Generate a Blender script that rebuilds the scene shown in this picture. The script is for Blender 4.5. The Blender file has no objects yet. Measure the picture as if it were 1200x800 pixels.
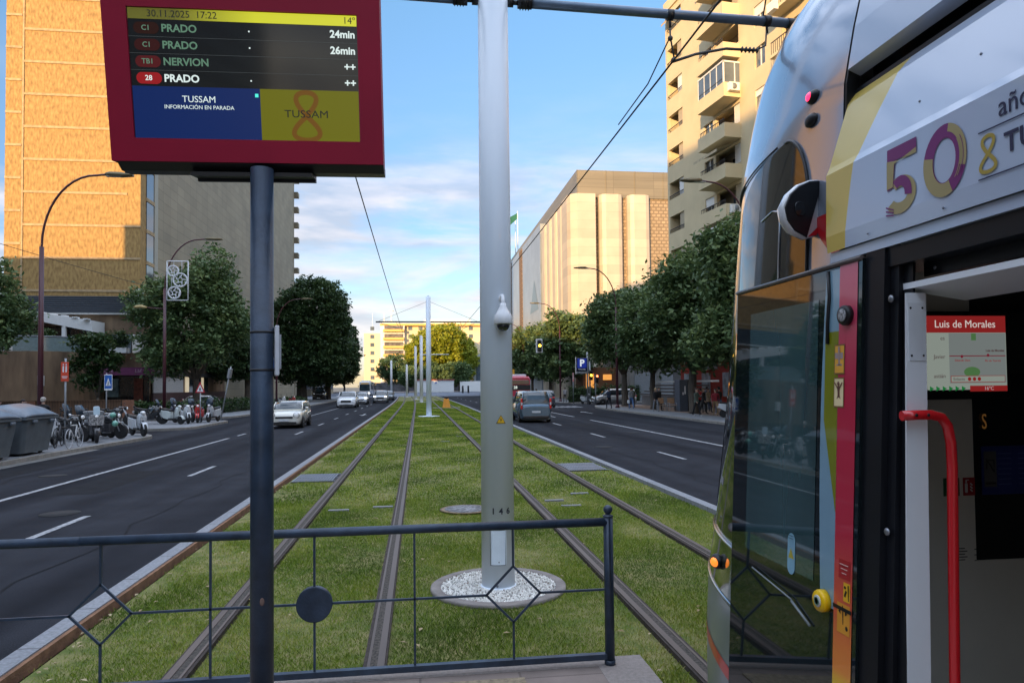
import bpy, bmesh, math, random
import numpy as np
from mathutils import Vector, Matrix, Euler
from math import sin, cos, pi, radians, sqrt, atan2, tan
random.seed(7); RNG = np.random.default_rng(11)
SC = bpy.context.scene; COL = SC.collection

# ---------------------------------------------------------------- camera
cam_d = bpy.data.cameras.new('camera'); cam = bpy.data.objects.new('camera', cam_d); COL.objects.link(cam)
cam_d.sensor_width = 36; cam_d.lens = 36 * 820 / 1200; cam_d.shift_y = 27 / 1200
cam_d.clip_start = 0.05; cam_d.clip_end = 5000
yaw, pitch, roll = radians(7.64), radians(1.7), radians(0.6)
fw = Vector((sin(yaw) * cos(pitch), cos(yaw) * cos(pitch), sin(pitch)))
r0 = Vector((cos(yaw), -sin(yaw), 0)); u0 = r0.cross(fw)
rr = cos(roll) * r0 - sin(roll) * u0; uu = sin(roll) * r0 + cos(roll) * u0
cam.matrix_world = Matrix(((rr.x, uu.x, -fw.x, 0), (rr.y, uu.y, -fw.y, 0), (rr.z, uu.z, -fw.z, 2.05), (0, 0, 0, 1)))
SC.camera = cam
SC.render.resolution_x, SC.render.resolution_y = 1024, 682

# ---------------------------------------------------------------- sky, sun, exposure
SUN_AZ, SUN_EL = radians(208), radians(8.5)       # clockwise from +Y
world = bpy.data.worlds.new('World'); SC.world = world; world.use_nodes = True
nt = world.node_tree; nt.nodes.clear()
def wn(t, **k):
    n = nt.nodes.new(t)
    for a, b in k.items(): setattr(n, a, b)
    return n
sky = wn('ShaderNodeTexSky', sky_type='NISHITA', sun_disc=False, sun_elevation=SUN_EL, sun_rotation=SUN_AZ, air_density=1.0, dust_density=.6, ozone_density=1.6)
tc = wn('ShaderNodeTexCoord'); sep = wn('ShaderNodeSeparateXYZ'); nt.links.new(tc.outputs['Generated'], sep.inputs[0])
mp = wn('ShaderNodeMapping'); mp.inputs['Scale'].default_value = (1.6, 1.6, 7.5); mp.inputs['Location'].default_value = (.35, .1, .2)
nt.links.new(tc.outputs['Generated'], mp.inputs[0])
no = wn('ShaderNodeTexNoise'); no.inputs['Scale'].default_value = 1.9; no.inputs['Detail'].default_value = 9; no.inputs['Roughness'].default_value = .58
no.inputs['Distortion'].default_value = .35
nt.links.new(mp.outputs[0], no.inputs['Vector'])
cr = wn('ShaderNodeValToRGB'); cr.color_ramp.elements[0].position = .40; cr.color_ramp.elements[1].position = .58
nt.links.new(no.outputs['Fac'], cr.inputs[0])
band = wn('ShaderNodeValToRGB'); be = band.color_ramp.elements
be[0].position = 0.0; be[0].color = (.75, .75, .75, 1); be[1].position = .42; be[1].color = (0, 0, 0, 1)
for p_, c_ in ((.16, .95), (.27, .72), (.34, .12)):
    e = be.new(p_); e.color = (c_, c_, c_, 1)
nt.links.new(sep.outputs['Z'], band.inputs[0])
mu = wn('ShaderNodeMath', operation='MULTIPLY'); nt.links.new(cr.outputs[0], mu.inputs[0]); nt.links.new(band.outputs[0], mu.inputs[1])
no2 = wn('ShaderNodeTexNoise'); no2.inputs['Scale'].default_value = 5; no2.inputs['Detail'].default_value = 5
nt.links.new(mp.outputs[0], no2.inputs['Vector'])
cc = wn('ShaderNodeValToRGB'); cc.color_ramp.elements[0].position = .38; cc.color_ramp.elements[0].color = (1.75, 1.9, 2.25, 1)
cc.color_ramp.elements[1].position = .62; cc.color_ramp.elements[1].color = (2.95, 2.75, 2.8, 1)
nt.links.new(no2.outputs['Fac'], cc.inputs[0])
mx = wn('ShaderNodeMix', data_type='RGBA'); nt.links.new(mu.outputs[0], mx.inputs[0])
hs = wn('ShaderNodeHueSaturation'); hs.inputs['Saturation'].default_value = 1.06; hs.inputs['Value'].default_value = 1.0
gz = wn('ShaderNodeValToRGB'); gz.color_ramp.elements[0].position = 0; gz.color_ramp.elements[0].color = (.64, .615, .68, 1); gz.color_ramp.elements[1].position = .5; gz.color_ramp.elements[1].color = (.84, .93, 1, 1)
e_ = gz.color_ramp.elements.new(.25); e_.color = (.64, .67, .81, 1); nt.links.new(sep.outputs['Z'], gz.inputs[0])
gm_ = wn('ShaderNodeMix', data_type='RGBA', blend_type='MULTIPLY'); gm_.inputs[0].default_value = 1; nt.links.new(sky.outputs[0], gm_.inputs[6]); nt.links.new(gz.outputs[0], gm_.inputs[7])
nt.links.new(gm_.outputs[2], hs.inputs['Color']); nt.links.new(hs.outputs[0], mx.inputs[6]); nt.links.new(cc.outputs[0], mx.inputs[7])
ov = wn('ShaderNodeValToRGB'); ov.color_ramp.elements[0].position = .50; ov.color_ramp.elements[1].position = .72; nt.links.new(sep.outputs['Z'], ov.inputs[0])
ovn = wn('ShaderNodeValToRGB'); ovn.color_ramp.elements[0].position = .36; ovn.color_ramp.elements[1].position = .55; nt.links.new(no2.outputs['Fac'], ovn.inputs[0])
om_ = wn('ShaderNodeMath', operation='MULTIPLY'); nt.links.new(ov.outputs[0], om_.inputs[0]); nt.links.new(ovn.outputs[0], om_.inputs[1])
mx3 = wn('ShaderNodeMix', data_type='RGBA'); nt.links.new(om_.outputs[0], mx3.inputs[0]); nt.links.new(mx.outputs[2], mx3.inputs[6]); mx3.inputs[7].default_value = (6.5, 7.3, 8.9, 1)   # unseen bright cloud overhead, added to fill the shaded street with light
bg = wn('ShaderNodeBackground'); bg.inputs[1].default_value = .15
wo = wn('ShaderNodeOutputWorld'); nt.links.new(mx3.outputs[2], bg.inputs[0]); nt.links.new(bg.outputs[0], wo.inputs[0])
sun_d = bpy.data.lights.new('sun', 'SUN'); sun_d.energy = 3.4; sun_d.angle = radians(.6); sun_d.color = (1, .63, .29)
sun = bpy.data.objects.new('sun', sun_d); COL.objects.link(sun)
sd = Vector((-sin(SUN_AZ) * cos(SUN_EL), -cos(SUN_AZ) * cos(SUN_EL), -sin(SUN_EL)))
sun.rotation_euler = sd.to_track_quat('-Z', 'Y').to_euler(); sun.location = (0, 0, 60)
SC.view_settings.view_transform = 'Standard'; SC.view_settings.look = 'None'; SC.view_settings.gamma = 1
SC.view_settings.exposure = 1.25
SC.render.engine = 'CYCLES'; SC.cycles.max_bounces = 6; SC.cycles.diffuse_bounces = 3; SC.cycles.glossy_bounces = 3
SC.cycles.transparent_max_bounces = 8; SC.cycles.caustics_reflective = False; SC.cycles.caustics_refractive = False

# ---------------------------------------------------------------- helpers
MATS = {}
def lin(c):
    return tuple((x / 12.92 if x <= .04045 else ((x + .055) / 1.055) ** 2.4) for x in c)
def M(name, col=None, rough=.6, metal=0., var=.12, scale=6., bump=0., bscale=None, coat=0., emit=None, es=1., spec=.5, stretch=None, col2=None, alpha=None, trans=0., detail=4):
    if name in MATS: return MATS[name]
    m = bpy.data.materials.new(name); m.use_nodes = True; n = m.node_tree; b = n.nodes['Principled BSDF']
    b.inputs['Roughness'].default_value = rough; b.inputs['Metallic'].default_value = metal
    b.inputs['Coat Weight'].default_value = coat; b.inputs['Specular IOR Level'].default_value = spec
    if coat: b.inputs['Coat Roughness'].default_value = .04
    if trans: b.inputs['Transmission Weight'].default_value = trans
    t = n.nodes.new('ShaderNodeTexCoord'); mp = n.nodes.new('ShaderNodeMapping'); n.links.new(t.outputs['Object'], mp.inputs[0])
    if stretch: mp.inputs['Scale'].default_value = stretch
    ns = n.nodes.new('ShaderNodeTexNoise'); ns.inputs['Scale'].default_value = scale; ns.inputs['Detail'].default_value = detail
    n.links.new(mp.outputs[0], ns.inputs['Vector'])
    c1 = col; c2 = col2
    if c2 is None:
        c1 = tuple(x * (1 - var) for x in col); c2 = tuple(min(1, x * (1 + var)) for x in col)
    r = n.nodes.new('ShaderNodeValToRGB'); r.color_ramp.elements[0].position = .32; r.color_ramp.elements[1].position = .68
    r.color_ramp.elements[0].color = (*c1, 1); r.color_ramp.elements[1].color = (*c2, 1)
    n.links.new(ns.outputs['Fac'], r.inputs[0]); n.links.new(r.outputs[0], b.inputs['Base Color'])
    if bump:
        nb = n.nodes.new('ShaderNodeTexNoise'); nb.inputs['Scale'].default_value = bscale or scale * 4; nb.inputs['Detail'].default_value = 4
        n.links.new(mp.outputs[0], nb.inputs['Vector'])
        bp = n.nodes.new('ShaderNodeBump'); bp.inputs['Strength'].default_value = bump; bp.inputs['Distance'].default_value = .02
        n.links.new(nb.outputs['Fac'], bp.inputs['Height']); n.links.new(bp.outputs[0], b.inputs['Normal'])
    if emit is not None:
        b.inputs['Emission Color'].default_value = (*emit, 1); b.inputs['Emission Strength'].default_value = es
    MATS[name] = m; m['n'] = 1
    return m
def nodes(m): return m.node_tree.nodes, m.node_tree.links, m.node_tree.nodes['Principled BSDF']

class MB:
    def __init__(s): s.v = []; s.f = []; s.m = []; s.sm = []
    def add(s, vs, fs, mi=0, smooth=False):
        o = len(s.v); s.v += [tuple(p) for p in vs]
        for f in fs: s.f.append(tuple(i + o for i in f)); s.m.append(mi); s.sm.append(smooth)
        return s
    def box(s, c, d, mi=0, rz=0, rx=0, ry=0):
        R = Euler((rx, ry, rz)).to_matrix()
        vs = [Vector(c) + R @ Vector((x * d[0] / 2, y * d[1] / 2, z * d[2] / 2)) for x in (-1, 1) for y in (-1, 1) for z in (-1, 1)]
        return s.add(vs, [(0, 1, 3, 2), (4, 6, 7, 5), (0, 4, 5, 1), (2, 3, 7, 6), (0, 2, 6, 4), (1, 5, 7, 3)], mi)
    def bb(s, a, b, mi=0):      # box by two corners
        return s.box([(a[i] + b[i]) / 2 for i in range(3)], [abs(b[i] - a[i]) for i in range(3)], mi)
    def rbox(s, c, d, r=.02, mi=0, rz=0, rx=0, ry=0, seg=3):   # rounded in local XZ outline, extruded along Y
        w, dp, h = d[0] / 2, d[1] / 2, d[2] / 2; r = min(r, w * .99, h * .99); pr = []
        for cx, cz, a0 in ((w - r, h - r, 0), (-w + r, h - r, 90), (-w + r, -h + r, 180), (w - r, -h + r, 270)):
            for k in range(seg + 1):
                a = radians(a0 + 90 * k / seg); pr.append((cx + r * cos(a), cz + r * sin(a)))
        R = Euler((rx, ry, rz)).to_matrix(); n = len(pr)
        e = min(r * .5, dp * .5)
        vs = []
        for yy, sc in ((-dp, e), (-dp + e, 0), (dp - e, 0), (dp, e)):
            for x, z in pr:
                fx = x - math.copysign(min(sc, abs(x)), x); fz = z - math.copysign(min(sc, abs(z)), z)
                vs.append(Vector(c) + R @ Vector((fx, yy, fz)))
        fs = []
        for k in range(3):
            for i in range(n): j = (i + 1) % n; fs.append((k * n + i, (k + 1) * n + i, (k + 1) * n + j, k * n + j))
        fs.append(tuple(range(n))); fs.append(tuple(reversed(range(3 * n, 4 * n))))
        return s.add(vs, fs, mi, False)
    def prism(s, poly, axis, a, b, mi=0):  # poly list of 2D, extruded along axis from a to b
        n = len(poly)
        def P(p, t): return {'x': (t, p[0], p[1]), 'y': (p[0], t, p[1]), 'z': (p[0], p[1], t)}[axis]
        vs = [P(p, a) for p in poly] + [P(p, b) for p in poly]
        fs = [tuple(range(n)), tuple(reversed(range(n, 2 * n)))] + [(i, i + n, (i + 1) % n + n, (i + 1) % n) for i in range(n)]
        return s.add(vs, fs, mi)
    def tube(s, pts, r, seg=10, mi=0, cap=True, smooth=True):
        pts = [Vector(p) for p in pts]; n = len(pts)
        rs = r if isinstance(r, (list, tuple)) else [r] * n
        o = len(s.v); up = None; vs = []
        for i, p in enumerate(pts):
            t = (pts[min(i + 1, n - 1)] - pts[max(i - 1, 0)]).normalized()
            if up is None:
                up = Vector((0, 0, 1)) if abs(t.z) < .9 else Vector((1, 0, 0))
            a = t.cross(up).normalized(); b = a.cross(t).normalized(); up = b
            for k in range(seg):
                q = 2 * pi * k / seg; vs.append(p + rs[i] * (cos(q) * a + sin(q) * b))
        fs = [(i * seg + k, i * seg + (k + 1) % seg, (i + 1) * seg + (k + 1) % seg, (i + 1) * seg + k) for i in range(n - 1) for k in range(seg)]
        s.add(vs, fs, mi, smooth)
        if cap: s.add(vs[:seg], [tuple(reversed(range(seg)))], mi); s.add(vs[-seg:], [tuple(range(seg))], mi)
        return s
    def lathe(s, prof, c=(0, 0, 0), axis='z', seg=24, mi=0, smooth=True, cap=True):   # prof: (radius, height)
        vs = []
        for r, h in prof:
            for k in range(seg):
                a = 2 * pi * k / seg; x, y = r * cos(a), r * sin(a)
                vs.append({'z': (c[0] + x, c[1] + y, c[2] + h), 'x': (c[0] + h, c[1] + x, c[2] + y), 'y': (c[0] + x, c[1] + h, c[2] + y)}[axis])
        fs = [(i * seg + k, i * seg + (k + 1) % seg, (i + 1) * seg + (k + 1) % seg, (i + 1) * seg + k) for i in range(len(prof) - 1) for k in range(seg)]
        s.add(vs, fs, mi, smooth)
        if cap and prof[0][0] > 1e-4: s.add(vs[:seg], [tuple(reversed(range(seg)))], mi)
        if cap and prof[-1][0] > 1e-4: s.add(vs[-seg:], [tuple(range(seg))], mi)
        return s
    def loft(s, secs, mfun=None, mi=0, smooth=True, closed=True, caps=True):
        n = len(secs[0]); m = len(secs); vs = [p for q in secs for p in q]; o = len(s.v); s.v += [tuple(p) for p in vs]
        for i in range(m - 1):
            for k in range(n if closed else n - 1):
                j = (k + 1) % n
                s.f.append((o + i * n + k, o + i * n + j, o + (i + 1) * n + j, o + (i + 1) * n + k)); s.m.append(mfun(i, k) if mfun else mi); s.sm.append(smooth)
        if caps:
            s.add(secs[0], [tuple(reversed(range(n)))], mfun(0, -1) if mfun else mi); s.add(secs[-1], [tuple(range(n))], mfun(m - 1, -1) if mfun else mi)
        return s
    def ball(s, c, r, mi=0, seg=12, rings=8):
        rx, ry, rz = r if isinstance(r, (tuple, list)) else (r, r, r); vs = []
        for i in range(rings + 1):
            t = pi * i / rings
            for k in range(seg):
                a = 2 * pi * k / seg; vs.append((c[0] + rx * sin(t) * cos(a), c[1] + ry * sin(t) * sin(a), c[2] + rz * cos(t)))
        return s.add(vs, [(i * seg + k, (i + 1) * seg + k, (i + 1) * seg + (k + 1) % seg, i * seg + (k + 1) % seg) for i in range(rings) for k in range(seg)], mi, True)
    def build(s, name, mats, parent=None, world=False, fixn=True, bevel=0, **tags):
        if not isinstance(mats, (list, tuple)): mats = [mats]
        me = bpy.data.meshes.new(name); off = Vector((0, 0, 0)); q = parent if world else None
        while q is not None: off += q.location; q = q.parent
        me.from_pydata([(p[0] - off.x, p[1] - off.y, p[2] - off.z) for p in s.v], [], s.f)
        me.polygons.foreach_set('material_index', s.m); me.polygons.foreach_set('use_smooth', s.sm)
        for m in mats: me.materials.append(m)
        if fixn and len(s.f) < 60000:
            b = bmesh.new(); b.from_mesh(me); bmesh.ops.remove_doubles(b, verts=b.verts, dist=1e-5) if not bevel else None
            bmesh.ops.recalc_face_normals(b, faces=b.faces); b.to_mesh(me); b.free()
        me.update(); o = bpy.data.objects.new(name, me); COL.objects.link(o)
        if bevel:
            bv = o.modifiers.new('bevel', 'BEVEL'); bv.width = bevel; bv.segments = 2; bv.limit_method = 'ANGLE'
        if parent: o.parent = parent
        tag(o, **tags); return o
def tag(o, label=None, cat=None, group=None, kind=None):
    if label: o['label'] = label
    if cat: o['category'] = cat
    if group: o['group'] = group
    if kind: o['kind'] = kind
    return o
def thing(name, loc, label, cat, group=None, rz=0):
    o = bpy.data.objects.new(name, None); COL.objects.link(o); o.location = loc; o.rotation_euler = (0, 0, rz); o.empty_display_size = .3
    return tag(o, label, cat, group)
def dup(root, loc, rz, label, group=None, sc=None):
    def cp(o, par):
        c = o.copy(); COL.objects.link(c); c.parent = par
        for ch in list(o.children): cp(ch, c)
        return c
    r = cp(root, None); r.location = loc; r.rotation_euler = (0, 0, rz); r['label'] = label
    if group: r['group'] = group
    if sc: r.scale = sc
    return r
def text(name, s, size, loc, rot, m, parent=None, align='CENTER', bold=0, ext=.0006, world=False, sx=1., **tags):
    cu = bpy.data.curves.new(name, 'FONT'); cu.body = s; cu.size = size; cu.align_x = align; cu.align_y = 'CENTER'; cu.offset = bold; cu.extrude = ext; cu.resolution_u = 3
    t = bpy.data.objects.new('tmp', cu); COL.objects.link(t); bpy.context.view_layer.update()
    me = bpy.data.meshes.new_from_object(t.evaluated_get(bpy.context.evaluated_depsgraph_get())); bpy.data.objects.remove(t)
    off = Vector((0, 0, 0)); q = parent if world else None
    while q is not None: off += q.location; q = q.parent
    me.transform(Matrix.Translation(Vector(loc) - off) @ Euler(rot).to_matrix().to_4x4() @ Matrix.Diagonal((sx, 1, 1, 1)))
    me.materials.clear(); me.materials.append(m); me.name = name
    o = bpy.data.objects.new(name, me); COL.objects.link(o)
    if parent: o.parent = parent
    return tag(o, **tags)
# ================================================================ SETTING
asph = M('asphalt', (.019, .021, .027), rough=.92, spec=.12, var=.18, scale=1.2, bump=.25, bscale=160, detail=8)
asph2 = M('asphalt_side', (.05, .052, .056), rough=.85, var=.2, scale=1.5, bump=.25, bscale=120)
paint = M('road_paint', (.16, .16, .17), rough=.8, col2=(.46, .47, .49), scale=16, spec=.2, detail=8)
kerbm = M('kerb_granite', (.24, .25, .27), rough=.8, var=.2, scale=30, bump=.3, bscale=120)
soil = M('soil', (.16, .075, .035), rough=1, col2=(.26, .13, .06), scale=8, bump=.6, bscale=60)
pave = M('pavement_tiles', (.20, .21, .225), rough=.8, var=.16, scale=3, bump=.2, bscale=60)
paveb = M('pavement_brown', (.22, .15, .11), rough=.85, var=.2, scale=3)
earth = M('earth_ground', (.12, .11, .09), rough=1, var=.2, scale=.5)
# tyre-polished dark tracks and patch wear in the asphalt
n_, l_, b_ = nodes(asph)
t = n_.new('ShaderNodeTexCoord'); mp = n_.new('ShaderNodeMapping'); mp.inputs['Scale'].default_value = (.55, .03, 1); l_.new(t.outputs['Object'], mp.inputs[0])
nn = n_.new('ShaderNodeTexNoise'); nn.inputs['Scale'].default_value = 1.6; nn.inputs['Detail'].default_value = 3; l_.new(mp.outputs[0], nn.inputs['Vector'])
rp = n_.new('ShaderNodeValToRGB'); rp.color_ramp.elements[0].position = .35; rp.color_ramp.elements[1].position = .65
rp.color_ramp.elements[0].color = (.5, .5, .54, 1); rp.color_ramp.elements[1].color = (1.35, 1.32, 1.28, 1); l_.new(nn.outputs['Fac'], rp.inputs[0])
ng = n_.new('ShaderNodeTexNoise'); ng.inputs['Scale'].default_value = 90; ng.inputs['Detail'].default_value = 2; l_.new(t.outputs['Object'], ng.inputs['Vector'])
rg = n_.new('ShaderNodeValToRGB'); rg.color_ramp.elements[0].position = .35; rg.color_ramp.elements[1].position = .7
rg.color_ramp.elements[0].color = (.7, .7, .7, 1); rg.color_ramp.elements[1].color = (1.5, 1.5, 1.5, 1); l_.new(ng.outputs['Fac'], rg.inputs[0])
m1 = n_.new('ShaderNodeMix'); m1.data_type = 'RGBA'; m1.blend_type = 'MULTIPLY'; m1.inputs[0].default_value = 1
m2 = n_.new('ShaderNodeMix'); m2.data_type = 'RGBA'; m2.blend_type = 'MULTIPLY'; m2.inputs[0].default_value = 1
src = b_.inputs['Base Color'].links[0].from_socket
l_.new(src, m1.inputs[6]); l_.new(rp.outputs[0], m1.inputs[7]); l_.new(m1.outputs[2], m2.inputs[6]); l_.new(rg.outputs[0], m2.inputs[7]); l_.new(m2.outputs[2], b_.inputs['Base Color'])
def tiled(m, w, h, mort=.01, dark=.6, coord='Object', sw=None, offset=0.):
    """multiply the base colour by real joints"""
    n_, l_, b_ = nodes(m); t = n_.new('ShaderNodeTexCoord'); v = t.outputs[coord]
    if sw:
        sp = n_.new('ShaderNodeSeparateXYZ'); cb = n_.new('ShaderNodeCombineXYZ'); l_.new(v, sp.inputs[0])
        for i, a in enumerate(sw): l_.new(sp.outputs[a], cb.inputs[i])
        v = cb.outputs[0]
    br = n_.new('ShaderNodeTexBrick'); br.offset = offset; br.inputs['Scale'].default_value = 1; br.inputs['Brick Width'].default_value = w; br.inputs['Row Height'].default_value = h
    br.inputs['Mortar Size'].default_value = mort; br.inputs['Mortar Smooth'].default_value = .2
    br.inputs['Color1'].default_value = (1, 1, 1, 1); br.inputs['Color2'].default_value = (.84, .85, .86, 1); br.inputs['Mortar'].default_value = (dark, dark, dark, 1)
    l_.new(v, br.inputs['Vector'])
    mm = n_.new('ShaderNodeMix'); mm.data_type = 'RGBA'; mm.blend_type = 'MULTIPLY'; mm.inputs[0].default_value = 1
    l_.new(b_.inputs['Base Color'].links[0].from_socket, mm.inputs[6]); l_.new(br.outputs['Color'], mm.inputs[7]); l_.new(mm.outputs[2], b_.inputs['Base Color'])
    return m
tiled(pave, .4, .4, .012, .7); tiled(kerbm, 9, 1.0, .012, .45)

def bend(Y): return -1.05 * (max(0, Y - 60) / 85) ** 2 if Y < 145 else -1.05 - .03 * (Y - 145)
def strip(name, x0, x1, y0, y1, z, m, kind='structure', th=0, step=4., follow=True, parent=None, zfun=None, **k):
    b = MB(); n = max(1, int((y1 - y0) / step)); ys = [y0 + (y1 - y0) * i / n for i in range(n + 1)]
    vs = []
    for y in ys:
        d = bend(y) if follow else 0
        vs += [(x0 + d, y, z), (x1 + d, y, z)]
    fs = [(2 * i, 2 * i + 1, 2 * i + 3, 2 * i + 2) for i in range(n)]
    if th:
        secs = [[(x0 + (bend(y) if follow else 0), y, z - th), (x1 + (bend(y) if follow else 0), y, z - th), (x1 + (bend(y) if follow else 0), y, z), (x0 + (bend(y) if follow else 0), y, z)] for y in ys]
        b.loft(secs, smooth=False)
    else: b.add(vs, fs)
    return b.build(name, m, parent, kind=kind, **k)
g = MB(); g.add([(-1500, -1500, -.16), (1500, -1500, -.16), (1500, 2500, -.16), (-1500, 2500, -.16)], [(0, 1, 2, 3)]); g.build('ground', earth, kind='structure')
g = MB()
def flat(b, pts, z): b.add([(x, y, z) for x, y in pts], [tuple(range(len(pts)))])
road = MB(); flat(road, [(-70, -60), (70, -60), (70, 330), (-70, 330)], -.10); road.build('road', asph, kind='structure')
# pavements with rounded corners, top 0.03, real kerb step
def slab(name, pts, z0, z1, m): b = MB(); b.prism(pts, 'z', z0, z1); return b.build(name, m, kind='structure')
def arc(cx, cy, r, a0, a1, n=8): return [(cx + r * cos(radians(a0 + (a1 - a0) * i / n)), cy + r * sin(radians(a0 + (a1 - a0) * i / n))) for i in range(n + 1)]
P1 = [(-70, -60), (-11.75, -60), (-11.75, 25)] + arc(-14.3, 31.6, 2.9, -8, 90) + [(-70, 34.5)]
P2 = [(-70, 38)] + arc(-13.4, 39.6, 1.6, -90, 0) + arc(-12.8, 45.6, 1.0, 0, 90) + [(-19, 47.4), (-70, 47.4)]
P3 = [(-70, 51), (-19, 51)] + arc(-16.4, 54.2, 3.2, -90, -10) + [(-12.6, 62), (-12.2, 75), (-12.4, 100), (-13.4, 145), (-70, 145)]
R1 = [(70, -60), (15.6, -60), (15.6, 55)] + [(15.9, 62), (17, 66.5), (19.5, 67.5), (70, 67.5)]
R2 = [(70, 77), (19, 77), (17, 79), (16, 84), (15, 145), (70, 145)]
def inset(pts, d):   # crude inward offset toward centroid side
    n = len(pts); A = sum(pts[i][0] * pts[(i + 1) % n][1] - pts[(i + 1) % n][0] * pts[i][1] for i in range(n)); sg = 1 if A > 0 else -1; out = []
    for i in range(n):
        a, b, c = Vector(pts[i - 1]), Vector(pts[i]), Vector(pts[(i + 1) % n])
        e1, e2 = (b - a).normalized(), (c - b).normalized(); nn = Vector((-e1.y - e2.y, e1.x + e2.x)) * sg
        out.append(tuple(b + nn.normalized() * d / max(.4, sqrt(max(.05, (1 + e1.dot(e2)) / 2)))))
    return out
kerb2 = M('kerb_concrete', (.24, .225, .2), rough=.85, var=.2, scale=6, bump=.2, bscale=80)
for i, p in enumerate((P1, P2, P3, R1, R2)):
    slab('kerb', p, -.16, .026, kerb2); slab('pavement', inset(p, .18), -.1, .032, pave)
flat(g, [(18.2, 66), (26, 66), (24, 30), (18.2, 30)], .037); g.build('pavement', paveb, kind='structure')
# gutter strip of brick along the left kerb
gut = M('gutter_brick', (.17, .165, .155), rough=.9, var=.25, scale=5); tiled(gut, .25, .12, .012, .5)
strip('gutter', -11.75, -11.35, -10, 27, -.096, gut)
# wear: darker patch, sealed cracks, oil drips and covers in the carriageway
pat = M('asphalt_patch', (.012, .013, .016), rough=.9, var=.3, scale=3, spec=.15); strip('asphalt_patch', -7.6, -6.6, 15.5, 19.6, -.097, pat); strip('asphalt_patch', 8.2, 9.5, 33, 38, -.097, pat); strip('asphalt_patch', -11.2, -10.1, 8, 24, -.097, pat)
def crack(pts, w):
    b = MB()
    for (x0, y0), (x1, y1) in zip(pts[:-1], pts[1:]):
        d = Vector((x1 - x0, y1 - y0)).normalized(); q = Vector((-d.y, d.x)) * w / 2; b.add([(x0 - q.x, y0 - q.y, -.0955), (x0 + q.x, y0 + q.y, -.0955), (x1 + q.x, y1 + q.y, -.0955), (x1 - q.x, y1 - q.y, -.0955)], [(0, 1, 2, 3)])
    b.build('sealed_crack', pat, kind='structure')
rc = random.Random(9)
for x, y0, y1 in ((-4.4, 8, 30), (-6.9, 20, 46), (-9.6, 12, 40), (6.2, 14, 44), (9.0, 20, 50), (-5.0, 34, 60)):
    p_ = [(x, y0)]
    while p_[-1][1] < y1: p_.append((x + rc.gauss(0, .12), p_[-1][1] + rc.uniform(.5, 1.2)))
    crack(p_, .035)
for x, y, r_ in ((-6.2, 13.2, .32), (-9.1, 19, .32), (6.3, 23.5, .32), (9.4, 30, .3)):
    b = MB().lathe([(r_, 0), (r_, .004), (0, .005)], (x, y, -.098), seg=28); b.build('road_cover', M('iron_cover', (.018, .018, .02), rough=.8, metal=.2, var=.3, scale=30), kind='structure')
# far cross street and far ground
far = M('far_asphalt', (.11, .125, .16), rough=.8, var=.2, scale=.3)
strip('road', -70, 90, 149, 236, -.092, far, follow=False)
slab('pavement', [(-12, 236), (90, 236), (90, 330), (-12, 330)], -.1, .05, pave)
# kerbs beside the track bed
strip('kerb', -3.12, -2.955, 4.1, 148, .03, kerbm, th=.2); strip('kerb', 4.68, 4.86, 4.1, 148, .03, kerbm, th=.2)
strip('kerb', -3.12, -2.955, -40, 4.1, .03, kerbm, th=.2); strip('kerb', 4.68, 4.86, -40, 4.1, .03, kerbm, th=.2)
# rusty soil edging under the left kerb
strip('soil', -2.955, -2.915, 3, 148, .018, M('soil_face', (.21, .11, .062), rough=1, var=.25, scale=9, bump=.5, bscale=50), th=.1)
# turf
turf = M('turf_soil', (.085, .12, .02), rough=1, col2=(.23, .20, .08), scale=5, bump=.5, bscale=70, detail=8)
strip('turf', -2.86, 4.68, -40, 148.5, -.05, turf, step=4)
# rails: dark bedding, polished head, flangeway
bedm = M('rail_bedding', (.058, .047, .042), rough=.9, spec=.2, var=.25, scale=12, bump=.4, bscale=90)
headm = M('rail_head', (.11, .085, .072), rough=.6, metal=.1, var=.2, scale=3, stretch=(1, .1, 1))
groovem = M('rail_groove', (.018, .016, .015), rough=.95, col2=(.10, .085, .07), scale=45)
for gx, inner in ((-1.74, 1), (-.33, -1), (2.02, 1), (3.47, -1)):
    strip('track_bedding', gx - .088, gx + .084, -40, 148, -.006, bedm, th=.05)
    h = (gx - .068, gx - .016) if inner > 0 else (gx + .016, gx + .068)
    strip('track_rail', h[0], h[1], -40, 148, .004, headm, th=.02)
    strip('track_groove', *((gx - .016, gx + .038) if inner > 0 else (gx - .038, gx + .016)), -40, 148, -.002, groovem)
    l = (gx + .038, gx + .058) if inner > 0 else (gx - .058, gx - .038)
    strip('track_rail', l[0], l[1], -40, 148, .002, headm, th=.02)
# markings
def mark(x0, x1, y0, y1, ): strip('road_marking', x0, x1, y0, y1, -.094, paint, follow=y0 > 50)
mark(-8.17, -8.03, 0, 31.5); mark(-8.15, -8.03, 52, 120)
for k in range(16): mark(-5.66, -5.54, 10.7 + 7.5 * k, 12.85 + 7.5 * k)
for k in range(5): mark(-8.15, -8.03, 33 + 3.4 * k, 34.5 + 3.4 * k)
mark(10.24, 10.40, 18, 41.5); mark(10.24, 10.4, 46, 60)
for k in range(14): mark(7.44, 7.56, 10.4 + 8.7 * k, 12.7 + 8.7 * k)
def arrow(x, y, s, L=2.6):   # s=-1 points toward the camera
    b = MB(); z = -.093
    b.add([(x - .07, y - L / 2, z), (x + .07, y - L / 2, z), (x + .07, y + L / 2, z), (x - .07, y + L / 2, z)], [(0, 1, 2, 3)])
    b.add([(x - .32, y + s * L / 2, z), (x + .32, y + s * L / 2, z), (x, y + s * (L / 2 + 1.3), z)], [(0, 1, 2)])
    b.build('road_marking', paint, kind='structure')
for x, y, s in ((-10, 52, -1), (-6.9, 84, -1), (-4.2, 56, -1), (9.0, 47, 1), (12.8, 52, 1)): arrow(x, y, s)
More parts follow.
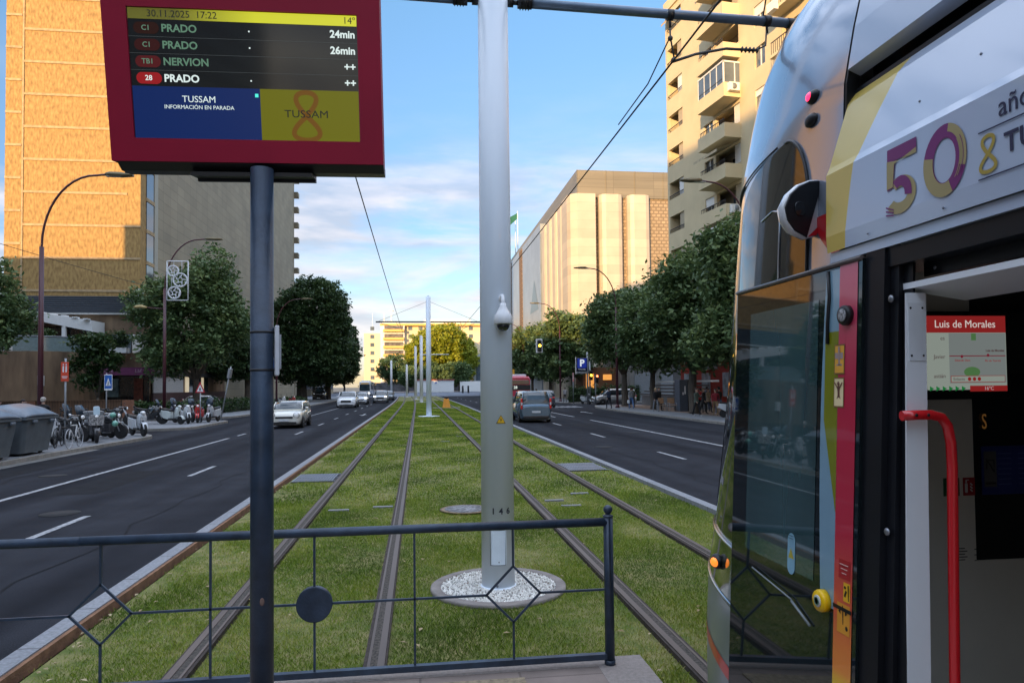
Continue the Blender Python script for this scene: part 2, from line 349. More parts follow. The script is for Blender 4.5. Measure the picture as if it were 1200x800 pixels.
for k in range(8): mark(11.0 + .6 * k, 11.35 + .6 * k, 65, 69)
# concrete patches, grates and manhole in the grass
def patch(x0, x1, y0, y1, m, name='concrete_patch', z=-.02): b = MB(); b.bb((x0, y0, -.06), (x1, y1, z)); return b.build(name, m, kind='structure')
concm = M('concrete', (.22, .22, .225), rough=.9, var=.15, scale=7, bump=.2, bscale=60)
for x, y in ((-1.35, 12.2), (-.62, 12.4), (2.42, 12.5), (3.05, 13.2), (-2.3, 38), (-2.2, 27), (1.0, 26.5), (1.7, 29), (4.1, 41), (2.6, 11.9)): patch(x - .17, x + .17, y - .05, y + .05, concm)
patch(-2.3, .0, 66.2, 67.2, concm) if False else None
def grate(x, y, w, d, label):
    t_ = thing('drain_grate', (x, y, -.02), label, 'grate')
    b = MB(); 
    for k in range(int(w / .06)): b.box((-w / 2 + .03 + k * .06, 0, -.002), (.03, d, .02))
    for k in (-1, 0, 1): b.box((0, k * (d / 2 - .02), -.004), (w, .04, .022))
    b.build('bars', M('grate_steel', (.26, .28, .32), rough=.5, metal=.5), t_)
    MB().box((0, 0, -.022), (w, d, .012)).build('tray', M('grate_dark', (.03, .03, .035), rough=.9), t_)
grate(-2.32, 16.6, .95, 1.3, 'steel drain grate in the grass left of the left track')
grate(4.1, 17.4, 1.0, 1.5, 'steel drain grate in the grass beside the right kerb')
t_ = thing('manhole_cover', (.78, 11.85, -.03), 'round cobbled manhole cover in the grass behind the tall numbered pole', 'manhole')
MB().lathe([(.42, 0), (.44, .012), (.36, .016)], seg=32).build('rim', M('manhole_rim', (.22, .16, .10), rough=.9, var=.3), t_)
MB().lathe([(.36, 0), (.36, .019), (.0, .02)], seg=32).build('cover', M('manhole_stone', (.04, .04, .045), rough=.8, col2=(.3, .3, .31), scale=22), t_)
# platform end slab
plm = M('platform_stone', (.24, .19, .165), rough=.85, var=.12, scale=5, bump=.2, bscale=120); tiled(plm, .6, .6, .008, .6)
edm = M('platform_edge', (.27, .235, .215), rough=.9, var=.15, scale=40, bump=.3, bscale=150)
MB().bb((-1.9, -40, -.16), (1.1, 4.3, .297)).build('platform', plm, kind='structure')
MB().bb((1.1, -40, -.16), (1.41, 4.44, .3)).build('platform_kerb', edm, kind='structure')
MB().bb((-1.9, 4.3, -.16), (1.1, 4.44, .3)).build('platform_kerb', edm, kind='structure')
tacm = M('tactile_paving', (.26, .21, .14), rough=.9, var=.3, scale=30, bump=1, bscale=40)
MB().bb((-.55, 3.85, .297), (.62, 4.2, .305)).build('tactile_paving', tacm, kind='structure')

# ---- grass blades
def blades(n, x0, x1, y0, y1, h, w, seed, name):
    r = np.random.default_rng(seed); X = r.uniform(x0, x1, n); Y = y0 + (y1 - y0) * r.uniform(0, 1, n) ** 1.35
    keep = np.ones(n, bool)
    for gx in (-1.74, -.33, 2.02, 3.47): keep &= np.abs(X - gx) > .105 + r.normal(0, .016, n)
    keep &= ~((X - .80) ** 2 + (Y - 7.27) ** 2 < .70 ** 2); keep &= ~((X - .78) ** 2 + (Y - 11.85) ** 2 < .44 ** 2)
    keep &= ~((X < 1.44) & (Y < 4.47))
    for gx, gy, w_, d_ in ((-2.32, 16.6, .95, 1.3), (4.1, 17.4, 1.0, 1.5)): keep &= ~((abs(X - gx) < w_ / 2) & (abs(Y - gy) < d_ / 2))
    # sparse worn patches and a bare edge by the left kerb
    f = np.sin(X * 2.1 + Y * .7) + np.sin(Y * 1.9 - X * 1.3) + .8 * np.sin(X * 5.3 + 1) * np.sin(Y * 3.1)
    keep &= r.uniform(0, 1, n) > np.clip((f - .8) * .5, 0, .55)
    keep &= r.uniform(0, 1, n) < np.clip((X + 2.9 + .1 * np.sin(Y * 3)) / .28, .05, 1)
    X, Y = X[keep], Y[keep]; n = len(X); sc = 1 + (Y - y0) / 14
    H = h * r.uniform(.45, 1.25, n) * (1 + .25 * np.sin(X * 3) * np.sin(Y * 2.3)); A = r.uniform(0, 2 * pi, n); W = w * sc * r.uniform(.7, 1.3, n)
    lx, ly = r.normal(0, .38, n) * H, r.normal(0, .38, n) * H; z0 = -.055
    V = np.empty((n, 4, 3)); cx, sx = np.cos(A) * W / 2, np.sin(A) * W / 2
    V[:, 0] = np.stack([X - cx, Y - sx, np.full(n, z0)], 1); V[:, 1] = np.stack([X + cx, Y + sx, np.full(n, z0)], 1)
    V[:, 2] = np.stack([X + lx * .45 + cx * .7, Y + ly * .45 + sx * .7, z0 + H * .65], 1); V[:, 3] = np.stack([X + lx, Y + ly, z0 + H], 1)
    me = bpy.data.meshes.new(name); me.vertices.add(4 * n); me.vertices.foreach_set('co', V.ravel())
    idx = (np.arange(n)[:, None] * 4 + np.array([0, 1, 2, 0, 2, 3])).ravel()
    me.loops.add(6 * n); me.loops.foreach_set('vertex_index', idx); me.polygons.add(2 * n)
    me.polygons.foreach_set('loop_start', np.arange(2 * n) * 3); me.polygons.foreach_set('loop_total', np.full(2 * n, 3))
    at = me.attributes.new('tone', 'FLOAT', 'POINT'); at.data.foreach_set('value', np.repeat(np.clip(r.normal(.48, .15, n) + .12 * f[keep], 0, 1), 4))
    me.update(calc_edges=True); return me
gm = bpy.data.materials.new('grass_blade'); gm.use_nodes = True; n_, l_, b_ = nodes(gm)
a_ = n_.new('ShaderNodeAttribute'); a_.attribute_name = 'tone'; r_ = n_.new('ShaderNodeValToRGB'); e_ = r_.color_ramp.elements
e_[0].position = .1; e_[0].color = (.05, .09, .010, 1); e_[1].position = .97; e_[1].color = (.50, .43, .19, 1)
e = e_.new(.5); e.color = (.18, .275, .020, 1); e = e_.new(.78); e.color = (.36, .37, .06, 1)
l_.new(a_.outputs['Fac'], r_.inputs[0]); l_.new(r_.outputs[0], b_.inputs['Base Color']); b_.inputs['Roughness'].default_value = .6
b_.inputs['Specular IOR Level'].default_value = .25; gm.use_backface_culling = False
for me in (blades(520000, -2.88, 4.66, 4.3, 13, .033, .0031, 1, 'grass'), blades(150000, -2.88, 4.66, 13, 34, .040, .010, 2, 'grass')):
    me.materials.append(gm); o = bpy.data.objects.new('grass', me); COL.objects.link(o); tag(o, 'short green turf between and beside the tram rails', 'grass', kind='stuff')
def bladesfar2():
    me = blades(90000, -2.88, 4.66, 60, 100, .05, .03, 4, 'grass'); me.materials.append(gm); o = bpy.data.objects.new('grass', me); COL.objects.link(o); tag(o, 'farthest turf strip of the tram lane', 'grass', kind='stuff')
bladesfar2()
def bladesfar():
    me = blades(90000, -2.88, 4.66, 34, 60, .045, .02, 3, 'grass'); me.materials.append(gm); o = bpy.data.objects.new('grass', me); COL.objects.link(o); tag(o, 'farther turf strip of the tram lane', 'grass', kind='stuff')
bladesfar()
# dry fallen leaves, one scattered layer
b = MB(); r = random.Random(5); lf = M('dry_leaf', (.22, .15, .06), rough=.9, col2=(.4, .33, .2), scale=3)
for _ in range(260):
    x, y = r.uniform(-2.85, 4.5), 4.6 + 22 * r.random() ** 1.5
    if r.random() < .35: x = -2.85 + abs(r.gauss(0, .18))
    if x < 1.45 and y < 4.5: continue
    s_ = r.uniform(.018, .04); a = r.uniform(0, 6.28); z = -.02 + r.uniform(-.005, .01)
    b.add([(x + s_ * cos(a), y + s_ * sin(a), z), (x + .5 * s_ * cos(a + 1.6), y + .5 * s_ * sin(a + 1.6), z + .008), (x - s_ * cos(a), y - s_ * sin(a), z + .004), (x + .5 * s_ * cos(a - 1.6), y + .5 * s_ * sin(a - 1.6), z + .01)], [(0, 1, 2, 3)])
b.build('fallen_leaves', lf, label='dry fallen leaves scattered over the turf and along the left kerb', cat='leaves', kind='stuff')
# ================================================================ NEAR OBJECTS
steel = M('dark_blue_steel', (.028, .046, .076), rough=.42, metal=.15, var=.3, scale=9, bump=.12, bscale=60)
black = M('black_plastic', (.012, .012, .014), rough=.45, var=.2)
white = M('white_paint', (.72, .73, .74), rough=.4, var=.04, scale=3)
red = M('display_red', (.29, .004, .028), rough=.5, var=.06, scale=3, spec=.25)

# ---- information display on its pole (screen centre and tilt measured)
D = Vector((-.8416, 3.6047, 3.6087)); ya, ti, ro = .0151, .1551, .0111
ex = Vector((cos(ya), -sin(ya), 0)); nn = Vector((-sin(ya), -cos(ya), 0)); upv = cos(ti) * Vector((0, 0, 1)) + sin(ti) * nn
ex2 = cos(ro) * ex + sin(ro) * upv; up2 = cos(ro) * upv - sin(ro) * ex; nrm = ex2.cross(up2)
DR = Matrix((ex2, up2, nrm)).transposed()     # local x right, y up, z toward the viewer
disp = thing('information_display', (-.78, 3.66, .3), 'red framed electronic departure board on a dark blue pole on the platform', 'departure board')
DL = D - disp.location
def dpart(mb, name, m, parent=None, **k):
    mb.v = [tuple(DR @ Vector(p) + DL) for p in mb.v]; return mb.build(name, m, parent or disp, **k)
W2, H2 = .55, .3095
pole = MB().tube([(0, 0, 0), (0, 0, 2.86)], .056, 32).tube([(0, 0, 0), (0, 0, .02)], .12, 24).build('pole', steel, disp)
sc_ = M('scratch', (.16, .1, .08), rough=.9)
MB().ball((.012, -.055, .70), (.012, .004, .02)).build('paint_chip', sc_, disp)
t2 = MB().lathe([(.0575, -.006), (.0595, 0), (.0575, .006)], (0, 0, 1.84)).lathe([(.0575, -.006), (.0595, 0), (.0575, .006)], (0, 0, 2.03)); t2.build('cable_tie', black, disp)
b = MB().rbox((.075, -.02, 1.935), (.02, .10, .25), .006, rz=.25); b.build('card_holder', M('card_white', (.55, .56, .58), rough=.5), disp)
MB().box((.092, -.045, 1.93), (.018, .04, .17), rz=.25).build('card', M('card_grey', (.28, .29, .31), rough=.6), disp)
fr = MB(); hw, hh = .664, .425; y0f = .0
for a_, c_ in (((-hw, H2), (hw, H2 + .17)), ((-hw, -H2 - .112), (hw, -H2))): fr.bb((a_[0], a_[1], -.13), (c_[0], c_[1], .012))
fr.bb((-hw, -H2, -.13), (-W2, H2, .0118)); fr.bb((W2, -H2, -.13), (hw, H2, .0118))
dpart(fr, 'frame', red)
bk = MB(); bk.bb((-hw + .002, -H2 - .15, -.16), (hw - .002, H2 + .165, -.131)); bk.prism([(-H2 - .113, .0), (-H2 - .113, -.16), (-H2 - .155, -.16), (-H2 - .15, -.05)], 'x', -hw + .02, hw); 
for x in (-.25, -.1, .1, .25, -.57, .57): bk.lathe([(.012, 0), (.012, .006), (0, .008)], (x, -H2 - .06, -.001), 'z', 8)
hs_ = MB(); hs_.v = []; 
dpart(bk, 'housing', black)
br = MB().bb((-.30, -H2 - .175, -.15), (.30, -H2 - .156, -.01)).bb((-.3, -H2 - .19, -.15), (.3, -H2 - .176, -.12)); dpart(br, 'bracket', black)
def em(name, c, s): return M(name, tuple(x * .1 for x in c), rough=.25, var=.0, spec=.2, emit=c, es=s)
scb = MB().bb((-W2, -H2, -.02), (W2, H2, 0)); screen = dpart(scb, 'screen', M('screen_black', (.003, .0035, .0045), rough=.08, var=.0, emit=(.002, .0025, .003), es=1, spec=.35))
def spart(x0, y0, x1, y1, m, z=.0012, name='screen_field'): b = MB(); b.bb((x0, y0, z - .001), (x1, y1, z)); return dpart(b, name, m, screen)
for a_ in range(1): pass
# yellow title bar is dimmer towards the left
bar = M('screen_bar', (.1, .1, .01), rough=.25, var=0)
n_, l_, b_ = nodes(bar); t = n_.new('ShaderNodeTexCoord'); sx_ = n_.new('ShaderNodeSeparateXYZ'); l_.new(t.outputs['Generated'], sx_.inputs[0])
r_ = n_.new('ShaderNodeValToRGB'); r_.color_ramp.elements[0].position = .2; r_.color_ramp.elements[0].color = (.035, .033, .004, 1); r_.color_ramp.elements[1].position = .55; r_.color_ramp.elements[1].color = (.25, .25, .006, 1)
l_.new(sx_.outputs[0], r_.inputs[0]); l_.new(r_.outputs[0], b_.inputs['Emission Color']); b_.inputs['Emission Strength'].default_value = 1.0
spart(-W2 + .003, H2 - .053, W2 - .003, H2 - .002, bar)
bot = -H2 + .002; mid = H2 - .368; xm = .0605
spart(-W2 + .003, bot, xm, mid, em('screen_blue', (.003, .011, .058), .75)); spart(xm, bot, W2 - .003, mid, em('screen_olive', (.062, .062, .003), .9))
wt = em('screen_white', (.36, .42, .41), .85); gt = em('screen_green', (.055, .11, .075), .8); dk = M('screen_ink', (.02, .02, .01), rough=.4)
RT = DR.to_euler()
def stext(s, size, x, y, m, align='LEFT', bold=.0, sx=1., name='lettering', par=None, z=.002):
    p = DR @ Vector((x, y, z)) + DL; return text(name, s, size, p, RT, m, par or screen, align, bold, .0004, sx=sx)
stext('30.11.2025  17:22', .046, -.46, H2 - .028, dk); stext('14º', .046, W2 - .008, H2 - .028, dk, 'RIGHT')
rowp = .0785
for i, (ln, nm, tm) in enumerate((('C1', 'PRADO', '24min'), ('C1', 'PRADO', '26min'), ('TB1', 'NERVION', '++'), ('28', 'PRADO', '++'))):
    y = H2 - .095 - rowp * i
    bb_ = MB(); bb_.add([(-.465 + (.032 if abs(a) < 91 or abs(a) > 269 else -.032) + .028 * cos(radians(a)), y + .028 * sin(radians(a)), .0015) for a in range(0, 360, 15)], [tuple(range(24))])
    dpart(bb_, 'line_badge', em('badge_red_%d' % i, ((.012, .004, .003), (.018, .004, .004), (.04, .005, .006), (.15, .006, .008))[i], .8), screen)
    stext(ln, .034, -.467, y, (gt, gt, gt, wt)[i], 'CENTER', .0004, z=.0022)
    stext(nm, .050, -.395, y, (gt, gt, gt, wt)[i], 'LEFT', .0012); stext(tm, .050, W2 - .012, y, wt, 'RIGHT', .0014)
    if i != 2: b = MB(); b.bb((.017, y - .004, .001), (.024, y + .003, .0018)); dpart(b, 'pixel_dot', wt, screen)
    b = MB(); b.bb((-W2, y - .0405, .0005), (W2, y - .0395, .0011)); dpart(b, 'row_line', M('screen_line', (.02, .02, .02), emit=(.03, .035, .035), es=1), screen)
stext('TUSSAM', .044, -.235, -.118, wt, 'CENTER', 0); stext('INFORMACIÓN EN PARADA', .0265, -.235, -.156, wt, 'CENTER', 0)
b = MB(); b.bb((.036, -.1, .001), (.052, -.083, .0018)); dpart(b, 'pixel_dot', em('screen_teal', (.05, .5, .42), .8), screen)
og = em('screen_orange', (.07, .032, .004), .85)
cxx, cyy = .285, -.155
def eight(w, c, z, m, name='emblem', par=screen, f=None, s=1.):
    pts = []
    for k in range(60):
        a = 2 * pi * k / 60; pts.append((c[0] + s * .068 * sin(a) * (1.25 if cos(a) < 0 else 1), c[1] + s * (.0 + .135 * cos(a / 1)), z))
    b = MB(); n = 60
    # figure of eight ribbon
    P = []
    for k in range(n):
        a = 2 * pi * k / n; x = .062 * sin(2 * a) * (1.15 if cos(a) < 0 else .9); y = .13 * cos(a); P.append(Vector((c[0] + s * x, c[1] + s * y, z)))
    vs = []
    for k in range(n):
        t = (P[(k + 1) % n] - P[k - 1]).normalized(); q = Vector((-t.y, t.x, 0)) * w / 2; vs += [P[k] + q, P[k] - q]
    b.add(vs, [(2 * k, 2 * k + 1, (2 * k + 3) % (2 * n), (2 * k + 2) % (2 * n)) for k in range(n)]); return b
dpart(eight(.024, (cxx, -.187), .0017, og, s=.90), 'emblem', og, screen)
stext('TUSSAM', .052, cxx, -.178, dk, 'CENTER', 0, z=.0026, sx=1.15)

# ---- railing at the platform end
ry = 4.32; rail = thing('platform_railing', (0, ry, .3), 'dark blue steel railing across the platform end with a round disc and diamond shapes', 'railing')
def z_(z): return z - .3
MB().tube([(-1.92, 0, z_(1.185)), (1.18, 0, z_(1.185))], .027, 16).build('top_rail', steel, rail)
MB().tube([(-4.6, 0, z_(1.185)), (-1.92, 0, z_(1.185))], .027, 16).build('top_rail', steel, rail)
MB().bb((-4.6, -.02, z_(.335)), (1.17, .02, z_(.37))).build('bottom_rail', steel, rail)
pb = MB(); pb.tube([(1.18, 0, 0), (1.18, 0, z_(1.215))], .030, 20).lathe([(.030, 0), (.033, .004), (.033, .010), (.018, .014), (.018, .02)], (1.18, 0, z_(1.215))).ball((1.18, 0, z_(1.262)), .029, 0, 20, 14).lathe([(.034, 0), (.034, .03)], (1.18, 0, 0))
pb.build('post', steel, rail)
for x in (-4.55,): MB().tube([(x, 0, -.0), (x, 0, z_(1.22))], .03, 16).build('post', steel, rail)
th = .0075
def bar(pts, name='bar'): 
    m_ = MB()
    for a_, c_ in zip(pts[:-1], pts[1:]):
        a_ = Vector(a_); c_ = Vector(c_); d_ = c_ - a_; L_ = d_.length + .008; an = atan2(d_.z, d_.x)
        m_.box((a_ + c_) / 2, (L_, .012, .013), ry=-an)
    return m_.build(name, steel, rail)
zt, zb, zm = z_(1.16), z_(.37), z_(.765)
def hexa(x, zc=zm, w=.167, h=.17):
    bar([(x, 0, zt), (x, 0, zc + h)]); bar([(x, 0, zb), (x, 0, zc - h)])
    bar([(x, 0, zc + h), (x + w, 0, zc), (x, 0, zc - h), (x - w, 0, zc), (x, 0, zc + h)], 'diamond')
hexa(.573); hexa(-1.81); bar([(-.03, 0, zt), (-.03, 0, zb)]); bar([(-1.21, 0, zt), (-1.21, 0, zb)]); bar([(-3.0, 0, zt), (-3.0, 0, zb)]); hexa(-4.0)
for a_, c_ in ((.74, 1.15), (-.52, .406), (-1.21, -.72), (-1.643, -1.21), (-3.83, -1.977)): bar([(a_, 0, zm), (c_, 0, zm)], 'middle_bar')
dx = -.62; bar([(dx, 0, zt), (dx, 0, zm + .1)]); bar([(dx, 0, zm - .1), (dx, 0, zb)])
MB().lathe([(.098, -.02), (.104, -.02), (.104, .02), (.098, .02)], (dx, 0, zm), 'y', 40).build('ring', steel, rail)
MB().lathe([(0, -.006), (.098, -.006), (.098, .006), (0, .006)], (dx, 0, zm), 'y', 40).build('disc', M('disc_grey', (.022, .027, .036), rough=.6, var=.1), rail)

# ---- catenary poles
galv = M('pole_white', (.70, .78, .86), rough=.38, metal=.0, col2=(.80, .87, .94), scale=3.5, stretch=(1, 1, .12), detail=9, bump=.04, coat=.15)
wirem = M('wire', (.02, .02, .022), rough=.6)
gravel = M('white_gravel', (.82, .80, .75), rough=.9, var=.1, scale=3)
ringm = M('concrete_ring', (.22, .195, .18), rough=.9, var=.2, scale=6, bump=.4, bscale=40)
px_, py_ = .81, 7.28
MB().lathe([(.70, -.06), (.70, -.016), (.685, -.008), (.60, -.008), (.59, -.02), (.59, -.06)], (px_, py_, 0), seg=48).build('concrete_ring', ringm, kind='structure')
gb = MB(); r = random.Random(3)
for _ in range(4200):
    a = r.uniform(0, 2 * pi); q = sqrt(r.uniform(.03, 1)) * .59; s_ = r.uniform(.007, .016)
    c = (px_ + q * cos(a), py_ + q * sin(a), -.022 + r.uniform(0, .01)); R = Euler((r.uniform(0, 3), r.uniform(0, 3), r.uniform(0, 3))).to_matrix()
    vs = [Vector(c) + R @ Vector(p) * s_ for p in ((1, 0, 0), (-1, .2, 0), (0, .9, .1), (0, -.8, .2), (.1, 0, .6), (0, .1, -.6))]
    gb.add(vs, [(0, 2, 4), (2, 1, 4), (1, 3, 4), (3, 0, 4), (2, 0, 5), (1, 2, 5), (3, 1, 5), (0, 3, 5)], 1 if r.random() < .07 else 0)
MB().lathe([(.59, 0), (.59, .001), (0, .001)], (px_, py_, -.03), seg=32).build('gravel_bed', M('gravel_base', (.30, .29, .27), rough=.95, var=.3, scale=60), kind='structure')
gb.build('gravel', [gravel, M('brown_gravel', (.25, .2, .16), rough=.9)], fixn=False, label='white gravel filling the concrete ring at the foot of the tall white pole', cat='gravel', kind='stuff')
cp = thing('catenary_pole', (px_, py_, -.04), 'nearest pale overhead line pole, numbered 146, standing in a ring of white gravel', 'pole', 'overhead line poles along the tram lane')
MB().tube([(0, 0, 0), (0, 0, 7.6)], [.172, .155], 48).lathe([(.19, 0), (.185, .03), (.172, .035)], (0, 0, 0), seg=40).build('shaft', galv, cp)
db = MB(); 
for k in range(7):
    a0 = -pi / 2 - .12 + (k - 3) * .13; a1 = a0 + .13
    for z0, z1, rr_ in ((.27, .62, .1745),): db.add([(rr_ * cos(a0) * 1, rr_ * sin(a0), z0), (rr_ * cos(a1), rr_ * sin(a1), z0), (rr_ * cos(a1), rr_ * sin(a1), z1), (rr_ * cos(a0), rr_ * sin(a0), z1)], [(0, 1, 2, 3)])
db.build('access_door', M('pole_door', (.76, .85, .94), rough=.45, var=.05), cp); 
sb = MB(); R_ = .1755
for a0, a1, z0, z1 in ((-.58, .34, .618, .625), (-.58, .34, .265, .272)):
    for k in range(8):
        p0 = -pi / 2 - .12 + a0 + (a1 - a0) * k / 8 + .12; p1 = p0 + (a1 - a0) / 8
        sb.add([(R_ * cos(p0), R_ * sin(p0), z0), (R_ * cos(p1), R_ * sin(p1), z0), (R_ * cos(p1), R_ * sin(p1), z1), (R_ * cos(p0), R_ * sin(p0), z1)], [(0, 1, 2, 3)])
for a0 in (-.575, .335): sb.tube([(R_ * cos(-pi / 2 + a0), R_ * sin(-pi / 2 + a0), .268), (R_ * cos(-pi / 2 + a0), R_ * sin(-pi / 2 + a0), .622)], .002, 5)
sb.lathe([(.007, 0), (.007, .004), (0, .005)], (0, 0, 0), 'z', 8) if False else None
sb.ball((-.01, -.174, .30), (.006, .006, .008), 0, 8, 6).ball((-.03, -.172, .06), (.012, .012, .014), 0, 8, 6)
sb.build('door_seam', M('seam_grey', (.16, .19, .22), rough=.6), cp)
for ch, a in (('1', -.37), ('4', .085), ('6', .54)):
    A = -pi / 2 + a - .0; text('number', ch, .085, (.1745 * cos(A), .1745 * sin(A), .81), (pi / 2, 0, a), M('stencil', (.03, .035, .05), rough=.7), cp, 'CENTER', .002)
# yellow electricity triangle
tg = MB(); A = 0.14; R_ = .172
def onp(x, z, r=R_): a = -pi / 2 + A + x / r; return (r * cos(a), r * sin(a), z)
def tri(s_, z, r): return [onp(-s_, z - s_ * .85, r), onp(-s_ / 2, z - s_ * .85, r), onp(0, z - s_ * .85, r), onp(s_ / 2, z - s_ * .85, r), onp(s_, z - s_ * .85, r), onp(s_ / 2, z, r), onp(0, z + s_ * .85, r), onp(-s_ / 2, z, r)]
sg = MB().add(tri(.052, 1.745, .1715), [tuple(range(8))]).build('warning_sign', black, cp)
MB().add(tri(.043, 1.744, .1725), [tuple(range(8))]).build('sign_face', M('sign_yellow', (.75, .45, .02), rough=.4), sg)
bl = [(.004, .02), (-.012, -.004), (-.002, -.002), (-.006, -.028), (.012, .004), (.001, .002)]
MB().add([onp(x, 1.742 + z, .1735) for x, z in bl], [(0, 1, 2, 5), (5, 2, 3, 4)]).build('sign_symbol', black, sg)
# cross arm with insulators and clamps
arm = MB().tube([(.40, 0, 6.17), (3.40, 0, 6.13)], .050, 18).tube([(-.40, 0, 6.17), (-3.2, 0, 6.21)], .050, 18); arm.build('cross_arm', M('arm_grey', (.15, .20, .27), rough=.35, metal=.4, var=.08), cp)
for s_ in (1, -1):
    jb = MB().tube([(s_ * .16, 0, 6.17), (s_ * .22, 0, 6.17)], .05, 10).tube([(s_ * .2, 0, 6.17), (s_ * .29, 0, 6.17)], .026, 10).tube([(s_ * .27, 0, 6.17), (s_ * .42, 0, 6.17)], .06, 14)
    for k in range(4): jb.lathe([(.058, 0), (.075, .008), (.058, .016)], (.29 + .03 * k if s_ > 0 else -.41 + .03 * k, 0, 6.17), 'x', 14)
    jb.build('insulator', black, cp)
MB().tube([(3.33, 0, 6.13), (3.42, 0, 6.13)], .055, 14).build('end_cap', black, cp)
for x, h_ in ((3.09, .0), (1.96, .06)): MB().tube([(x - .035, 0, 6.14), (x + .035, 0, 6.14)], .06, 14).tube([(x, 0, 6.13), (x, 0, 6.0)], .014, 6).build('clamp', black, cp)
sa = MB().tube([(1.96, 0, 6.05), (1.96, 0, 5.90), (2.0, 0, 5.66)], .010, 8).tube([(1.98, 0, 5.62), (2.25, 0, 5.72), (2.6, 0, 5.80), (2.95, 0, 5.80)], .016, 8).tube([(2.95, 0, 5.8), (3.07, 0, 5.86), (3.09, 0, 6.1)], .010, 8)
for k in range(5): sa.lathe([(.02, 0), (.035, .01), (.02, .02)], (2.78 + .045 * k, 0, 5.80), 'x', 10)
sa.ball((1.96, 0, 5.88), .03, 0, 8, 6).ball((1.99, 0, 5.64), .028, 0, 8, 6); sam = M('steady_arm', (.06, .06, .055), rough=.5); sa.build('steady_arm', sam, cp)
MB().tube([(-1.2, 0, 6.17), (-1.25, 0, 5.99), (-1.5, 0, 5.94), (-2.2, 0, 5.98)], .014, 8).build('steady_arm', sam, cp)
# dome camera on the pole
cm = thing('security_camera', (px_ + .045, py_ - .165, 2.72), 'white dome security camera hanging from a short arm on the numbered pole', 'camera')
MB().tube([(0, .0, .22), (0, -.04, .24), (0, -.085, .22), (0, -.10, .17), (0, -.10, .12)], .022, 12).lathe([(.032, 0), (.032, .02)], (0, -.01, .22), 'y', 16).build('bracket', white, cm)
MB().lathe([(.030, .16), (.036, .13), (.062, .075), (.088, .04), (.093, .0), (.093, -.045), (.088, -.052), (0.0, -.052)], (0, -.10, 0), seg=28).build('housing', white, cm)
MB().lathe([(.068, -.050), (.066, -.075), (.05, -.105), (.025, -.12), (0, -.124)], (0, -.10, 0), seg=24).build('dome', M('smoked_dome', (.01, .012, .02), rough=.08, var=0, coat=1), cm)
# the contact wire, its dropper; span wires
def wire(pts, r, name, label): 
    b = MB(); c = Vector(pts[0]); t_ = b.tube([Vector(p) - c for p in pts], r, 6); o = t_.build(name, wirem, None); o.location = c; return tag(o, label, 'wire')
def sag(a, c, s_, n=14): a = Vector(a); c = Vector(c); return [a.lerp(c, k / n) - Vector((0, 0, s_ * 4 * (k / n) * (1 - k / n))) for k in range(n + 1)]
cwz = 5.58
wire(sag((2.79, 7.28, cwz), (2.70, 49, 5.75), .12) + sag((2.7, 49, 5.75), (2.2, 91, 5.8), .1)[1:], .011, 'contact_wire', 'black overhead contact wire running away from the near cross arm above the right track')
wire(sag((2.79, 7.28, cwz), (2.95, -12, 6.1), .05), .011, 'contact_wire', 'black overhead contact wire passing over the tram roof')
wire([(2.77, 7.28, 5.86), (2.72, 7.9, 5.6), (2.74, 9.2, 5.6)], .008, 'dropper_wire', 'thin stitch wire hanging under the near cross arm')
wire(sag((-1.03, 7.4, 5.62), (-1.05, 49, 5.8), .08), .011, 'contact_wire', 'overhead contact wire of the left track, disappearing behind the departure board')
wire(sag((4.0, 6.9, 7.7), (3.86, 7.28, 6.16), 0, 2), .008, 'stay_wire', 'short stay wire reaching the tip of the near cross arm')
# wire sloping across the left building
wire(sag((-36, 47, 14.6), (-17, 62, 9.2), .3), .02, 'span_wire', 'thin wire hanging across the sunlit stone building on the left')
# far poles
far_p = [((.72, 48.9), 8.3, .185, 'farther white overhead line pole with a thin cross arm and steel bracing wires'),
         ((.40, 91.5), 8.6, .22, 'third white overhead line pole, its top lit by sun, behind the one with bracing wires'),
         ((-.42, 112), 8.4, .22, 'fourth white overhead line pole in the row along the grass'),
         ((-2.2, 137), 6.3, .22, 'white pole standing where the grass strip ends, seen against the dark trees'),
         ((-6.1, 162), 8.0, .25, 'leftmost distant white pole, beyond the end of the grass')]
for i, ((x, y), h, r_, lb) in enumerate(far_p):
    t_ = thing('catenary_pole', (x, y, -.04), lb, 'pole', 'overhead line poles along the tram lane')
    MB().tube([(0, 0, 0), (0, 0, h)], [r_, r_ * .88], 20).tube([(0, 0, h), (0, 0, h + .1)], r_ * .4, 10).lathe([(.75, 0), (.75, .03), (0, .03)], (0, 0, 0), seg=24).build('shaft', white if i else galv, t_)
    if i in (0, 1):
        z = (6.55, 6.2)[i]; b = MB().tube([(-3.6 if i == 0 else .2, 0, z), (3.6, 0, z)], .05, 8)
        if i == 0:
            b.tube([(0, 0, 8.0), (-3.4, 0, z + .05)], .010, 5).tube([(0, 0, 8.0), (3.4, 0, z + .05)], .010, 5).tube([(2.2, 0, z), (2.4, 0, z - .45), (3.2, 0, z - .12)], .02, 5).tube([(-2.2, 0, z), (-2.0, 0, z - .45), (-3.2, 0, z - .12)], .02, 5)
        b.build('cross_arm', black if i == 0 else galv, t_)
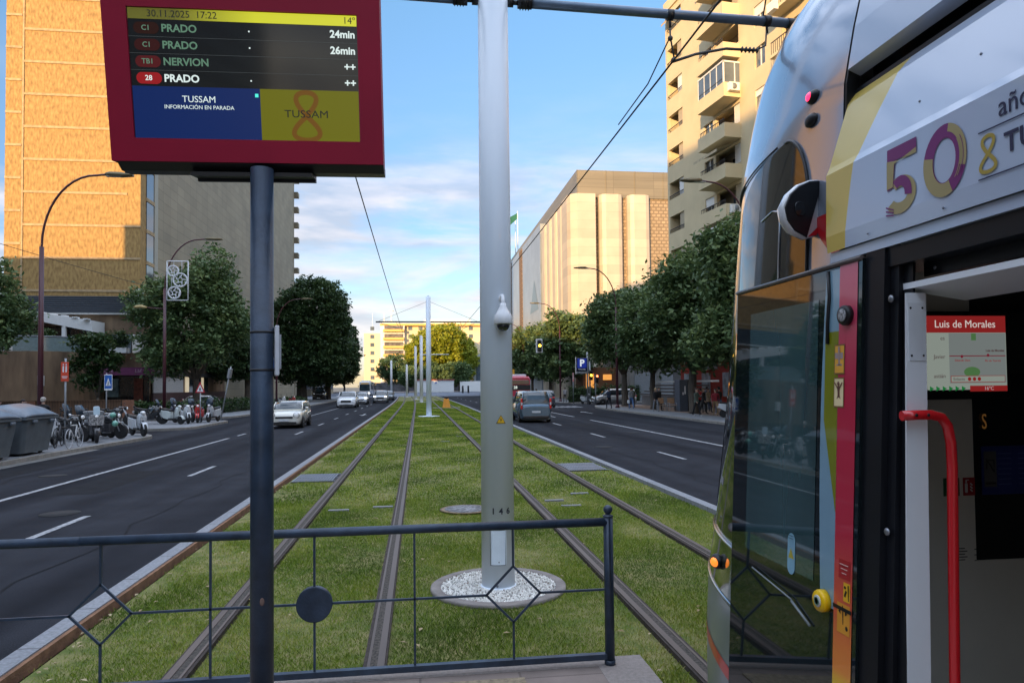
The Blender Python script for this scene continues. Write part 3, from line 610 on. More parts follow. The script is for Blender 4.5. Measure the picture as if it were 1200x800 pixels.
# yellow signal box between the rails
t_ = thing('signal_box', (2.62, 66.6, -.03), 'orange tapered signal box with a black lamp standing in the grass by the right track', 'signal box')
b = MB(); b.loft([[(sx * w, sy * w * .8, z) for sx, sy in ((-1, -1), (1, -1), (1, 1), (-1, 1))] for w, z in ((.38, 0), (.36, .1), (.24, .85), (.2, .9))], smooth=False); b.build('body', M('signal_orange', (.75, .30, .03), rough=.5, var=.1), t_, bevel=.02)
MB().ball((0, 0, .98), (.22, .22, .17)).tube([(0, 0, .8), (0, 0, 1.0)], .19, 12).build('lamp', black, t_)
MB().box((0, 0, .02), (2.6, 1.0, .04)).build('base_slab', concm, t_)
# ================================================================ TRAM
silver = M('tram_silver', (.32, .36, .44), rough=.15, metal=.4, var=.03, scale=2, coat=.55)
glassd = M('tram_dark_glass', (.008, .010, .012), rough=.05, var=.0, spec=.5)
leafg = M('tram_leaf_glass', (.007, .012, .014), rough=.025, var=.1, coat=.4, spec=.6, scale=1.2)
chrome = M('tram_chrome', (.42, .44, .47), rough=.16, metal=1, var=0)
tblack = M('tram_black', (.007, .008, .010), rough=.4, var=.1, spec=.35)
skirt = M('tram_grey_skirt', (.22, .25, .28), rough=.3, metal=.4, var=.05, coat=.3)
redp = M('tram_red', (.50, .012, .02), rough=.3, var=.05, coat=.4)
tram = thing('tram', (2.745, 0, 0), 'white and silver tram with open door and 50 años lettering at the platform', 'tram')
GZ = [0, 3.1, 3.3, 3.5, 3.7, 3.85, 3.95]; GV = [0, 0, .03, .07, .14, .24, .40]
LZ = [.3, .5, .75, 1, 1.25, 1.5, 1.75, 2, 2.25, 2.5, 2.75, 3, 3.2, 3.5, 3.7, 3.85, 3.95]
LV = [2.33, 2.36, 2.38, 2.36, 2.27, 2.19, 2.12, 2.07, 2.02, 1.98, 1.93, 1.87, 1.83, 1.80, 1.72, 1.6, 1.5]
def xs(z): return 1.40 + .047 * (z - 1.08) + float(np.interp(z, GZ, GV))
SY = 2.26
def nose(t, z, o=0.):
    L = float(np.interp(z, LZ, LV)); w = 2.745 - xs(z); n = 2.4
    def p(t, z): 
        L = float(np.interp(z, LZ, LV)); w = 2.745 - xs(z); return Vector((xs(z) + w * (1 - max(0, cos(t)) ** (2 / n)), SY + L * max(0, sin(t)) ** (2 / n), z))
    P0 = p(t, z)
    if o:
        e = 1e-3; t1 = min(max(t, .03), pi / 2 - .03); a = p(t1 + e, z) - p(t1 - e, z); b = p(t1, z + .02) - p(t1, z - .02); nv = a.cross(b).normalized()
        if nv.x > 0: nv = -nv
        P0 += nv * o
    return P0
def mir(p): return Vector((5.49 - p.x, p.y, p.z))
zs = list(np.linspace(.28, 3.3, 46)) + [3.4, 3.5, 3.6, 3.7, 3.78, 3.85, 3.91, 3.95]
ts = [0.0] + list(np.linspace(.04, pi / 2, 34))
b = MB()
for sgn in (0, 1):
    rows = [[(mir(nose(t, z)) if sgn else nose(t, z)) for t in ts] for z in zs]; b.loft(rows, closed=False, caps=False)
top = [nose(t, 3.95) for t in ts] + [mir(nose(t, 3.95)) for t in reversed(ts)]
cv = Vector((2.745, SY + .6, 4.0)); n0 = len(top); b.add(top + [cv], [(i, (i + 1) % n0, n0) for i in range(n0)], 0, True)
nose_o = b.build('nose', silver, tram, world=True)
def npatch(name, zlist, tA, tB, m, o=.004, n=26, parent=None, th=None):
    """sheet lying on the nose, tA(z)..tB(z)"""
    b = MB(); rows = []
    for z in zlist:
        a, c = tA(z), tB(z); rows.append([nose(a + (c - a) * i / n, z, o) for i in range(n + 1)])
    b.loft(rows, closed=False, caps=False); return b.build(name, m, parent or tram, world=True, fixn=True)
def tY(Y, z):       # parameter t at which the near side reaches world Y
    L = float(np.interp(z, LZ, LV)); s_ = max(0, min(1, (Y - SY) / L)); return math.asin(s_ ** 1.2)
# cab side window: arch between Y 2.40 and 2.92
zt_ = 3.03
def aL(z):  # rear edge (Y small)
    return tY(2.47, z) if z < zt_ - .30 else tY(2.47 + .20 * (1 - sqrt(max(0, 1 - ((z - zt_ + .30) / .30) ** 2))), z)
def aR(z): return tY(3.32 + .10 * (2.9 - z), z) if z < zt_ - .22 else tY(3.32 + .10 * (2.9 - z) - .60 * (1 - sqrt(max(0, 1 - ((z - zt_ + .22) / .22) ** 2))), z)
zz = list(np.linspace(1.30, zt_ - .3, 24)) + [zt_ - .3 + .3 * sin(a) for a in np.linspace(.1, pi / 2 - .001, 14)]
win = npatch('cab_side_window', zz, aL, aR, glassd, .005)
rim = MB().tube([nose(aL(z), z, .006) for z in zz] , .006, 6); rim.build('window_frame', tblack, win, world=True)
MB().tube([nose(tY(2.70, z), z, .007) for z in np.linspace(1.3, 2.72, 14)] + [nose(tY(2.72, 2.76), 2.76, .007), nose(tY(2.78, 2.775), 2.775, .007), nose(tY(2.90, 2.76), 2.76, .007)], .004, 6).build('window_trim', chrome, win, world=True)
# black eyebrow line running round the nose above the window
MB().tube([nose(t, 3.03 - .06 * min(1, t) + .02, .006) for t in np.linspace(tY(2.75, 3.03), .9, 14)], [.004] * 6 + [.007] * 8, 6).build('brow_line', tblack, tram, world=True)
# windscreen and front glass
ws = npatch('windscreen', list(np.linspace(1.36, 2.95, 30)), lambda z: .62 + .05 * z, lambda z: pi / 2, glassd, .005)
npatch('windscreen', list(np.linspace(1.36, 2.95, 30)), lambda z: .62 + .05 * z, lambda z: pi / 2, glassd, .005); 
npatch('corner_window', list(np.linspace(1.30, 2.25, 24)), lambda z: tY(2.98, z), lambda z: .55 + .02 * z, glassd, .0045)
# black belt, chrome strips, marker lamp, skirt stripe
belt = npatch('front_belt', list(np.linspace(1.02, 1.26, 10)), lambda z: tY(2.30, z), lambda z: pi / 2, M('belt_black', (.02, .025, .015), rough=.08, coat=1, var=0), .005, 40)
MB().tube([nose(t, 1.27, .006) for t in np.linspace(tY(2.5, 1.27), pi / 2, 40)], .009, 8).build('chrome_strip', chrome, tram, world=True)
MB().tube([nose(t, 1.01, .006) for t in np.linspace(tY(2.5, 1.0), pi / 2, 40)], .008, 8).build('chrome_strip', chrome, tram, world=True)
npatch('skirt', list(np.linspace(.30, .995, 12)), lambda z: tY(2.28, z), lambda z: pi / 2, skirt, .0055, 40)
npatch('red_stripe', list(np.linspace(.66, .72, 4)), lambda z: tY(2.5, z), lambda z: pi / 2, redp, .008, 40)
ml = nose(.44, 1.15, .02)
mk = MB().ball(tuple(ml), (.030, .05, .038), 0, 14, 10).build('marker_lamp', tblack, tram, world=True)
MB().ball(tuple(ml + Vector((-.018, -.012, 0))), (.020, .032, .024), 0, 12, 8).build('marker_lens', M('lamp_orange', (.9, .25, .02), rough=.2, emit=(1, .25, .03), es=.5), mk, world=True)
hl = nose(.30, 1.13, .004); MB().ball(tuple(hl), (.02, .05, .045), 0, 14, 10).build('reflector', M('reflector_grey', (.2, .22, .25), rough=.15, metal=.6), tram, world=True)
npatch('red_wave', list(np.linspace(2.50, 2.66, 8)), lambda z: 0.0, lambda z: tY(2.30 + .12 * sin((z - 2.5) / .16 * pi / 2), z), redp, .004)
npatch('orange_wave', list(np.linspace(2.60, 2.70, 6)), lambda z: 0.0, lambda z: tY(2.28 + .05 * (z - 2.6) / .1, z), M('tram_orange', (.65, .22, .08), rough=.3, coat=.3), .0055)
# two round door lamps above the seam
for z, lit in ((3.135, 1), (3.045, 0)):
    p = nose(tY(2.46, z), z, .006); o_ = MB().ball(tuple(p), (.016, .040, .026), 0, 16, 10).build('door_lamp', tblack, tram, world=True)
    if lit: MB().ball(tuple(p + Vector((-.006, .008, .003))), (.014, .024, .018), 0, 12, 8).build('lamp_lens', M('lamp_red', (.8, .02, .04), rough=.2, emit=(1, .02, .08), es=1.6), o_, world=True)
# camera mirror pod on the seam
PO = [(1.502, 2.807), (1.444, 2.80), (1.383, 2.775), (1.335, 2.736), (1.304, 2.684), (1.314, 2.635), (1.348, 2.596), (1.413, 2.576), (1.461, 2.589), (1.502, 2.638), (1.533, 2.706)]
def podsec(y, f, cx=1.43, cz=2.70): return [(cx + (x - cx) * f + .0, y + (x - 1.29) * .28, cz + (z - cz) * f) for x, z in PO]
pod_o = MB().loft([podsec(2.355, .93), podsec(2.365, 1.0), podsec(2.38, 1.0), podsec(2.41, .90), podsec(2.44, .70), podsec(2.455, .35)]).build('mirror_pod', M('tram_white', (.62, .65, .68), rough=.2, var=.02, coat=.7), tram, world=True)
PF = [(1.502, 2.803), (1.437, 2.792), (1.386, 2.768), (1.342, 2.731), (1.317, 2.682), (1.327, 2.637), (1.360, 2.602), (1.418, 2.580)]
def pfs(y, f): return [(1.40 + (x - 1.40) * f, y + (x - 1.29) * .28, 2.69 + (z - 2.69) * f) for x, z in PF]
face = MB().loft([pfs(2.348, .96), pfs(2.354, 1.0)]).build('pod_face', tblack, pod_o, world=True)
MB().rbox((1.385, 2.374, 2.682), (.05, .006, .052), .018, rz=.27).build('lens', glassd, face, world=True)
MB().tube([Vector((1.47, 2.45, 2.69)), Vector((1.52, 2.47, 2.69))], .04, 10).build('pod_arm', tblack, pod_o, world=True)
MB().add([(1.420, 2.386, 2.583), (1.461, 2.397, 2.592), (1.500, 2.408, 2.640), (1.508, 2.410, 2.655), (1.452, 2.394, 2.648)], [(0, 1, 2, 3)]).build('red_wave', redp, pod_o, world=True)

# ---- side fairing with the yellow band and lettering (rearward from the seam)
fw_ = M('fairing_white', (.46, .54, .68), rough=.22, var=.03, scale=1.5, coat=.5)
fy_ = M('fairing_yellow', (.62, .46, .10), rough=.3, var=.05, coat=.3)
FX = [(2.49, 1.415), (2.50, 1.405), (2.768, 1.412), (2.79, 1.424), (3.02, 1.50), (3.06, 1.53)]
ye = -9.0
def fxz(z): return float(np.interp(z, [a for a, c in FX], [c for a, c in FX]))
def ybound(z): return float(np.interp(z, [2.45, 2.6, 2.75, 2.9, 3.1], [2.155, 2.13, 2.10, 2.045, 1.95]))
zl = [2.495, 2.55, 2.62, 2.70, 2.765, 2.79, 2.85, 2.92, 2.98, 3.02, 3.06]
def fsheet(name, ya, yb, m, o=0., zl=zl, nn=8, parent=None):
    b = MB(); rows = [[(fxz(z) - o, ya(z) + (yb(z) - ya(z)) * i / nn, z) for i in range(nn + 1)] for z in zl]; b.loft(rows, closed=False, caps=False, smooth=False); return b.build(name, m, parent or tram, world=True)
fair = fsheet('side_fairing', lambda z: ye, lambda z: ybound(z), fw_); fsheet('yellow_band', ybound, lambda z: SY - .012, fy_, 0)
MB().bb((1.42, ye, 2.46), (1.60, SY - .012, 2.494)).build('fairing_edge', fw_, tram, world=True)
b = MB(); b.loft([[(xs(z) + .003, SY - .012, z), (xs(z) + .003, SY + .001, z), (xs(z) + .05, SY + .001, z), (xs(z) + .05, SY - .012, z)] for z in np.linspace(2.45, 3.94, 24)], smooth=False); b.build('seam', tblack, tram, world=True)
MB().bb((1.53, ye, 3.055), (1.66, SY - .013, 3.075)).build('gutter', tblack, tram, world=True); MB().bb((1.60, ye, 3.075), (1.66, SY - .013, 3.16)).build('gutter', tblack, tram, world=True)
up = MB(); up.loft([[(xs(z) + (.05 if z < 3.13 else 0), y, z) for y in (ye, SY - .012)] for z in (3.125, 3.145, 3.3, 3.4, 3.5, 3.6, 3.7, 3.78, 3.85, 3.9, 3.95)], closed=False, caps=False, smooth=False); up.build('roof_fairing', fw_, tram, world=True)
MB().bb((1.5605, .9, 3.36), (1.59, 1.42, 3.5)).build('flag_sticker', M('flag_blue', (.02, .07, .40), rough=.3), tram, world=True) if False else None
fs_ = MB(); fs_.add([(xs(3.27) - .004, 2.02, 3.27), (xs(3.27) - .004, 1.86, 3.27), (xs(3.42) - .004, 1.86, 3.42), (xs(3.42) - .004, 2.02, 3.42)], [(0, 1, 2, 3)]); fs_.build('flag_sticker', M('flag_blue', (.02, .07, .40), rough=.3), tram, world=True)
# roof, far side and underframe so that the body is a closed volume
body = MB(); body.bb((1.9, ye, 3.6), (3.6, SY, 3.9), 0); body.loft([[(5.49 - xs(z), y, z) for y in (ye, SY)] for z in (.3, 1.0, 2.5, 3.3, 3.6, 3.9)], closed=False, caps=False, smooth=False)
body.bb((1.46, ye, .28), (4.0, 2.9, .33)); body.build('body_shell', silver, tram, world=True)
fi = MB().bb((1.45, ye, .33), (4.0, 3.3, .345)); fi.build('floor', M('tram_floor', (.05, .055, .06), rough=.7), tram, world=True)
inm = M('tram_interior', (.42, .42, .38), rough=.6, var=.04)
MB().bb((1.58, ye, 2.52), (4.0, SY + .6, 2.56)).build('ceiling', inm, tram, world=True)
bs = MB(); bs.loft([[(xs(z) + .0, y, z) for y in (1.96, SY)] for z in (.28, 1, 2, 2.44)], closed=False, caps=False, smooth=False); bs.build('side_panel', silver, tram, world=True)
# rearward side wall behind the door (outside the frame)
bs = MB(); bs.loft([[(xs(z), y, z) for y in (ye, .35)] for z in (.28, 1.2, 2.1, 2.46)], closed=False, caps=False, smooth=False); bs.build('side_panel', fw_, tram, world=True)
# ---- open door leaf, slid forward outside the body
lx = lambda z: 1.345 + .047 * (z - 1.08)
leaf_y0, leaf_y1 = 2.055, 2.935
def lsheet(b, y0, y1, z0, z1, o=0., n=6, mi=0, yf=None):
    rows = []
    for i in range(n + 1):
        z = z0 + (z1 - z0) * i / n; rows.append([(lx(z) - o, y0, z), (lx(z) - o, y1, z)])
    return b.loft(rows, closed=False, caps=False, smooth=False, mi=mi)
b = MB(); b.loft([[(lx(z), leaf_y0, z), (lx(z), leaf_y1, z), (lx(z) + .038, leaf_y1, z), (lx(z) + .038, leaf_y0, z)] for z in (.42, 1.0, 1.7, 2.445)], smooth=False)
leaf = b.build('door_leaf', leafg, tram, world=True)
b = MB(); lsheet(b, leaf_y0 + .24, leaf_y1 - .13, 1.36, 2.34, .0015); b.build('leaf_window', M('leaf_glass_clear', (.036, .078, .085), rough=.02, coat=.4, var=.25, scale=1.5, stretch=(.1, 2.2, .3), spec=1), leaf, world=True)
b = MB(); b.tube([(lx(2.445) - .002, leaf_y0, 2.446), (lx(2.445) - .002, leaf_y1, 2.446)], .009, 6); b.build('leaf_trim', M('trim_brown', (.10, .085, .08), rough=.4), leaf, world=True)
b = MB(); b.tube([(lx(1.3) - .012, 2.42, 1.24 + .02), (lx(1.3) - .012, 2.72, 1.30)], .003, 8).tube([(lx(1.3) - .012, 2.30, 1.205), (lx(1.3) - .012, 2.42, 1.255)], .0045, 8); b.build('leaf_sill', M('sill_grey', (.2, .23, .25), rough=.4), leaf, world=True)
# red to yellow film strip
stm = M('film_gradient', (.5, .02, .06), rough=.28, var=0, coat=.5); n_, l_, b_ = nodes(stm)
t = n_.new('ShaderNodeTexCoord'); sx_ = n_.new('ShaderNodeSeparateXYZ'); l_.new(t.outputs['Generated'], sx_.inputs[0]); r_ = n_.new('ShaderNodeValToRGB'); e_ = r_.color_ramp.elements
e_[0].position = .0; e_[0].color = (.72, .55, .02, 1); e_[1].position = 1; e_[1].color = (.62, .10, .17, 1)
for p_, c_ in ((.32, (.75, .50, .02)), (.345, (.80, .26, .04)), (.44, (.66, .10, .05)), (.56, (.50, .02, .05)), (.8, (.46, .01, .05))):
    e = e_.new(p_); e.color = (*c_, 1)
l_.new(sx_.outputs[2], r_.inputs[0]); l_.new(r_.outputs[0], b_.inputs['Base Color'])
b = MB(); lsheet(b, 2.075, 2.172, .42, 2.44, .002, 10); b.build('film_strip', stm, leaf, world=True)
b = MB(); b.box((lx(1.3) - .0035, 2.1235, 1.318), (.001, .097, .012)); b.build('film_gap', tblack, leaf, world=True)
# pale blue film and olive film
b = MB(); ol = M('film_olive', (.20, .22, .01), rough=.2, coat=.6, var=.05); bl_ = M('film_blue', (.20, .34, .44), rough=.2, coat=.6, var=.05)
lsheet(b, 2.172, 2.212, .6, 2.44, .0018); 
b = MB(); rows = []
for i in range(15):
    z = 1.30 + (2.43 - 1.30) * i / 14; rows.append([(lx(z) - .0016, 2.1725, z), (lx(z) - .0016, 2.25 + .02 * sin(i / 14 * pi), z)])
b.loft(rows, closed=False, caps=False, smooth=False); b.build('film_pale', bl_, leaf, world=True)
b = MB(); rows = []
for i in range(15):
    z = 1.62 + (2.22 - 1.62) * i / 14; s_ = sin(pi * min(1, (i + .6) / 15)) ; rows.append([(lx(z) - .0022, 2.1725, z), (lx(z) - .0022, 2.1725 + .075 * min(1, i / 7) + .002, z)])
b.loft(rows, closed=False, caps=False, smooth=False); b.build('film_olive', ol, leaf, world=True)
b = MB(); b.tube([(lx(2.4) - .004, 2.235, 2.43), (lx(2.3) - .004, 2.225, 2.34), (lx(2.2) - .004, 2.232, 2.25), (lx(2.1) - .004, 2.228, 2.18)], .006, 6); b.build('cable_line', tblack, leaf, world=True)
# stickers, loudspeaker-like buzzer, yellow button
def disc(name, y, z, r, th, m, parent, o=0.): b = MB(); b.lathe([(r, 0), (r, -th * .7), (r * .9, -th), (0, -th)], (lx(z) - o, y, z), 'x', 28); return b.build(name, m, parent, world=True)
bz = disc('buzzer', 2.125, 2.268, .033, .02, tblack, leaf, .002)
disc('buzzer_grille', 2.125, 2.268, .021, .003, M('grille_grey', (.45, .46, .48), rough=.5, col2=(.05, .05, .05), scale=120), bz, .022)
yb_ = disc('door_button', 2.222, 1.315, .037, .026, M('button_yellow', (.85, .52, .0), rough=.35, var=.03), leaf, .002)
bi = disc('button_centre', 2.222, 1.315, .020, .004, M('button_grey', (.55, .56, .55), rough=.35), yb_, .028)
b = MB(); b.lathe([(.0135, 0), (.0135, -.0012), (.011, -.0012), (.011, 0)], (lx(1.315) - .0325, 2.222, 1.315), 'x', 20); b.build('button_mark', M('mark_green', (.1, .25, .15)), bi, world=True)
def lrect(name, y0, y1, z0, z1, m, parent, o): b = MB(); lsheet(b, y0, y1, z0, z1, o, 2); return b.build(name, m, parent, world=True)
amber = M('sticker_amber', (.72, .36, .04), rough=.45, var=.05); cream = M('sticker_cream', (.75, .62, .35), rough=.5)
for (z0, z1), k in (((2.075, 2.175), 0), ((1.965, 2.065), 1)):
    s1 = lrect('sticker', 2.135, 2.192, z0, z1, M('sticker_brown', (.20, .10, .03), rough=.5), leaf, .0035); s2 = lrect('sticker_field', 2.139, 2.188, z0 + .005, z1 - .005, amber if k == 0 else cream, s1, .004)
    zc = (z0 + z1) / 2; yc = 2.1635; b = MB()
    if k == 0:
        b.box((lx(zc) - .0047, yc, zc), (.0006, .008, .085)).box((lx(zc) - .0047, yc - .014, zc + .012), (.0006, .014, .02)).box((lx(zc) - .0047, yc + .014, zc + .012), (.0006, .014, .02)).box((lx(zc) - .0047, yc, zc - .02), (.0006, .03, .008))
    else:
        b.box((lx(zc) - .0047, yc, zc + .003), (.0006, .010, .04)); b.ball((lx(zc) - .0047, yc, zc + .03), (.0005, .007, .007), 0, 10, 6)
        for s_ in (-1, 1): b.box((lx(zc) - .0047, yc + s_ * .011, zc - .025), (.0006, .004, .035), rx=s_ * .5); b.box((lx(zc) - .0047, yc + s_ * .012, zc + .022), (.0006, .004, .03), rx=-s_ * .7)
    b.build('pictogram', M('picto_grey', (.35, .27, .28), rough=.5) if k == 0 else M('picto_brown', (.15, .06, .04), rough=.5), s2, world=True)
b = MB(); zc = 1.42; yc = 2.44; pts = []
for k in range(28):
    a = 2 * pi * k / 28; pts.append((yc + .026 * cos(a), zc + .03 * sin(a) + (.045 if sin(a) > 0 else -.045)))
b.add([(lx(z) - .003, y, z) for y, z in pts], [tuple(range(28))]); st = b.build('warning_sticker', M('sticker_blue', (.22, .42, .55), rough=.4), leaf, world=True)
b = MB(); b.add([(lx(zc) - .0038, yc - .02, zc - .018), (lx(zc) - .0038, yc + .02, zc - .018), (lx(zc) - .0038, yc, zc + .02)], [(0, 1, 2)]); b.build('warning_triangle', M('tri_yellow', (.5, .42, .05)), st, world=True)
b = MB()
for k in range(4): b.box((lx(zc) - .0038, yc, zc + .066 - .010 * k if k < 2 else zc - .035 - .012 * (k - 2)), (.0004, .03, .003))
b.build('fine_print', M('print_grey', (.05, .12, .16)), st, world=True)
rs = lrect('red_notice', 2.085, 2.145, 1.415, 1.475, M('notice_red', (.40, .015, .02), rough=.4), leaf, .0035)
b = MB()
for k in range(3): b.box((lx(1.44) - .0045, 2.115, 1.46 - .014 * k), (.0004, .045 - .01 * k, .003))
b.build('fine_print', M('print_pale', (.7, .45, .4)), rs, world=True)
py1 = lrect('door_sticker', 2.083, 2.118, 1.345, 1.405, M('sticker_orange', (.78, .42, .02), rough=.4), leaf, .0035); b = MB(); b.box((lx(1.37) - .0044, 2.0905, 1.375), (.0005, .004, .05)).ball((lx(1.37) - .0044, 2.108, 1.39), (.0004, .005, .005), 0, 8, 5).box((lx(1.37) - .0044, 2.106, 1.37), (.0005, .008, .022), rx=.4); b.build('pictogram', tblack, py1, world=True)
py2 = lrect('door_sticker', 2.083, 2.150, 1.24, 1.335, M('sticker_orange2', (.70, .30, .03), rough=.4), leaf, .0032); b = MB(); b.box((lx(1.3) - .0044, 2.118, 1.29), (.0005, .004, .08))
for s_ in (-1, 1): b.add([(lx(1.3) - .0044, 2.118 + s_ * .012, 1.316), (lx(1.3) - .0044, 2.118 + s_ * .012, 1.30), (lx(1.3) - .0044, 2.118 + s_ * .024, 1.308)], [(0, 1, 2)])
b.ball((lx(1.27) - .0044, 2.098, 1.262), (.0004, .007, .008), 0, 8, 5); b.build('pictogram', tblack, py2, world=True)
# ---- portal frame, inside pillar, header, grab rail, cab wall with screen
b = MB()
for y0, y1, o in ((1.965, 2.055, .0), (1.925, 1.963, .02), (1.885, 1.923, .035)): b.loft([[(lx(z) + .012 + o, y0, z), (lx(z) + .012 + o, y1, z), (lx(z) + .055, y1, z), (lx(z) + .055, y0, z)] for z in (.3, 1.2, 2.49)], smooth=False)
b.build('door_frame', M('rubber_black', (.006, .007, .010), rough=.45, var=.2, spec=.3), tram, world=True)
b = MB(); b.bb((1.43, .3, 2.40), (1.60, 2.05, 2.492)).bb((1.50, .3, 2.36), (1.60, 1.9, 2.40)); b.build('door_header', tblack, tram, world=True)
b = MB(); b.tube([(1.47, 1.86, 2.415), (1.46, .9, 2.44)], .006, 6).tube([(1.43, 1.9, 2.46), (1.43, .9, 2.468)], .006, 6); b.build('header_trim', M('trim_grey', (.12, .14, .17), rough=.4, metal=.5), tram, world=True)
pw = M('pillar_white', (.78, .82, .86), rough=.4, var=.02)
b = MB(); b.loft([[(1.395 + .026 * (z - 1.16), 1.88, z), (1.470 + .016 * (z - 1.16), 1.88, z), (1.470 + .016 * (z - 1.16), 1.895, z), (1.402 + .026 * (z - 1.16), 1.895, z)] for z in (.35, 1.2, 2.31)], smooth=False)
pil = b.build('inner_pillar', pw, tram, world=True)
b = MB(); b.box((1.455, 1.8785, 2.195), (.052, .002, .17)); pn = b.build('pillar_plate', M('plate_white2', (.70, .74, .78), rough=.45), pil, world=True)
b = MB()
for x in (1.436, 1.474):
    for z in (2.125, 2.265): b.ball((x, 1.8775, z), (.0035, .002, .0035), 0, 8, 6)
b.build('screw', tblack, pn, world=True)
b = MB(); b.loft([[(1.45, y, z0), (1.66, y, z0 - .03), (1.66, y, z0 - .008), (1.45, y, z0 + .018)] for y, z0 in ((1.93, 2.325), (.6, 2.33))], smooth=False); b.build('header_shelf', pw, tram, world=True)
b = MB(); b.tube([(1.385, 1.86, 1.95), (1.425, 1.855, 1.952), (1.473, 1.855, 1.952), (1.505, 1.855, 1.945), (1.525, 1.855, 1.92), (1.535, 1.855, 1.87), (1.537, 1.855, 1.8), (1.524, 1.855, 1.1), (1.516, 1.855, .5)], .0145, 14)
gr = b.build('grab_rail', M('rail_red', (.62, .015, .02), rough=.22, var=.02, coat=.6), tram, world=True)
b = MB(); b.ball((1.417, 1.84, 1.952), (.005, .003, .005), 0, 8, 6).ball((1.455, 1.84, 1.952), (.005, .003, .005), 0, 8, 6); b.build('rail_bolt', tblack, gr, world=True)
CY = 2.5
b = MB(); b.bb((1.50, CY, .345), (2.165, CY + .03, 2.52)).bb((2.165, CY, .345), (3.9, CY + .03, 1.345)); cw = b.build('cab_wall', M('cab_wall_beige', (.66, .65, .58), rough=.5, var=.03), tram, world=True)
b = MB(); b.bb((2.165, CY + .006, 1.345), (3.9, CY + .03, 2.52)); b.build('cab_window', glassd, tram, world=True)
b = MB(); b.bb((3.95, -4, .345), (4.0, 2.5, 1.3)).bb((3.95, -4, 2.1), (4, 2.5, 2.5)); b.build('interior_wall', inm, tram, world=True)
b = MB(); b.bb((2.20, CY - .0, 1.60), (2.5, CY + .004, 1.79)); po = b.build('blue_poster', M('poster_blue', (.012, .025, .16), rough=.4), tram, world=True)
b = MB(); b.bb((2.208, CY - .003, 1.63), (2.262, CY - .001, 1.77)); po2 = b.build('poster_panel', M('poster_grey', (.08, .08, .085)), po, world=True)
b = MB(); b.box((2.235, CY - .0035, 1.735), (.034, .0006, .004), rx=0).tube([(2.218, CY - .004, 1.70), (2.218, CY - .004, 1.74), (2.25, CY - .004, 1.69), (2.25, CY - .004, 1.735)], .003, 4).box((2.235, CY - .0035, 1.645), (.044, .0006, .008)); b.build('poster_mark', M('poster_ink', (.01, .01, .01)), po2, world=True)
b = MB()
for c_ in range(2):
    for k in range(7): b.box((2.30 + .09 * c_, CY - .001, 1.76 - .02 * k), (.06, .0008, .003))
b.build('fine_print', M('print_blue', (.08, .11, .3)), po, world=True)
text('lettering', 'S', .085, (2.215, CY - .002, 1.885), (pi / 2, 0, 0), M('letter_orange', (.35, .17, .05), rough=.5, emit=(.2, .09, .02), es=.15), tram, world=True, sx=.6)
scr = MB().rbox((2.145, CY - .03, 2.148), (.40, .05, .34), .012).build('line_screen', tblack, tram, world=True)
ys = CY - .0562
def sq(x0, z0, x1, z1, m, name='screen_field', dy=0): b = MB(); b.bb((x0, ys - dy - .0006, z0), (x1, ys - dy, z1)); return b.build(name, m, scr, world=True)
er = em('line_red', (.16, .010, .010), .55); ew = em('line_white', (.22, .25, .22), .42); eg = em('line_grey', (.15, .17, .165), .42); ink = M('line_ink', (.03, .02, .02), emit=(.03, .02, .02), es=1)
sq(1.955, 2.235, 2.325, 2.30, er); sq(1.955, 2.015, 2.325, 2.235, ew); sq(2.08, 2.04, 2.322, 2.233, eg, dy=.0008); sq(2.165, 2.008, 2.325, 2.03, er, dy=.0009)
egr = em('map_green', (.06, .14, .05), .42)
sq(2.175, 2.205, 2.195, 2.232, egr, 'map_patch', .0015)
b = MB(); b.add([(2.175 + .035 * cos(2 * pi * k / 16), ys - .0018, 2.083 + .02 * sin(2 * pi * k / 16)) for k in range(16)], [tuple(range(16))]); b.build('map_patch', egr, scr, world=True)
b = MB(); b.box((2.20, ys - .002, 2.145), (.24, .0006, .0035)).ball((2.133, ys - .002, 2.143), (.006, .001, .006), 0, 10, 6).ball((2.245, ys - .002, 2.147), (.006, .001, .006), 0, 10, 6); b.build('map_line', em('map_dark', (.12, .01, .02), .5), scr, world=True)
def ltx(s, size, x, z, m, al='CENTER', bd=0.): return text('lettering', s, size, (x, ys - .0025, z), (pi / 2, 0, 0), m, scr, al, bd, .0003, world=True)
ltx('Luis de Morales', .041, 2.150, 2.267, em('line_text', (.40, .35, .33), .6)); ltx('16ºC', .02, 2.245, 2.019, em('line_text2', (.3, .25, .25), .5))
for s, z in (('es', 2.213), ('Javier', 2.142), ('astián', 2.068)): ltx(s, .022, 2.062, z, ink, 'RIGHT')
ltx('Luis de Morales', .0125, 2.275, 2.165, ink, 'CENTER', .0004); ltx('Eduardo Dato', .0115, 2.135, 2.128, er, 'CENTER'); ltx('Pío de Tzarotz', .0115, 2.265, 2.126, er)
b = MB(); b.box((2.20, ys - .0016, 2.056), (.232, .0006, .026)); b.build('map_key', er, scr, world=True); b = MB(); b.box((2.20, ys - .0022, 2.056), (.228, .0006, .022)); b.build('map_key', ew, scr, world=True)
ltx('Enlaces', .0165, 2.118, 2.056, ink)
b = MB()
for k in range(3): b.ball((2.162 + .021 * k, ys - .003, 2.056), (.0075, .0008, .0075), 0, 12, 6)
b.build('map_badge', er, scr, world=True); b = MB()
for k in range(7): x = 1.975 + .027 * k; b.add([(x - .008, ys - .002, 2.010), (x - .008, ys - .002, 2.030), (x + .010, ys - .002, 2.02)], [(0, 1, 2)])
b.build('green_arrows', em('arrow_green', (.01, .12, .03), .5), scr, world=True)
scr.location.x -= .055
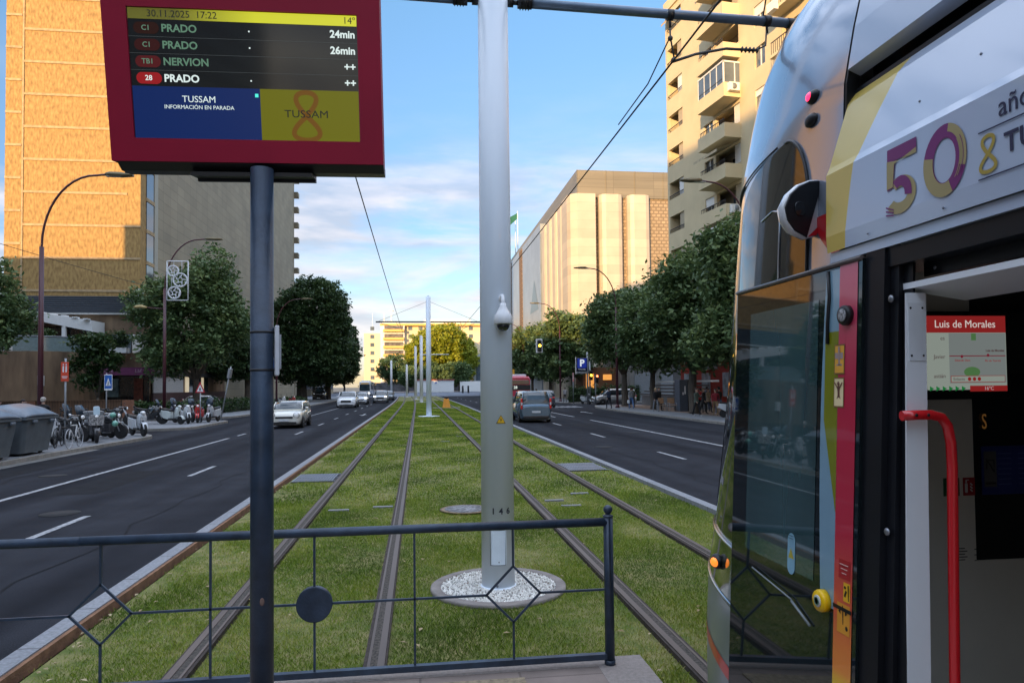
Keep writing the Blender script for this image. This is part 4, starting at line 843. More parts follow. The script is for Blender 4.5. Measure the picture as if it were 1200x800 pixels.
# green and red wall signs, capacity print
gs = MB().bb((2.03, CY - .003, 1.60), (2.098, CY - .0005, 1.67)).build('first_aid_sign', M('sign_green', (.01, .10, .04), rough=.4), cw, world=True)
b = MB(); b.ball((2.055, CY - .004, 1.643), (.012, .001, .012), 0, 12, 6).ball((2.074, CY - .004, 1.643), (.012, .001, .012), 0, 12, 6).add([(2.044, CY - .005, 1.64), (2.085, CY - .005, 1.64), (2.0645, CY - .005, 1.612)], [(0, 1, 2)]); b.build('heart_symbol', M('sym_white', (.6, .6, .6)), gs, world=True)
fs2 = MB().bb((2.103 + .012, CY - .003, 1.60), (2.165 + .0, CY - .0005, 1.67)).build('extinguisher_sign', M('sign_red2', (.30, .01, .015), rough=.4), cw, world=True)
b = MB(); b.rbox((2.126, CY - .0045, 1.63), (.012, .001, .038), .004).box((2.126, CY - .0045, 1.655), (.006, .001, .008)).box((2.131, CY - .0045, 1.661), (.014, .001, .003)); 
for k in range(3): b.box((2.148, CY - .0045, 1.62 + .012 * k), (.012, .001, .005), ry=.7)
b.build('extinguisher_symbol', M('sym_white', (.6, .6, .6)), fs2, world=True)
b = MB()
for k in range(5): b.box((2.09, CY - .001, 1.365 - .011 * k + .03), (.05 + .02 * (k % 2), .0012, .0035)); b.box((2.16, CY - .001, 1.36 - .011 * k + .03), (.008, .0012, .0035)) if k % 2 == 0 else None
b.build('capacity_print', M('print_dark', (.06, .06, .06)), cw, world=True)
# ---- lettering on the fairing (text plane faces -X)
pur = M('film_purple', (.17, .022, .15), rough=.35, var=.03); gld = M('film_gold', (.36, .30, .14), rough=.35, var=.04); navy = M('film_navy', (.02, .025, .07), rough=.4)
RX = (pi / 2, 0, -pi / 2)
def ft(s, size, y, z, m, bold=0., al='CENTER', sx=1., name='lettering', lean=None, o=.0025): return text(name, s, size, (fxz(z) - o, y, z), RX, m, fair, al, bold, .0004, world=True, sx=sx)
def polyf(name, pts, m, o): b = MB(); b.add([(fxz(z) - o, y, z) for y, z in pts], [tuple(range(len(pts)))]); return b.build(name, m, fair, world=True)
def ringband(cy, cz, ry_, rz_, w, a0, a1, m, o, name='numeral', n=20):
    b = MB(); vs = []
    for k in range(n + 1):
        a = radians(a0 + (a1 - a0) * k / n)
        for q in (1, 0): rY = ry_ - w * (1 - q); rZ = rz_ - w * (1 - q) * 1.0; y = cy - rY * cos(a); z = cz + rZ * sin(a); vs.append((fxz(z) - o, y, z))
    b.add(vs, [(2 * k, 2 * k + 1, 2 * k + 3, 2 * k + 2) for k in range(n)]); return b.build(name, m, fair, world=True)
# numeral 0
cy0, cz0 = 1.694, 2.642
ringband(cy0, cz0, .078, .098, .038, 0, 360, pur, .0025, n=36)
ringband(cy0, cz0, .078, .098, .022, -20, 78, gld, .0032); ringband(cy0, cz0, .078, .098, .036, 165, 292, gld, .0032)
for k in range(3): ringband(cy0, cz0, .069 - .006 * k, .089 - .006 * k, .0022, -35 - 6 * k, 35, gld if k else pur, .0038)
# numeral 5
c5y, c5z = 1.868, 2.597
ringband(c5y, c5z, .066, .056, .034, -150, 128, gld, .0025, n=30); ringband(c5y, c5z, .050, .056, .030, -10, 128, pur, .0032)
polyf('numeral', [(1.925, 2.745), (1.925, 2.62), (1.898, 2.625), (1.89, 2.705), (1.80, 2.705), (1.80, 2.745)], pur, .0027)
polyf('numeral', [(1.926, 2.71), (1.926, 2.625), (1.899, 2.627), (1.893, 2.695), (1.80, 2.716), (1.80, 2.700), (1.87, 2.70)], gld, .0034)
for k in range(3): polyf('numeral', [(1.93 - .0 * k, 2.575 - .012 * k), (1.895, 2.560 - .008 * k), (1.895, 2.556 - .008 * k), (1.93, 2.570 - .012 * k)], pur, .0036)
ft('años', .072, 1.457, 2.713, navy, 0, sx=.9); ft('TU', .070, 1.50 - .0, 2.618, navy, .0012, 'LEFT', sx=1.0)
ft('SSAM', .070, 1.405, 2.618, navy, .0012, 'LEFT')
b = MB()
for z, y1 in ((2.672, 1.578), (2.553, 1.578)): b.box((fxz(z) - .003, (y1 + 1.0) / 2, z), (.0006, y1 - 1.0, .0035))
b.build('rule_line', navy, fair, world=True)
def e8(cy, cz, s_, w, m):
    P = [Vector((0, cy - s_ * .019 * sin(2 * a) * (1.25 if cos(a) < 0 else .95), cz + s_ * .045 * cos(a))) for a in [2 * pi * k / 48 for k in range(48)]]
    for p in P: p.x = fxz(p.z) - .003
    b = MB(); vs = []
    for k in range(48):
        t = (P[(k + 1) % 48] - P[k - 1]).normalized(); q = Vector((0, -t.z, t.y)) * w / 2; vs += [P[k] + q, P[k] - q]
    b.add(vs, [(2 * k, 2 * k + 1, (2 * k + 3) % 96, (2 * k + 2) % 96) for k in range(48)]); return b.build('emblem', m, fair, world=True)
e8(1.548, 2.612, 1.0, .010, M('film_gold2', (.42, .31, .06), rough=.35))
b = MB().tube([(1.50, 1.86, 2.38), (1.56, 1.80, 2.40), (1.62, 1.60, 2.40), (1.66, 1.3, 2.41)], .008, 6).ball((1.52, 1.84, 2.385), (.02, .02, .012), 0, 8, 6); b.build('door_arm', M('arm_steel', (.3, .32, .35), rough=.35, metal=.8), tram, world=True)
b = MB()
for y in (1.30, .55, -.3): b.box((fxz(2.62) - .0012, y, 2.62), (.0012, .004, .24))
b.build('panel_joint', tblack, fair, world=True)
b = MB().box((fxz(2.66) - .0008, 1.5, 2.583), (.0008, 1.3, .0022)); b.build('panel_joint', M('joint_grey', (.28, .33, .42)), fair, world=True)
for y, z in ((1.83, 2.86), (1.62, 2.9), (2.02, 2.515), (1.70, 2.515)): MB().ball((fxz(z) - .001, y, z), (.003, .004, .004), 0, 8, 5).build('rivet', M('rivet_grey', (.2, .22, .26), rough=.4), fair, world=True)
for z in (.9, 1.6, 2.3): MB().ball((lx(z) + .02, 1.944, z), (.006, .012, .012), 0, 10, 6).build('frame_bolt', M('arm_steel', (.3, .32, .35)), tram, world=True)
# underbody, wheels
b = MB(); b.bb((1.6, -8, .08), (3.9, 3.6, .28)); b.build('bogie', tblack, tram, world=True)
# ================================================================ BUILDINGS
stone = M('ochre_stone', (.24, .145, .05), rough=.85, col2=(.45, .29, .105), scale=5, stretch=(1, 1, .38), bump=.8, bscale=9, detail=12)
stoneb = M('stone_band', (.42, .30, .165), rough=.85, var=.2, scale=3)
panel = M('concrete_panel', (.33, .28, .19), rough=.75, var=.10, scale=.25); tiled(panel, 2.2, 1.02, .03, .62, sw=(1, 2, 0))
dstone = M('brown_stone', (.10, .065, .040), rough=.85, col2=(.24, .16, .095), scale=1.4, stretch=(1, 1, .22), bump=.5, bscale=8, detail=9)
win_dark = M('window_dark', (.02, .025, .03), rough=.08, var=.2, coat=.6)
win_mid = M('window_mid', (.10, .13, .16), rough=.10, var=.3, scale=.6, coat=.8)
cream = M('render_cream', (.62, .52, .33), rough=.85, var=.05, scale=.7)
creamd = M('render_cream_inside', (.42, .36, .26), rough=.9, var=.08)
railm = M('railing_dark', (.035, .035, .04), rough=.6)
metalg = M('grey_metal', (.22, .24, .26), rough=.5, metal=.3, var=.08)
whitep = M('white_render', (.72, .72, .70), rough=.7, var=.03)
louv = M('dark_louvre', (.05, .06, .075), rough=.5, metal=.3, var=.1)
# --- tower on the left
tw = thing('office_tower', (-32, 100, -.1), 'tall tower with ochre stone end wall and shaded beige panelled side, behind the departure board', 'building')
MB().bb((-37.9, 70, 0), (-26.02, 76, 52)).build('stone_wall', stone, tw, world=True)
MB().bb((-37.6, 76, 0), (-26.0, 153, 49.2)).build('panel_wall', panel, tw, world=True)
MB().bb((-26.02, 71.4, 9), (-25.96, 73.2, 52)).build('window_slot', win_dark, tw, world=True)
MB().bb((-26.02, 73.3, 9), (-25.9, 74.2, 52)).build('corner_pilaster', M('panel_edge', (.40, .38, .31), rough=.7, var=.05), tw, world=True)
MB().bb((-26.02, 74.2, 9), (-25.94, 76.0, 52)).build('panel_wall', panel, tw, world=True)
for k in range(14):
    z = 11.2 + 3.07 * k
    MB().bb((-36.3, 69.94, z), (-26.0 - (1.2 if k % 3 == 0 else .0), 70.0, z + .22)).build('stone_band', stoneb, tw, world=True)
    if k % 1 == 0: MB().bb((-37.9, 69.94, z + 1.3), (-36.5, 70.0, z + 1.52)).build('stone_band', stoneb, tw, world=True)
    MB().bb((-26.05, 71.3, z - .2), (-25.9, 73.3, z + .15)).build('slot_sill', stoneb, tw, world=True)
MB().bb((-36.45, 69.93, 8), (-36.3, 70.0, 52)).build('stone_band', stoneb, tw, world=True)
for z in (49.2, 46, 42.8, 39.5, 36.3, 33, 29.8, 26.6):
    MB().bb((-26.6, 152.8, z - 3.3), (-25.2, 154.6, z - 2.3)).build('balcony', panel, tw, world=True)
b = MB().lathe([(.62, 0), (.5, .12), (0, .18)], (-25.9, 69.6, 10.9), 'y', 20).tube([(-25.9, 69.6, 10.1), (-25.9, 69.9, 10.9)], .06, 6)
pd = thing('satellite_dish', (-25.9, 69.6, 10.9), 'white satellite dish at the foot of the tall ochre wall', 'satellite dish'); b.build('dish', whitep, pd, world=True)
# --- podium with louvre band, terrace, shop
po = thing('stone_podium', (-34, 62, -.1), 'low brown stone building with grey louvre band, roof terrace and purple awning below the tower', 'building')
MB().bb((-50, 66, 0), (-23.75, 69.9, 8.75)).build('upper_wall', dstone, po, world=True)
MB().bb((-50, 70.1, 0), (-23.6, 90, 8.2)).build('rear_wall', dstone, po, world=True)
lb = MB()
for k in range(8): lb.bb((-50, 65.7, 8.85 + k * .185), (-23.5, 65.95, 8.85 + k * .185 + .13))
lb.bb((-50, 65.95, 8.76), (-23.5, 69.9, 10.3)); lb.build('louvre_band', louv, po, world=True)
MB().bb((-50, 65.6, 8.66), (-23.4, 66.2, 8.78)).build('louvre_sill', M('sill_pale', (.4, .4, .38), rough=.7), po, world=True)
fw2 = [(-50, 66), (-50, 59.5), (-32, 59.5)] + arc(-31, 63.0, 3.5, -90, 0, 10) + [(-27.4, 66)]
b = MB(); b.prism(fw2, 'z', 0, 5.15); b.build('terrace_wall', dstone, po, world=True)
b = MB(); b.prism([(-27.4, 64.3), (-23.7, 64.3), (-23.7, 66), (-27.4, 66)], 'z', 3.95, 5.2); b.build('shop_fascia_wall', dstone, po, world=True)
gl = M('balustrade_glass', (.20, .26, .26), rough=.1, var=.1, coat=.5); 
b = MB(); b.bb((-50, 59.6, 5.16), (-32, 59.66, 6.3)); b.loft([[(x, y, 5.16), (x, y, 6.3)] for x, y in arc(-31, 63.0, 3.4, -100, 0, 10)], closed=False, caps=False); b.build('glass_balustrade', gl, po, world=True)
b = MB(); b.bb((-50, 59.56, 6.3), (-32, 59.7, 6.38)); b.tube([(x, y, 6.34) for x, y in arc(-31, 63.0, 3.4, -95, 0, 10)], .05, 6); b.build('balustrade_rail', metalg, po, world=True)
pg = MB(); pg.bb((-36, 61.6, 7.8), (-31.2, 65.6, 8.5)).build('pergola_roof', whitep, po, world=True)
b = MB(); b.loft([[(-31.2, 61.6, 7.8), (-31.2, 65.6, 7.8), (-31.2, 65.6, 8.5), (-31.2, 61.6, 8.5)], [(-27.3, 63.2, 6.95), (-27.3, 65.6, 6.95), (-27.3, 65.6, 7.9), (-27.3, 63.2, 7.9)]], smooth=False)
for k in range(5): b.box((-31 + k * .85, 62.9, 8.5 - k * .13), (.35, .6, .1))
b.build('pergola_roof', whitep, po, world=True)
for x, y, h in ((-32.3, 61.7, 7.8), (-29.2, 62.6, 7.4), (-27.4, 63.3, 7.0)): MB().bb((x - .14, y - .14, 5.15), (x + .14, y + .14, h)).build('pergola_post', whitep, po, world=True)
MB().bb((-36, 65.9, 5.2), (-27.5, 65.99, 7.6)).build('terrace_opening', win_dark, po, world=True)
MB().bb((-27.3, 65.9, 5.25), (-25.2, 65.99, 6.9)).build('terrace_window', win_mid, po, world=True)
MB().bb((-25.1, 65.85, 5.25), (-23.9, 65.99, 6.9)).build('terrace_door', whitep, po, world=True)
MB().bb((-24.6, 65.9, 7.6), (-24.1, 65.99, 8.1)).build('wall_plate', whitep, po, world=True)
MB().bb((-33.5, 59.42, 2.0 + .3), (-37.5, 59.49, 4.1)).build('vent_louvre', louv, po, world=True)
MB().bb((-29.62, 59.35, 2.4), (-29.32, 59.8, 3.2)).build('wall_notice', whitep, po, world=True)
aw = MB().bb((-27.4, 63.2, 3.25), (-22.6, 64.3, 3.9)).build('shop_awning', M('awning_purple', (.13, .025, .085), rough=.8), po, world=True)
text('lettering', 'ESSEN', .34, (-26.1, 63.19, 3.6), (pi / 2, 0, 0), M('awning_letter', (.4, .28, .35)), aw, world=True); text('lettering', 'Lbf', .42, (-23.6, 63.19, 3.6), (pi / 2, 0, 0), M('awning_letter', (.4, .28, .35)), aw, world=True)
MB().bb((-27.4, 65.9, 0), (-23.7, 65.98, 3.2)).build('shop_window', win_dark, po, world=True)
b = MB(); b.bb((-27.2, 65.7, 1.4), (-26.2, 65.88, 3.0)); b.build('shop_display', M('shop_display', (.20, .30, .32), rough=.4, var=.5, scale=2), po, world=True)
MB().bb((-24.9, 65.7, .8), (-24.2, 65.88, 3.0)).build('shop_poster', M('poster_red', (.18, .05, .03), rough=.6, var=.4, scale=4), po, world=True)
MB().bb((-23.62, 66.4, 1.7), (-23.5, 74.4, 3.25)).build('pale_panel', M('pale_wall', (.34, .34, .33), rough=.8), po, world=True)
MB().bb((-23.62, 66.2, 0), (-23.45, 90, 1.7)).build('dark_plinth', M('plinth_maroon', (.035, .012, .014), rough=.5), po, world=True)
for y0 in (75.2, 77.7, 80.2): MB().bb((-23.6, y0, 1.7), (-23.5, y0 + 1.0, 3.25)).build('lit_window', M('window_glow', (.4, .35, .26), rough=.5, emit=(.50, .42, .28), es=.35), po, world=True)
for y0 in (76.2, 78.7, 81.2): MB().bb((-23.6, y0, 1.7), (-23.48, y0 + 1.5, 3.25)).build('dark_window', win_dark, po, world=True)
MB().bb((-23.7, 66, 3.3), (-23.3, 90, 3.7)).build('canopy', M('canopy_dark', (.03, .03, .03), rough=.7), po, world=True)
# planters on the terrace
# --- apartment block on the right
A0 = Vector((23.1, 62.0)); ed = Vector((.122, -.9925)); nv2 = Vector((-.9925, -.122)); ap = thing('apartment_building', (30, 50, -.1), 'tall cream apartment building with balconies and awnings, sunlit at the top, behind the tram', 'building')
def A(s, d, z): p = A0 + ed * s + nv2 * d; return (p.x, p.y, z)
def abox(b, s0, s1, d0, d1, z0, z1, mi=0): b.add([A(s, d, z) for s in (s0, s1) for d in (d0, d1) for z in (z0, z1)], [(0, 1, 3, 2), (4, 6, 7, 5), (0, 4, 5, 1), (2, 3, 7, 6), (0, 2, 6, 4), (1, 5, 7, 3)], mi); return b
SL = 42; FZ = [5.6 + 3.1 * k for k in range(10)]; ZR = 36.6
opens = [(.35, 3.0, 'log'), (6.6, 8.0, 'win'), (8.4, 11.9, 'bal'), (13.9, 15.2, 'win'), (17.2, 20.4, 'bal2'), (22.6, 23.9, 'win'), (25.2, 28.6, 'bal'), (31, 32.4, 'win'), (34, 38, 'bal')]
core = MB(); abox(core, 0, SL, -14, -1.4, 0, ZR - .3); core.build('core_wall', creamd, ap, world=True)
gf = MB(); abox(gf, 0, SL, -1.39, -.2, 0, 5.6); gf.build('ground_floor', M('ground_floor_grey', (.16, .155, .145), rough=.8, var=.15, scale=.6), ap, world=True)
for k, z in enumerate(FZ):
    b = MB(); zt2 = FZ[k + 1] if k < 9 else ZR
    abox(b, 0, SL, -.3, 0, z - .35, z + .95); abox(b, 0, SL, -.3, 0, zt2 - .62, zt2 - .352) if k < 9 else abox(b, 0, SL, -.3, 0, z + 2.5, ZR)
    s_ = 0
    for o in opens: abox(b, s_, o[0], -.3, -.002, z + .95, zt2 - .62); s_ = o[1]
    abox(b, s_, SL, -.3, -.002, z + .95, zt2 - .62)
    abox(b, .0, SL, -1.4, -.3, z - .3, z - .02); abox(b, 0, .3, -1.4, -.3, z - .02, zt2 - .35); b.build('floor_wall', cream, ap, world=True)
    r = random.Random(k * 17 + 3)
    for (s0, s1, kind) in opens:
        if s0 > 30 : continue
        if kind == 'win':
            w = abox(MB(), s0, s1, -.20, -.16, z + .95, zt2 - .62).build('window', win_mid if r.random() < .6 else win_dark, ap, world=True)
            b = MB(); abox(b, s0, s1, -.16, -.10, z + .95, z + 1.03); abox(b, (s0 + s1) / 2 - .04, (s0 + s1) / 2 + .04, -.158, -.10, z + 1.03, zt2 - .62)
            if r.random() < .6: abox(b, s0, s1, -.159, -.08, zt2 - .62 - r.uniform(.3, 1.3), zt2 - .62)
            b.build('frame', whitep, w, world=True)
        else:
            # recessed wall with glazed door and blind
            w = abox(MB(), s0 + .3, s0 + (s1 - s0) * .6, -1.39, -1.33, z, z + 2.2).build('balcony_door', win_dark if r.random() < .5 else win_mid, ap, world=True)
            if r.random() < .8: abox(MB(), s1 - .95, s1 - .02, -.22, -.12, z + .95, zt2 - .62).build('roller_blind', whitep if r.random() < .5 else creamd, ap, world=True)
            pr = 0.0
            if kind == 'bal':
                pr = 1.45; b = MB(); abox(b, s0 - .3, s1 + .15, 0.003, pr, z - .36, z - .12); abox(b, s0 - .3, s1 + .15, pr - .14, pr, z - .12, z + .72); abox(b, s1 + .01, s1 + .15, .003, pr - .14, z - .12, z + .72); abox(b, s0 - .3, s0 - .16, .003, pr - .14, z - .12, z + .72)
                b.build('balcony', cream, ap, world=True)
                if k == 6 or (k == 2 and s0 < 20):   # glazed-in balcony
                    b = MB(); abox(b, s0 - .2, s1 + .05, pr - .1, pr - .04, z + .72, z + 2.3); abox(b, s1 - .0, s1 + .06, .01, pr - .1, z + .72, z + 2.3); b.build('glazing', win_mid, ap, world=True)
                    b = MB()
                    for q in range(5): ss = s0 - .2 + (s1 - s0 + .2) * q / 4; abox(b, ss, ss + .08, pr - .12, pr - .02, z + .72, z + 2.3)
                    abox(b, s1 + .0, s1 + .08, .4, .48, z + .72, z + 2.3); abox(b, s0 - .2, s1 + .1, pr - .12, pr - .0, z + 2.3, z + 2.42); abox(b, s1, s1 + .1, .01, pr, z + 2.3, z + 2.42); b.build('frame', whitep, ap, world=True)
            rb = MB(); hh = z + .95 if kind != 'bal' else z + .72
            ya_ = pr - .07 if kind == 'bal' else -.02
            if kind == 'bal2': ya_ = .9; bb_ = MB(); abox(bb_, s0 - .1, s1 + .1, .003, 1.0, z + .15, z + .35); bb_.build('balcony', cream, ap, world=True); hh = z + .35
            abox(rb, s0, s1, ya_, ya_ + .05, hh + .3 if kind != 'bal2' else hh + .85, (hh + .35) if kind != 'bal2' else hh + .9)
            nb = int((s1 - s0) / .22)
            for q in range(nb + 1): ss = s0 + (s1 - s0 - .03) * q / nb; abox(rb, ss, ss + .03, ya_, ya_ + .03, hh, hh + (.3 if kind != 'bal2' else .85))
            rb.build('railing', railm, ap, world=True)
            if r.random() < .45 and kind != 'bal2':
                a_ = MB(); m_ = tiled(M('awning_striped', (.50, .42, .28), rough=.9), .5, 30, .02, .5, sw=(1, 2, 0)) if 'awning_striped' not in MATS else MATS['awning_striped']
                d0_ = pr if kind == 'bal' else .0
                a_.add([A(s0, .01 if not pr else .3, zt2 - .65), A(s1, .01 if not pr else .3, zt2 - .65), A(s1, d0_ + .6, zt2 - 1.3), A(s0, d0_ + .6, zt2 - 1.3), A(s1, d0_ + .6, zt2 - 1.5), A(s0, d0_ + .6, zt2 - 1.5)], [(0, 1, 2, 3), (3, 2, 4, 5)])
                a_.build('awning', m_ if k < 5 else M('awning_plain', (.45, .33, .18), rough=.9), ap, world=True)
            if (kind == 'bal' and k in (6, 2, 3)) or (kind == 'bal2' and k in (7, 8, 5)):
                ac = MB(); s2 = s1 + .16 if kind == 'bal' else s0 + .2; dd = .3 if kind == 'bal' else 1.02
                abox(ac, s2, s2 + (.35 if kind == 'bal' else .85), dd, dd + (.85 if kind == 'bal' else .35), z + .0, z + .62)
                aco = ac.build('air_conditioner', whitep, ap, world=True)
                if kind == 'bal': p = A(s2 + .352, dd + .5, z + .31); b = MB().lathe([(.24, 0), (.24, -.01), (0, -.012)], p, 'y', 20); b.build('fan_grille', metalg, aco, world=True)
b = MB(); abox(b, -.1, SL, -.4, .12, ZR, ZR + .9); b.build('parapet', cream, ap, world=True)
abox(MB(), 4, 14, -8, -3, ZR, ZR + 3.2).build('roof_house', cream, ap, world=True)
# ground floor shops
for s0, s1, m_, nm in ((.2, 2.0, metalg, 'shutter'), (11.6, 15.5, metalg, 'shutter'), (16.2, 20.2, win_dark, 'shop_window')): abox(MB(), s0, s1, -.19, -.1, .1, 3.6).build(nm, m_, ap, world=True)
sh = abox(MB(), 2.3, 11.0, -.19, .25, .1, 4.6).build('red_shopfront', M('shop_red', (.30, .03, .018), rough=.6, var=.15), ap, world=True)
for s0 in (3.0, 6.0, 9.2): abox(MB(), s0, s0 + 1.3, .25, .3, 1.0, 2.9).build('shop_window', M('shop_glass', (.28, .33, .36), rough=.2, var=.4, scale=1.5), sh, world=True)
abox(MB(), 5.2, 8.4, .25, .32, 3.2, 3.55).build('sign_board', M('sign_grey', (.25, .22, .22)), sh, world=True)
# grey wall with stepped rails in front of the shops
lw = thing('ramp_wall', (22.0, 54, 0), 'grey ramp wall with stacked dark rails behind the pedestrians on the right', 'wall')
b = MB(); b.bb((21.6, 50.5, 0), (22, 66, .95)); b.build('wall', M('ramp_grey', (.2, .2, .2), rough=.8), lw, world=True)
for k in range(4): MB().bb((21.4 + .12 * k, 50.5, 1.0 + .28 * k), (21.46 + .12 * k, 66 - k, 1.12 + .28 * k)).build('rail', M('rail_bronze', (.07, .055, .05), rough=.5), lw, world=True)
MB().bb((21.9, 50.5, 2.15), (22.6, 64, 2.3)).build('canopy_edge', whitep, lw, world=True)
# --- department store
gold = M('store_panel', (.54, .47, .37), rough=.55, var=.06, scale=.5); tiled(gold, 40, 1.3, .035, .8, sw=(0, 2, 1))
lat = M('store_lattice', (.38, .29, .19), rough=.8, var=.1, scale=1); tiled(lat, .75, .5, .12, .55, sw=(0, 2, 1), offset=.5)
latx = M('store_lattice_side', (.38, .25, .15), rough=.8, var=.1, scale=1); tiled(latx, .75, .5, .16, .38, sw=(1, 2, 0), offset=.5)
topm = M('store_top_metal', (.27, .235, .165), rough=.45, metal=.3, var=.15, scale=.4, stretch=(.15, .15, 2)); tiled(topm, 6.2, 1.2, .04, .7, sw=(0, 2, 1))
bgl = M('store_glass_blue', (.30, .35, .40), rough=.3, metal=.2, var=.1, scale=.2); tiled(bgl, 1.4, 1.4, .03, .8, sw=(1, 2, 0))
st = thing('department_store', (35, 130, -.1), 'large windowless store with pale golden fluted panels and a ribbed metal top beyond the trees', 'building')
MB().bb((23.5, 100, 0), (62, 190, 29.6)).build('lattice_wall', lat, st, world=True)
MB().bb((23.3, 99.8, 29.6), (62.2, 190, 33.6)).build('top_band', topm, st, world=True)
for k in range(9): MB().bb((23.25 + 4.4 * k, 99.7, 29.6), (23.33 + 4.4 * k, 99.8, 33.6)).build('top_rib', topm, st, world=True)
def pilaster(cx, cy, w, d, ax):
    b = MB(); e = .8
    pts = [(-w / 2, 0), (-w / 2, d - e), (-w / 2 + e * .35, d - .25), (-w / 2 + e, d), (w / 2 - e, d), (w / 2 - e * .35, d - .25), (w / 2, d - e), (w / 2, 0)]
    P = [(cx + x, cy - y) for x, y in pts] if ax == 'y' else [(cx - y, cy + x) for x, y in pts]
    b.prism(P, 'z', 0, 29.8); b.build('fluted_panel', gold if ax == 'y' else M('store_panel_side', (.54, .47, .37), rough=.55, var=.06, scale=.5), st, world=True)
for cx, w in ((28.2, 3.5), (32.4, 3.4)): pilaster(cx, 100, w, 1.5, 'y')
b = MB(); b.prism([(21.8, 104), (21.8, 100.2), (22.1, 99.2), (23.0, 98.5), (25.7, 98.5), (25.7, 100.5), (24, 104)], 'z', 0, 29.8); b.build('fluted_panel', gold, st, world=True)
for k in range(4): pilaster(23.5, 106.6 + 4.7 * k, 4.0, 1.6, 'x')
MB().bb((22.0, 124, 0), (23.5, 190, 31.2)).build('glass_wall', bgl, st, world=True)
MB().bb((21.9, 146, 0), (22.05, 150, 31)).build('lattice_strip', latx, st, world=True); MB().bb((21.9, 163, 0), (22.05, 170, 31)).build('lattice_strip', latx, st, world=True)
MB().add([(21.97, 126.5, 16), (21.97, 136, 16), (21.97, 131, 22)], [(0, 1, 2)]).build('triangle_emblem', M('emblem_grey', (.16, .24, .32), rough=.4), st, world=True)
fl = thing('roof_flag', (24, 166, 33), 'green flags on tall poles on the roof of the golden store', 'flag')
b = MB(); b.tube([(24, 166, 33.5), (24, 166, 44)], .1, 6).tube([(24, 170, 33.5), (24, 170, 43)], .1, 6); b.build('flagpole', whitep, fl, world=True)
b = MB(); b.loft([[(24 - .9 * k, 166 + .3 * sin(k * 1.3), 43.6 - .5 * k), (24 - .9 * k, 166 + .3 * sin(k * 1.3), 42.2 - .8 * k)] for k in range(4)], closed=False, caps=False); b.build('flag', M('flag_green', (.02, .13, .09), rough=.9), fl, world=True)
# --- distant apartment building
fb_ = thing('distant_apartments', (0, 292, -.1), 'distant cream apartment building with orange balconies at the end of the avenue', 'building')
fc = M('far_cream', (.70, .58, .38), rough=.9, var=.04); fo = M('far_orange', (.72, .42, .13), rough=.9)
MB().bb((-22, 292, 0), (-15.3, 312, 24)).build('wall', fc, fb_, world=True); MB().bb((-15.2, 289, 0), (-5.5, 312, 27.6)).build('wall', whitep, fb_, world=True)
MB().bb((-5.4, 291, 0), (39, 312, 27)).build('wall', fc, fb_, world=True); MB().bb((2.5, 294, 27), (22, 310, 30)).build('roof_house', whitep, fb_, world=True); MB().bb((-14.5, 292, 27.6), (-8, 306, 29)).build('roof_house', whitep, fb_, world=True)
MB().bb((-15.3, 288.9, 26.9), (39.2, 291, 27.8)).build('cornice', fo, fb_, world=True)
for k in range(7):
    z = 4.2 + 3.35 * k
    MB().bb((-14, 287.2, z), (-5.6, 289, z + 1.0)).build('balcony', fo if k > 2 else fc, fb_, world=True)
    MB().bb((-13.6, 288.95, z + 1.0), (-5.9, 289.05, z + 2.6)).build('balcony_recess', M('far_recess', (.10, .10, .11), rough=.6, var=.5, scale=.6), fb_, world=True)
    for x in (-4.0, .2, 5, 10, 16, 21, 27, 32): MB().bb((x, 290.9, z + .9), (x + 1.7, 291, z + 2.5)).build('window', win_mid, fb_, world=True)
    MB().bb((-19.4, 291.9, z + .9), (-17.8, 292, z + 2.4)).build('window', win_mid, fb_, world=True)
MB().tube([(-11, 298, 29), (-11, 298, 36)], .3, 6).tube([(-11.9, 298, 34), (-10, 298, 34)], .35, 6).build('antenna', whitep, fb_, world=True)
MB().tube([(-14, 298, 29), (-14, 298, 33)], .3, 6).build('antenna', whitep, fb_, world=True); MB().tube([(-19, 300, 24), (-19, 300, 33)], .08, 5).build('antenna', whitep, fb_, world=True)
MB().bb((-22.2, 288, 0), (39, 288.9, 3.6)).build('ground_floor', M('far_shops', (.08, .08, .09), rough=.6, var=.6, scale=.5), fb_, world=True)
fw3 = thing('white_wall_building', (6, 236, 0), 'low white walled enclosure with a tiled edge in front of the distant trees', 'building')
MB().bb((-.5, 235, 0), (11.8, 244, 3.9)).build('wall', whitep, fw3, world=True); MB().bb((-.7, 234.8, 3.9), (12, 244.2, 4.35)).build('tile_edge', M('tile_red', (.25, .09, .07), rough=.9, var=.4, scale=2), fw3, world=True)
MB().bb((5.6, 234.9, 3.0), (6.1, 235, 3.5)).build('blue_sign', M('sign_blue', (.02, .12, .45)), fw3, world=True)
fw4 = thing('white_tower_block', (25, 300, 0), 'distant pale block half hidden behind the lit round tree', 'building')
MB().bb((20.5, 262, 0), (40, 285, 14)).build('wall', M('far_pale', (.5, .52, .55), rough=.8), fw4, world=True)
for k in range(3): MB().bb((21.5 + 3.4 * k, 261.9, 4), (23.2 + 3.4 * k, 262, 12.5)).build('window_strip', win_mid, fw4, world=True)
MB().bb((14.5, 246, 0), (40, 255, 3.6)).build('wall', whitep, fw4, world=True)
# left row behind the fig trees
fl2 = thing('left_office_block', (-40, 200, 0), 'low pale block along the left pavement beyond the dark round tree', 'building')
MB().bb((-60, 160, 0), (-27, 230, 14)).build('wall', panel, fl2, world=True)
for k in range(4): MB().bb((-27, 162, 1.5 + 3.2 * k), (-26.9, 228, 3.2 + 3.2 * k)).build('window_band', win_mid, fl2, world=True)
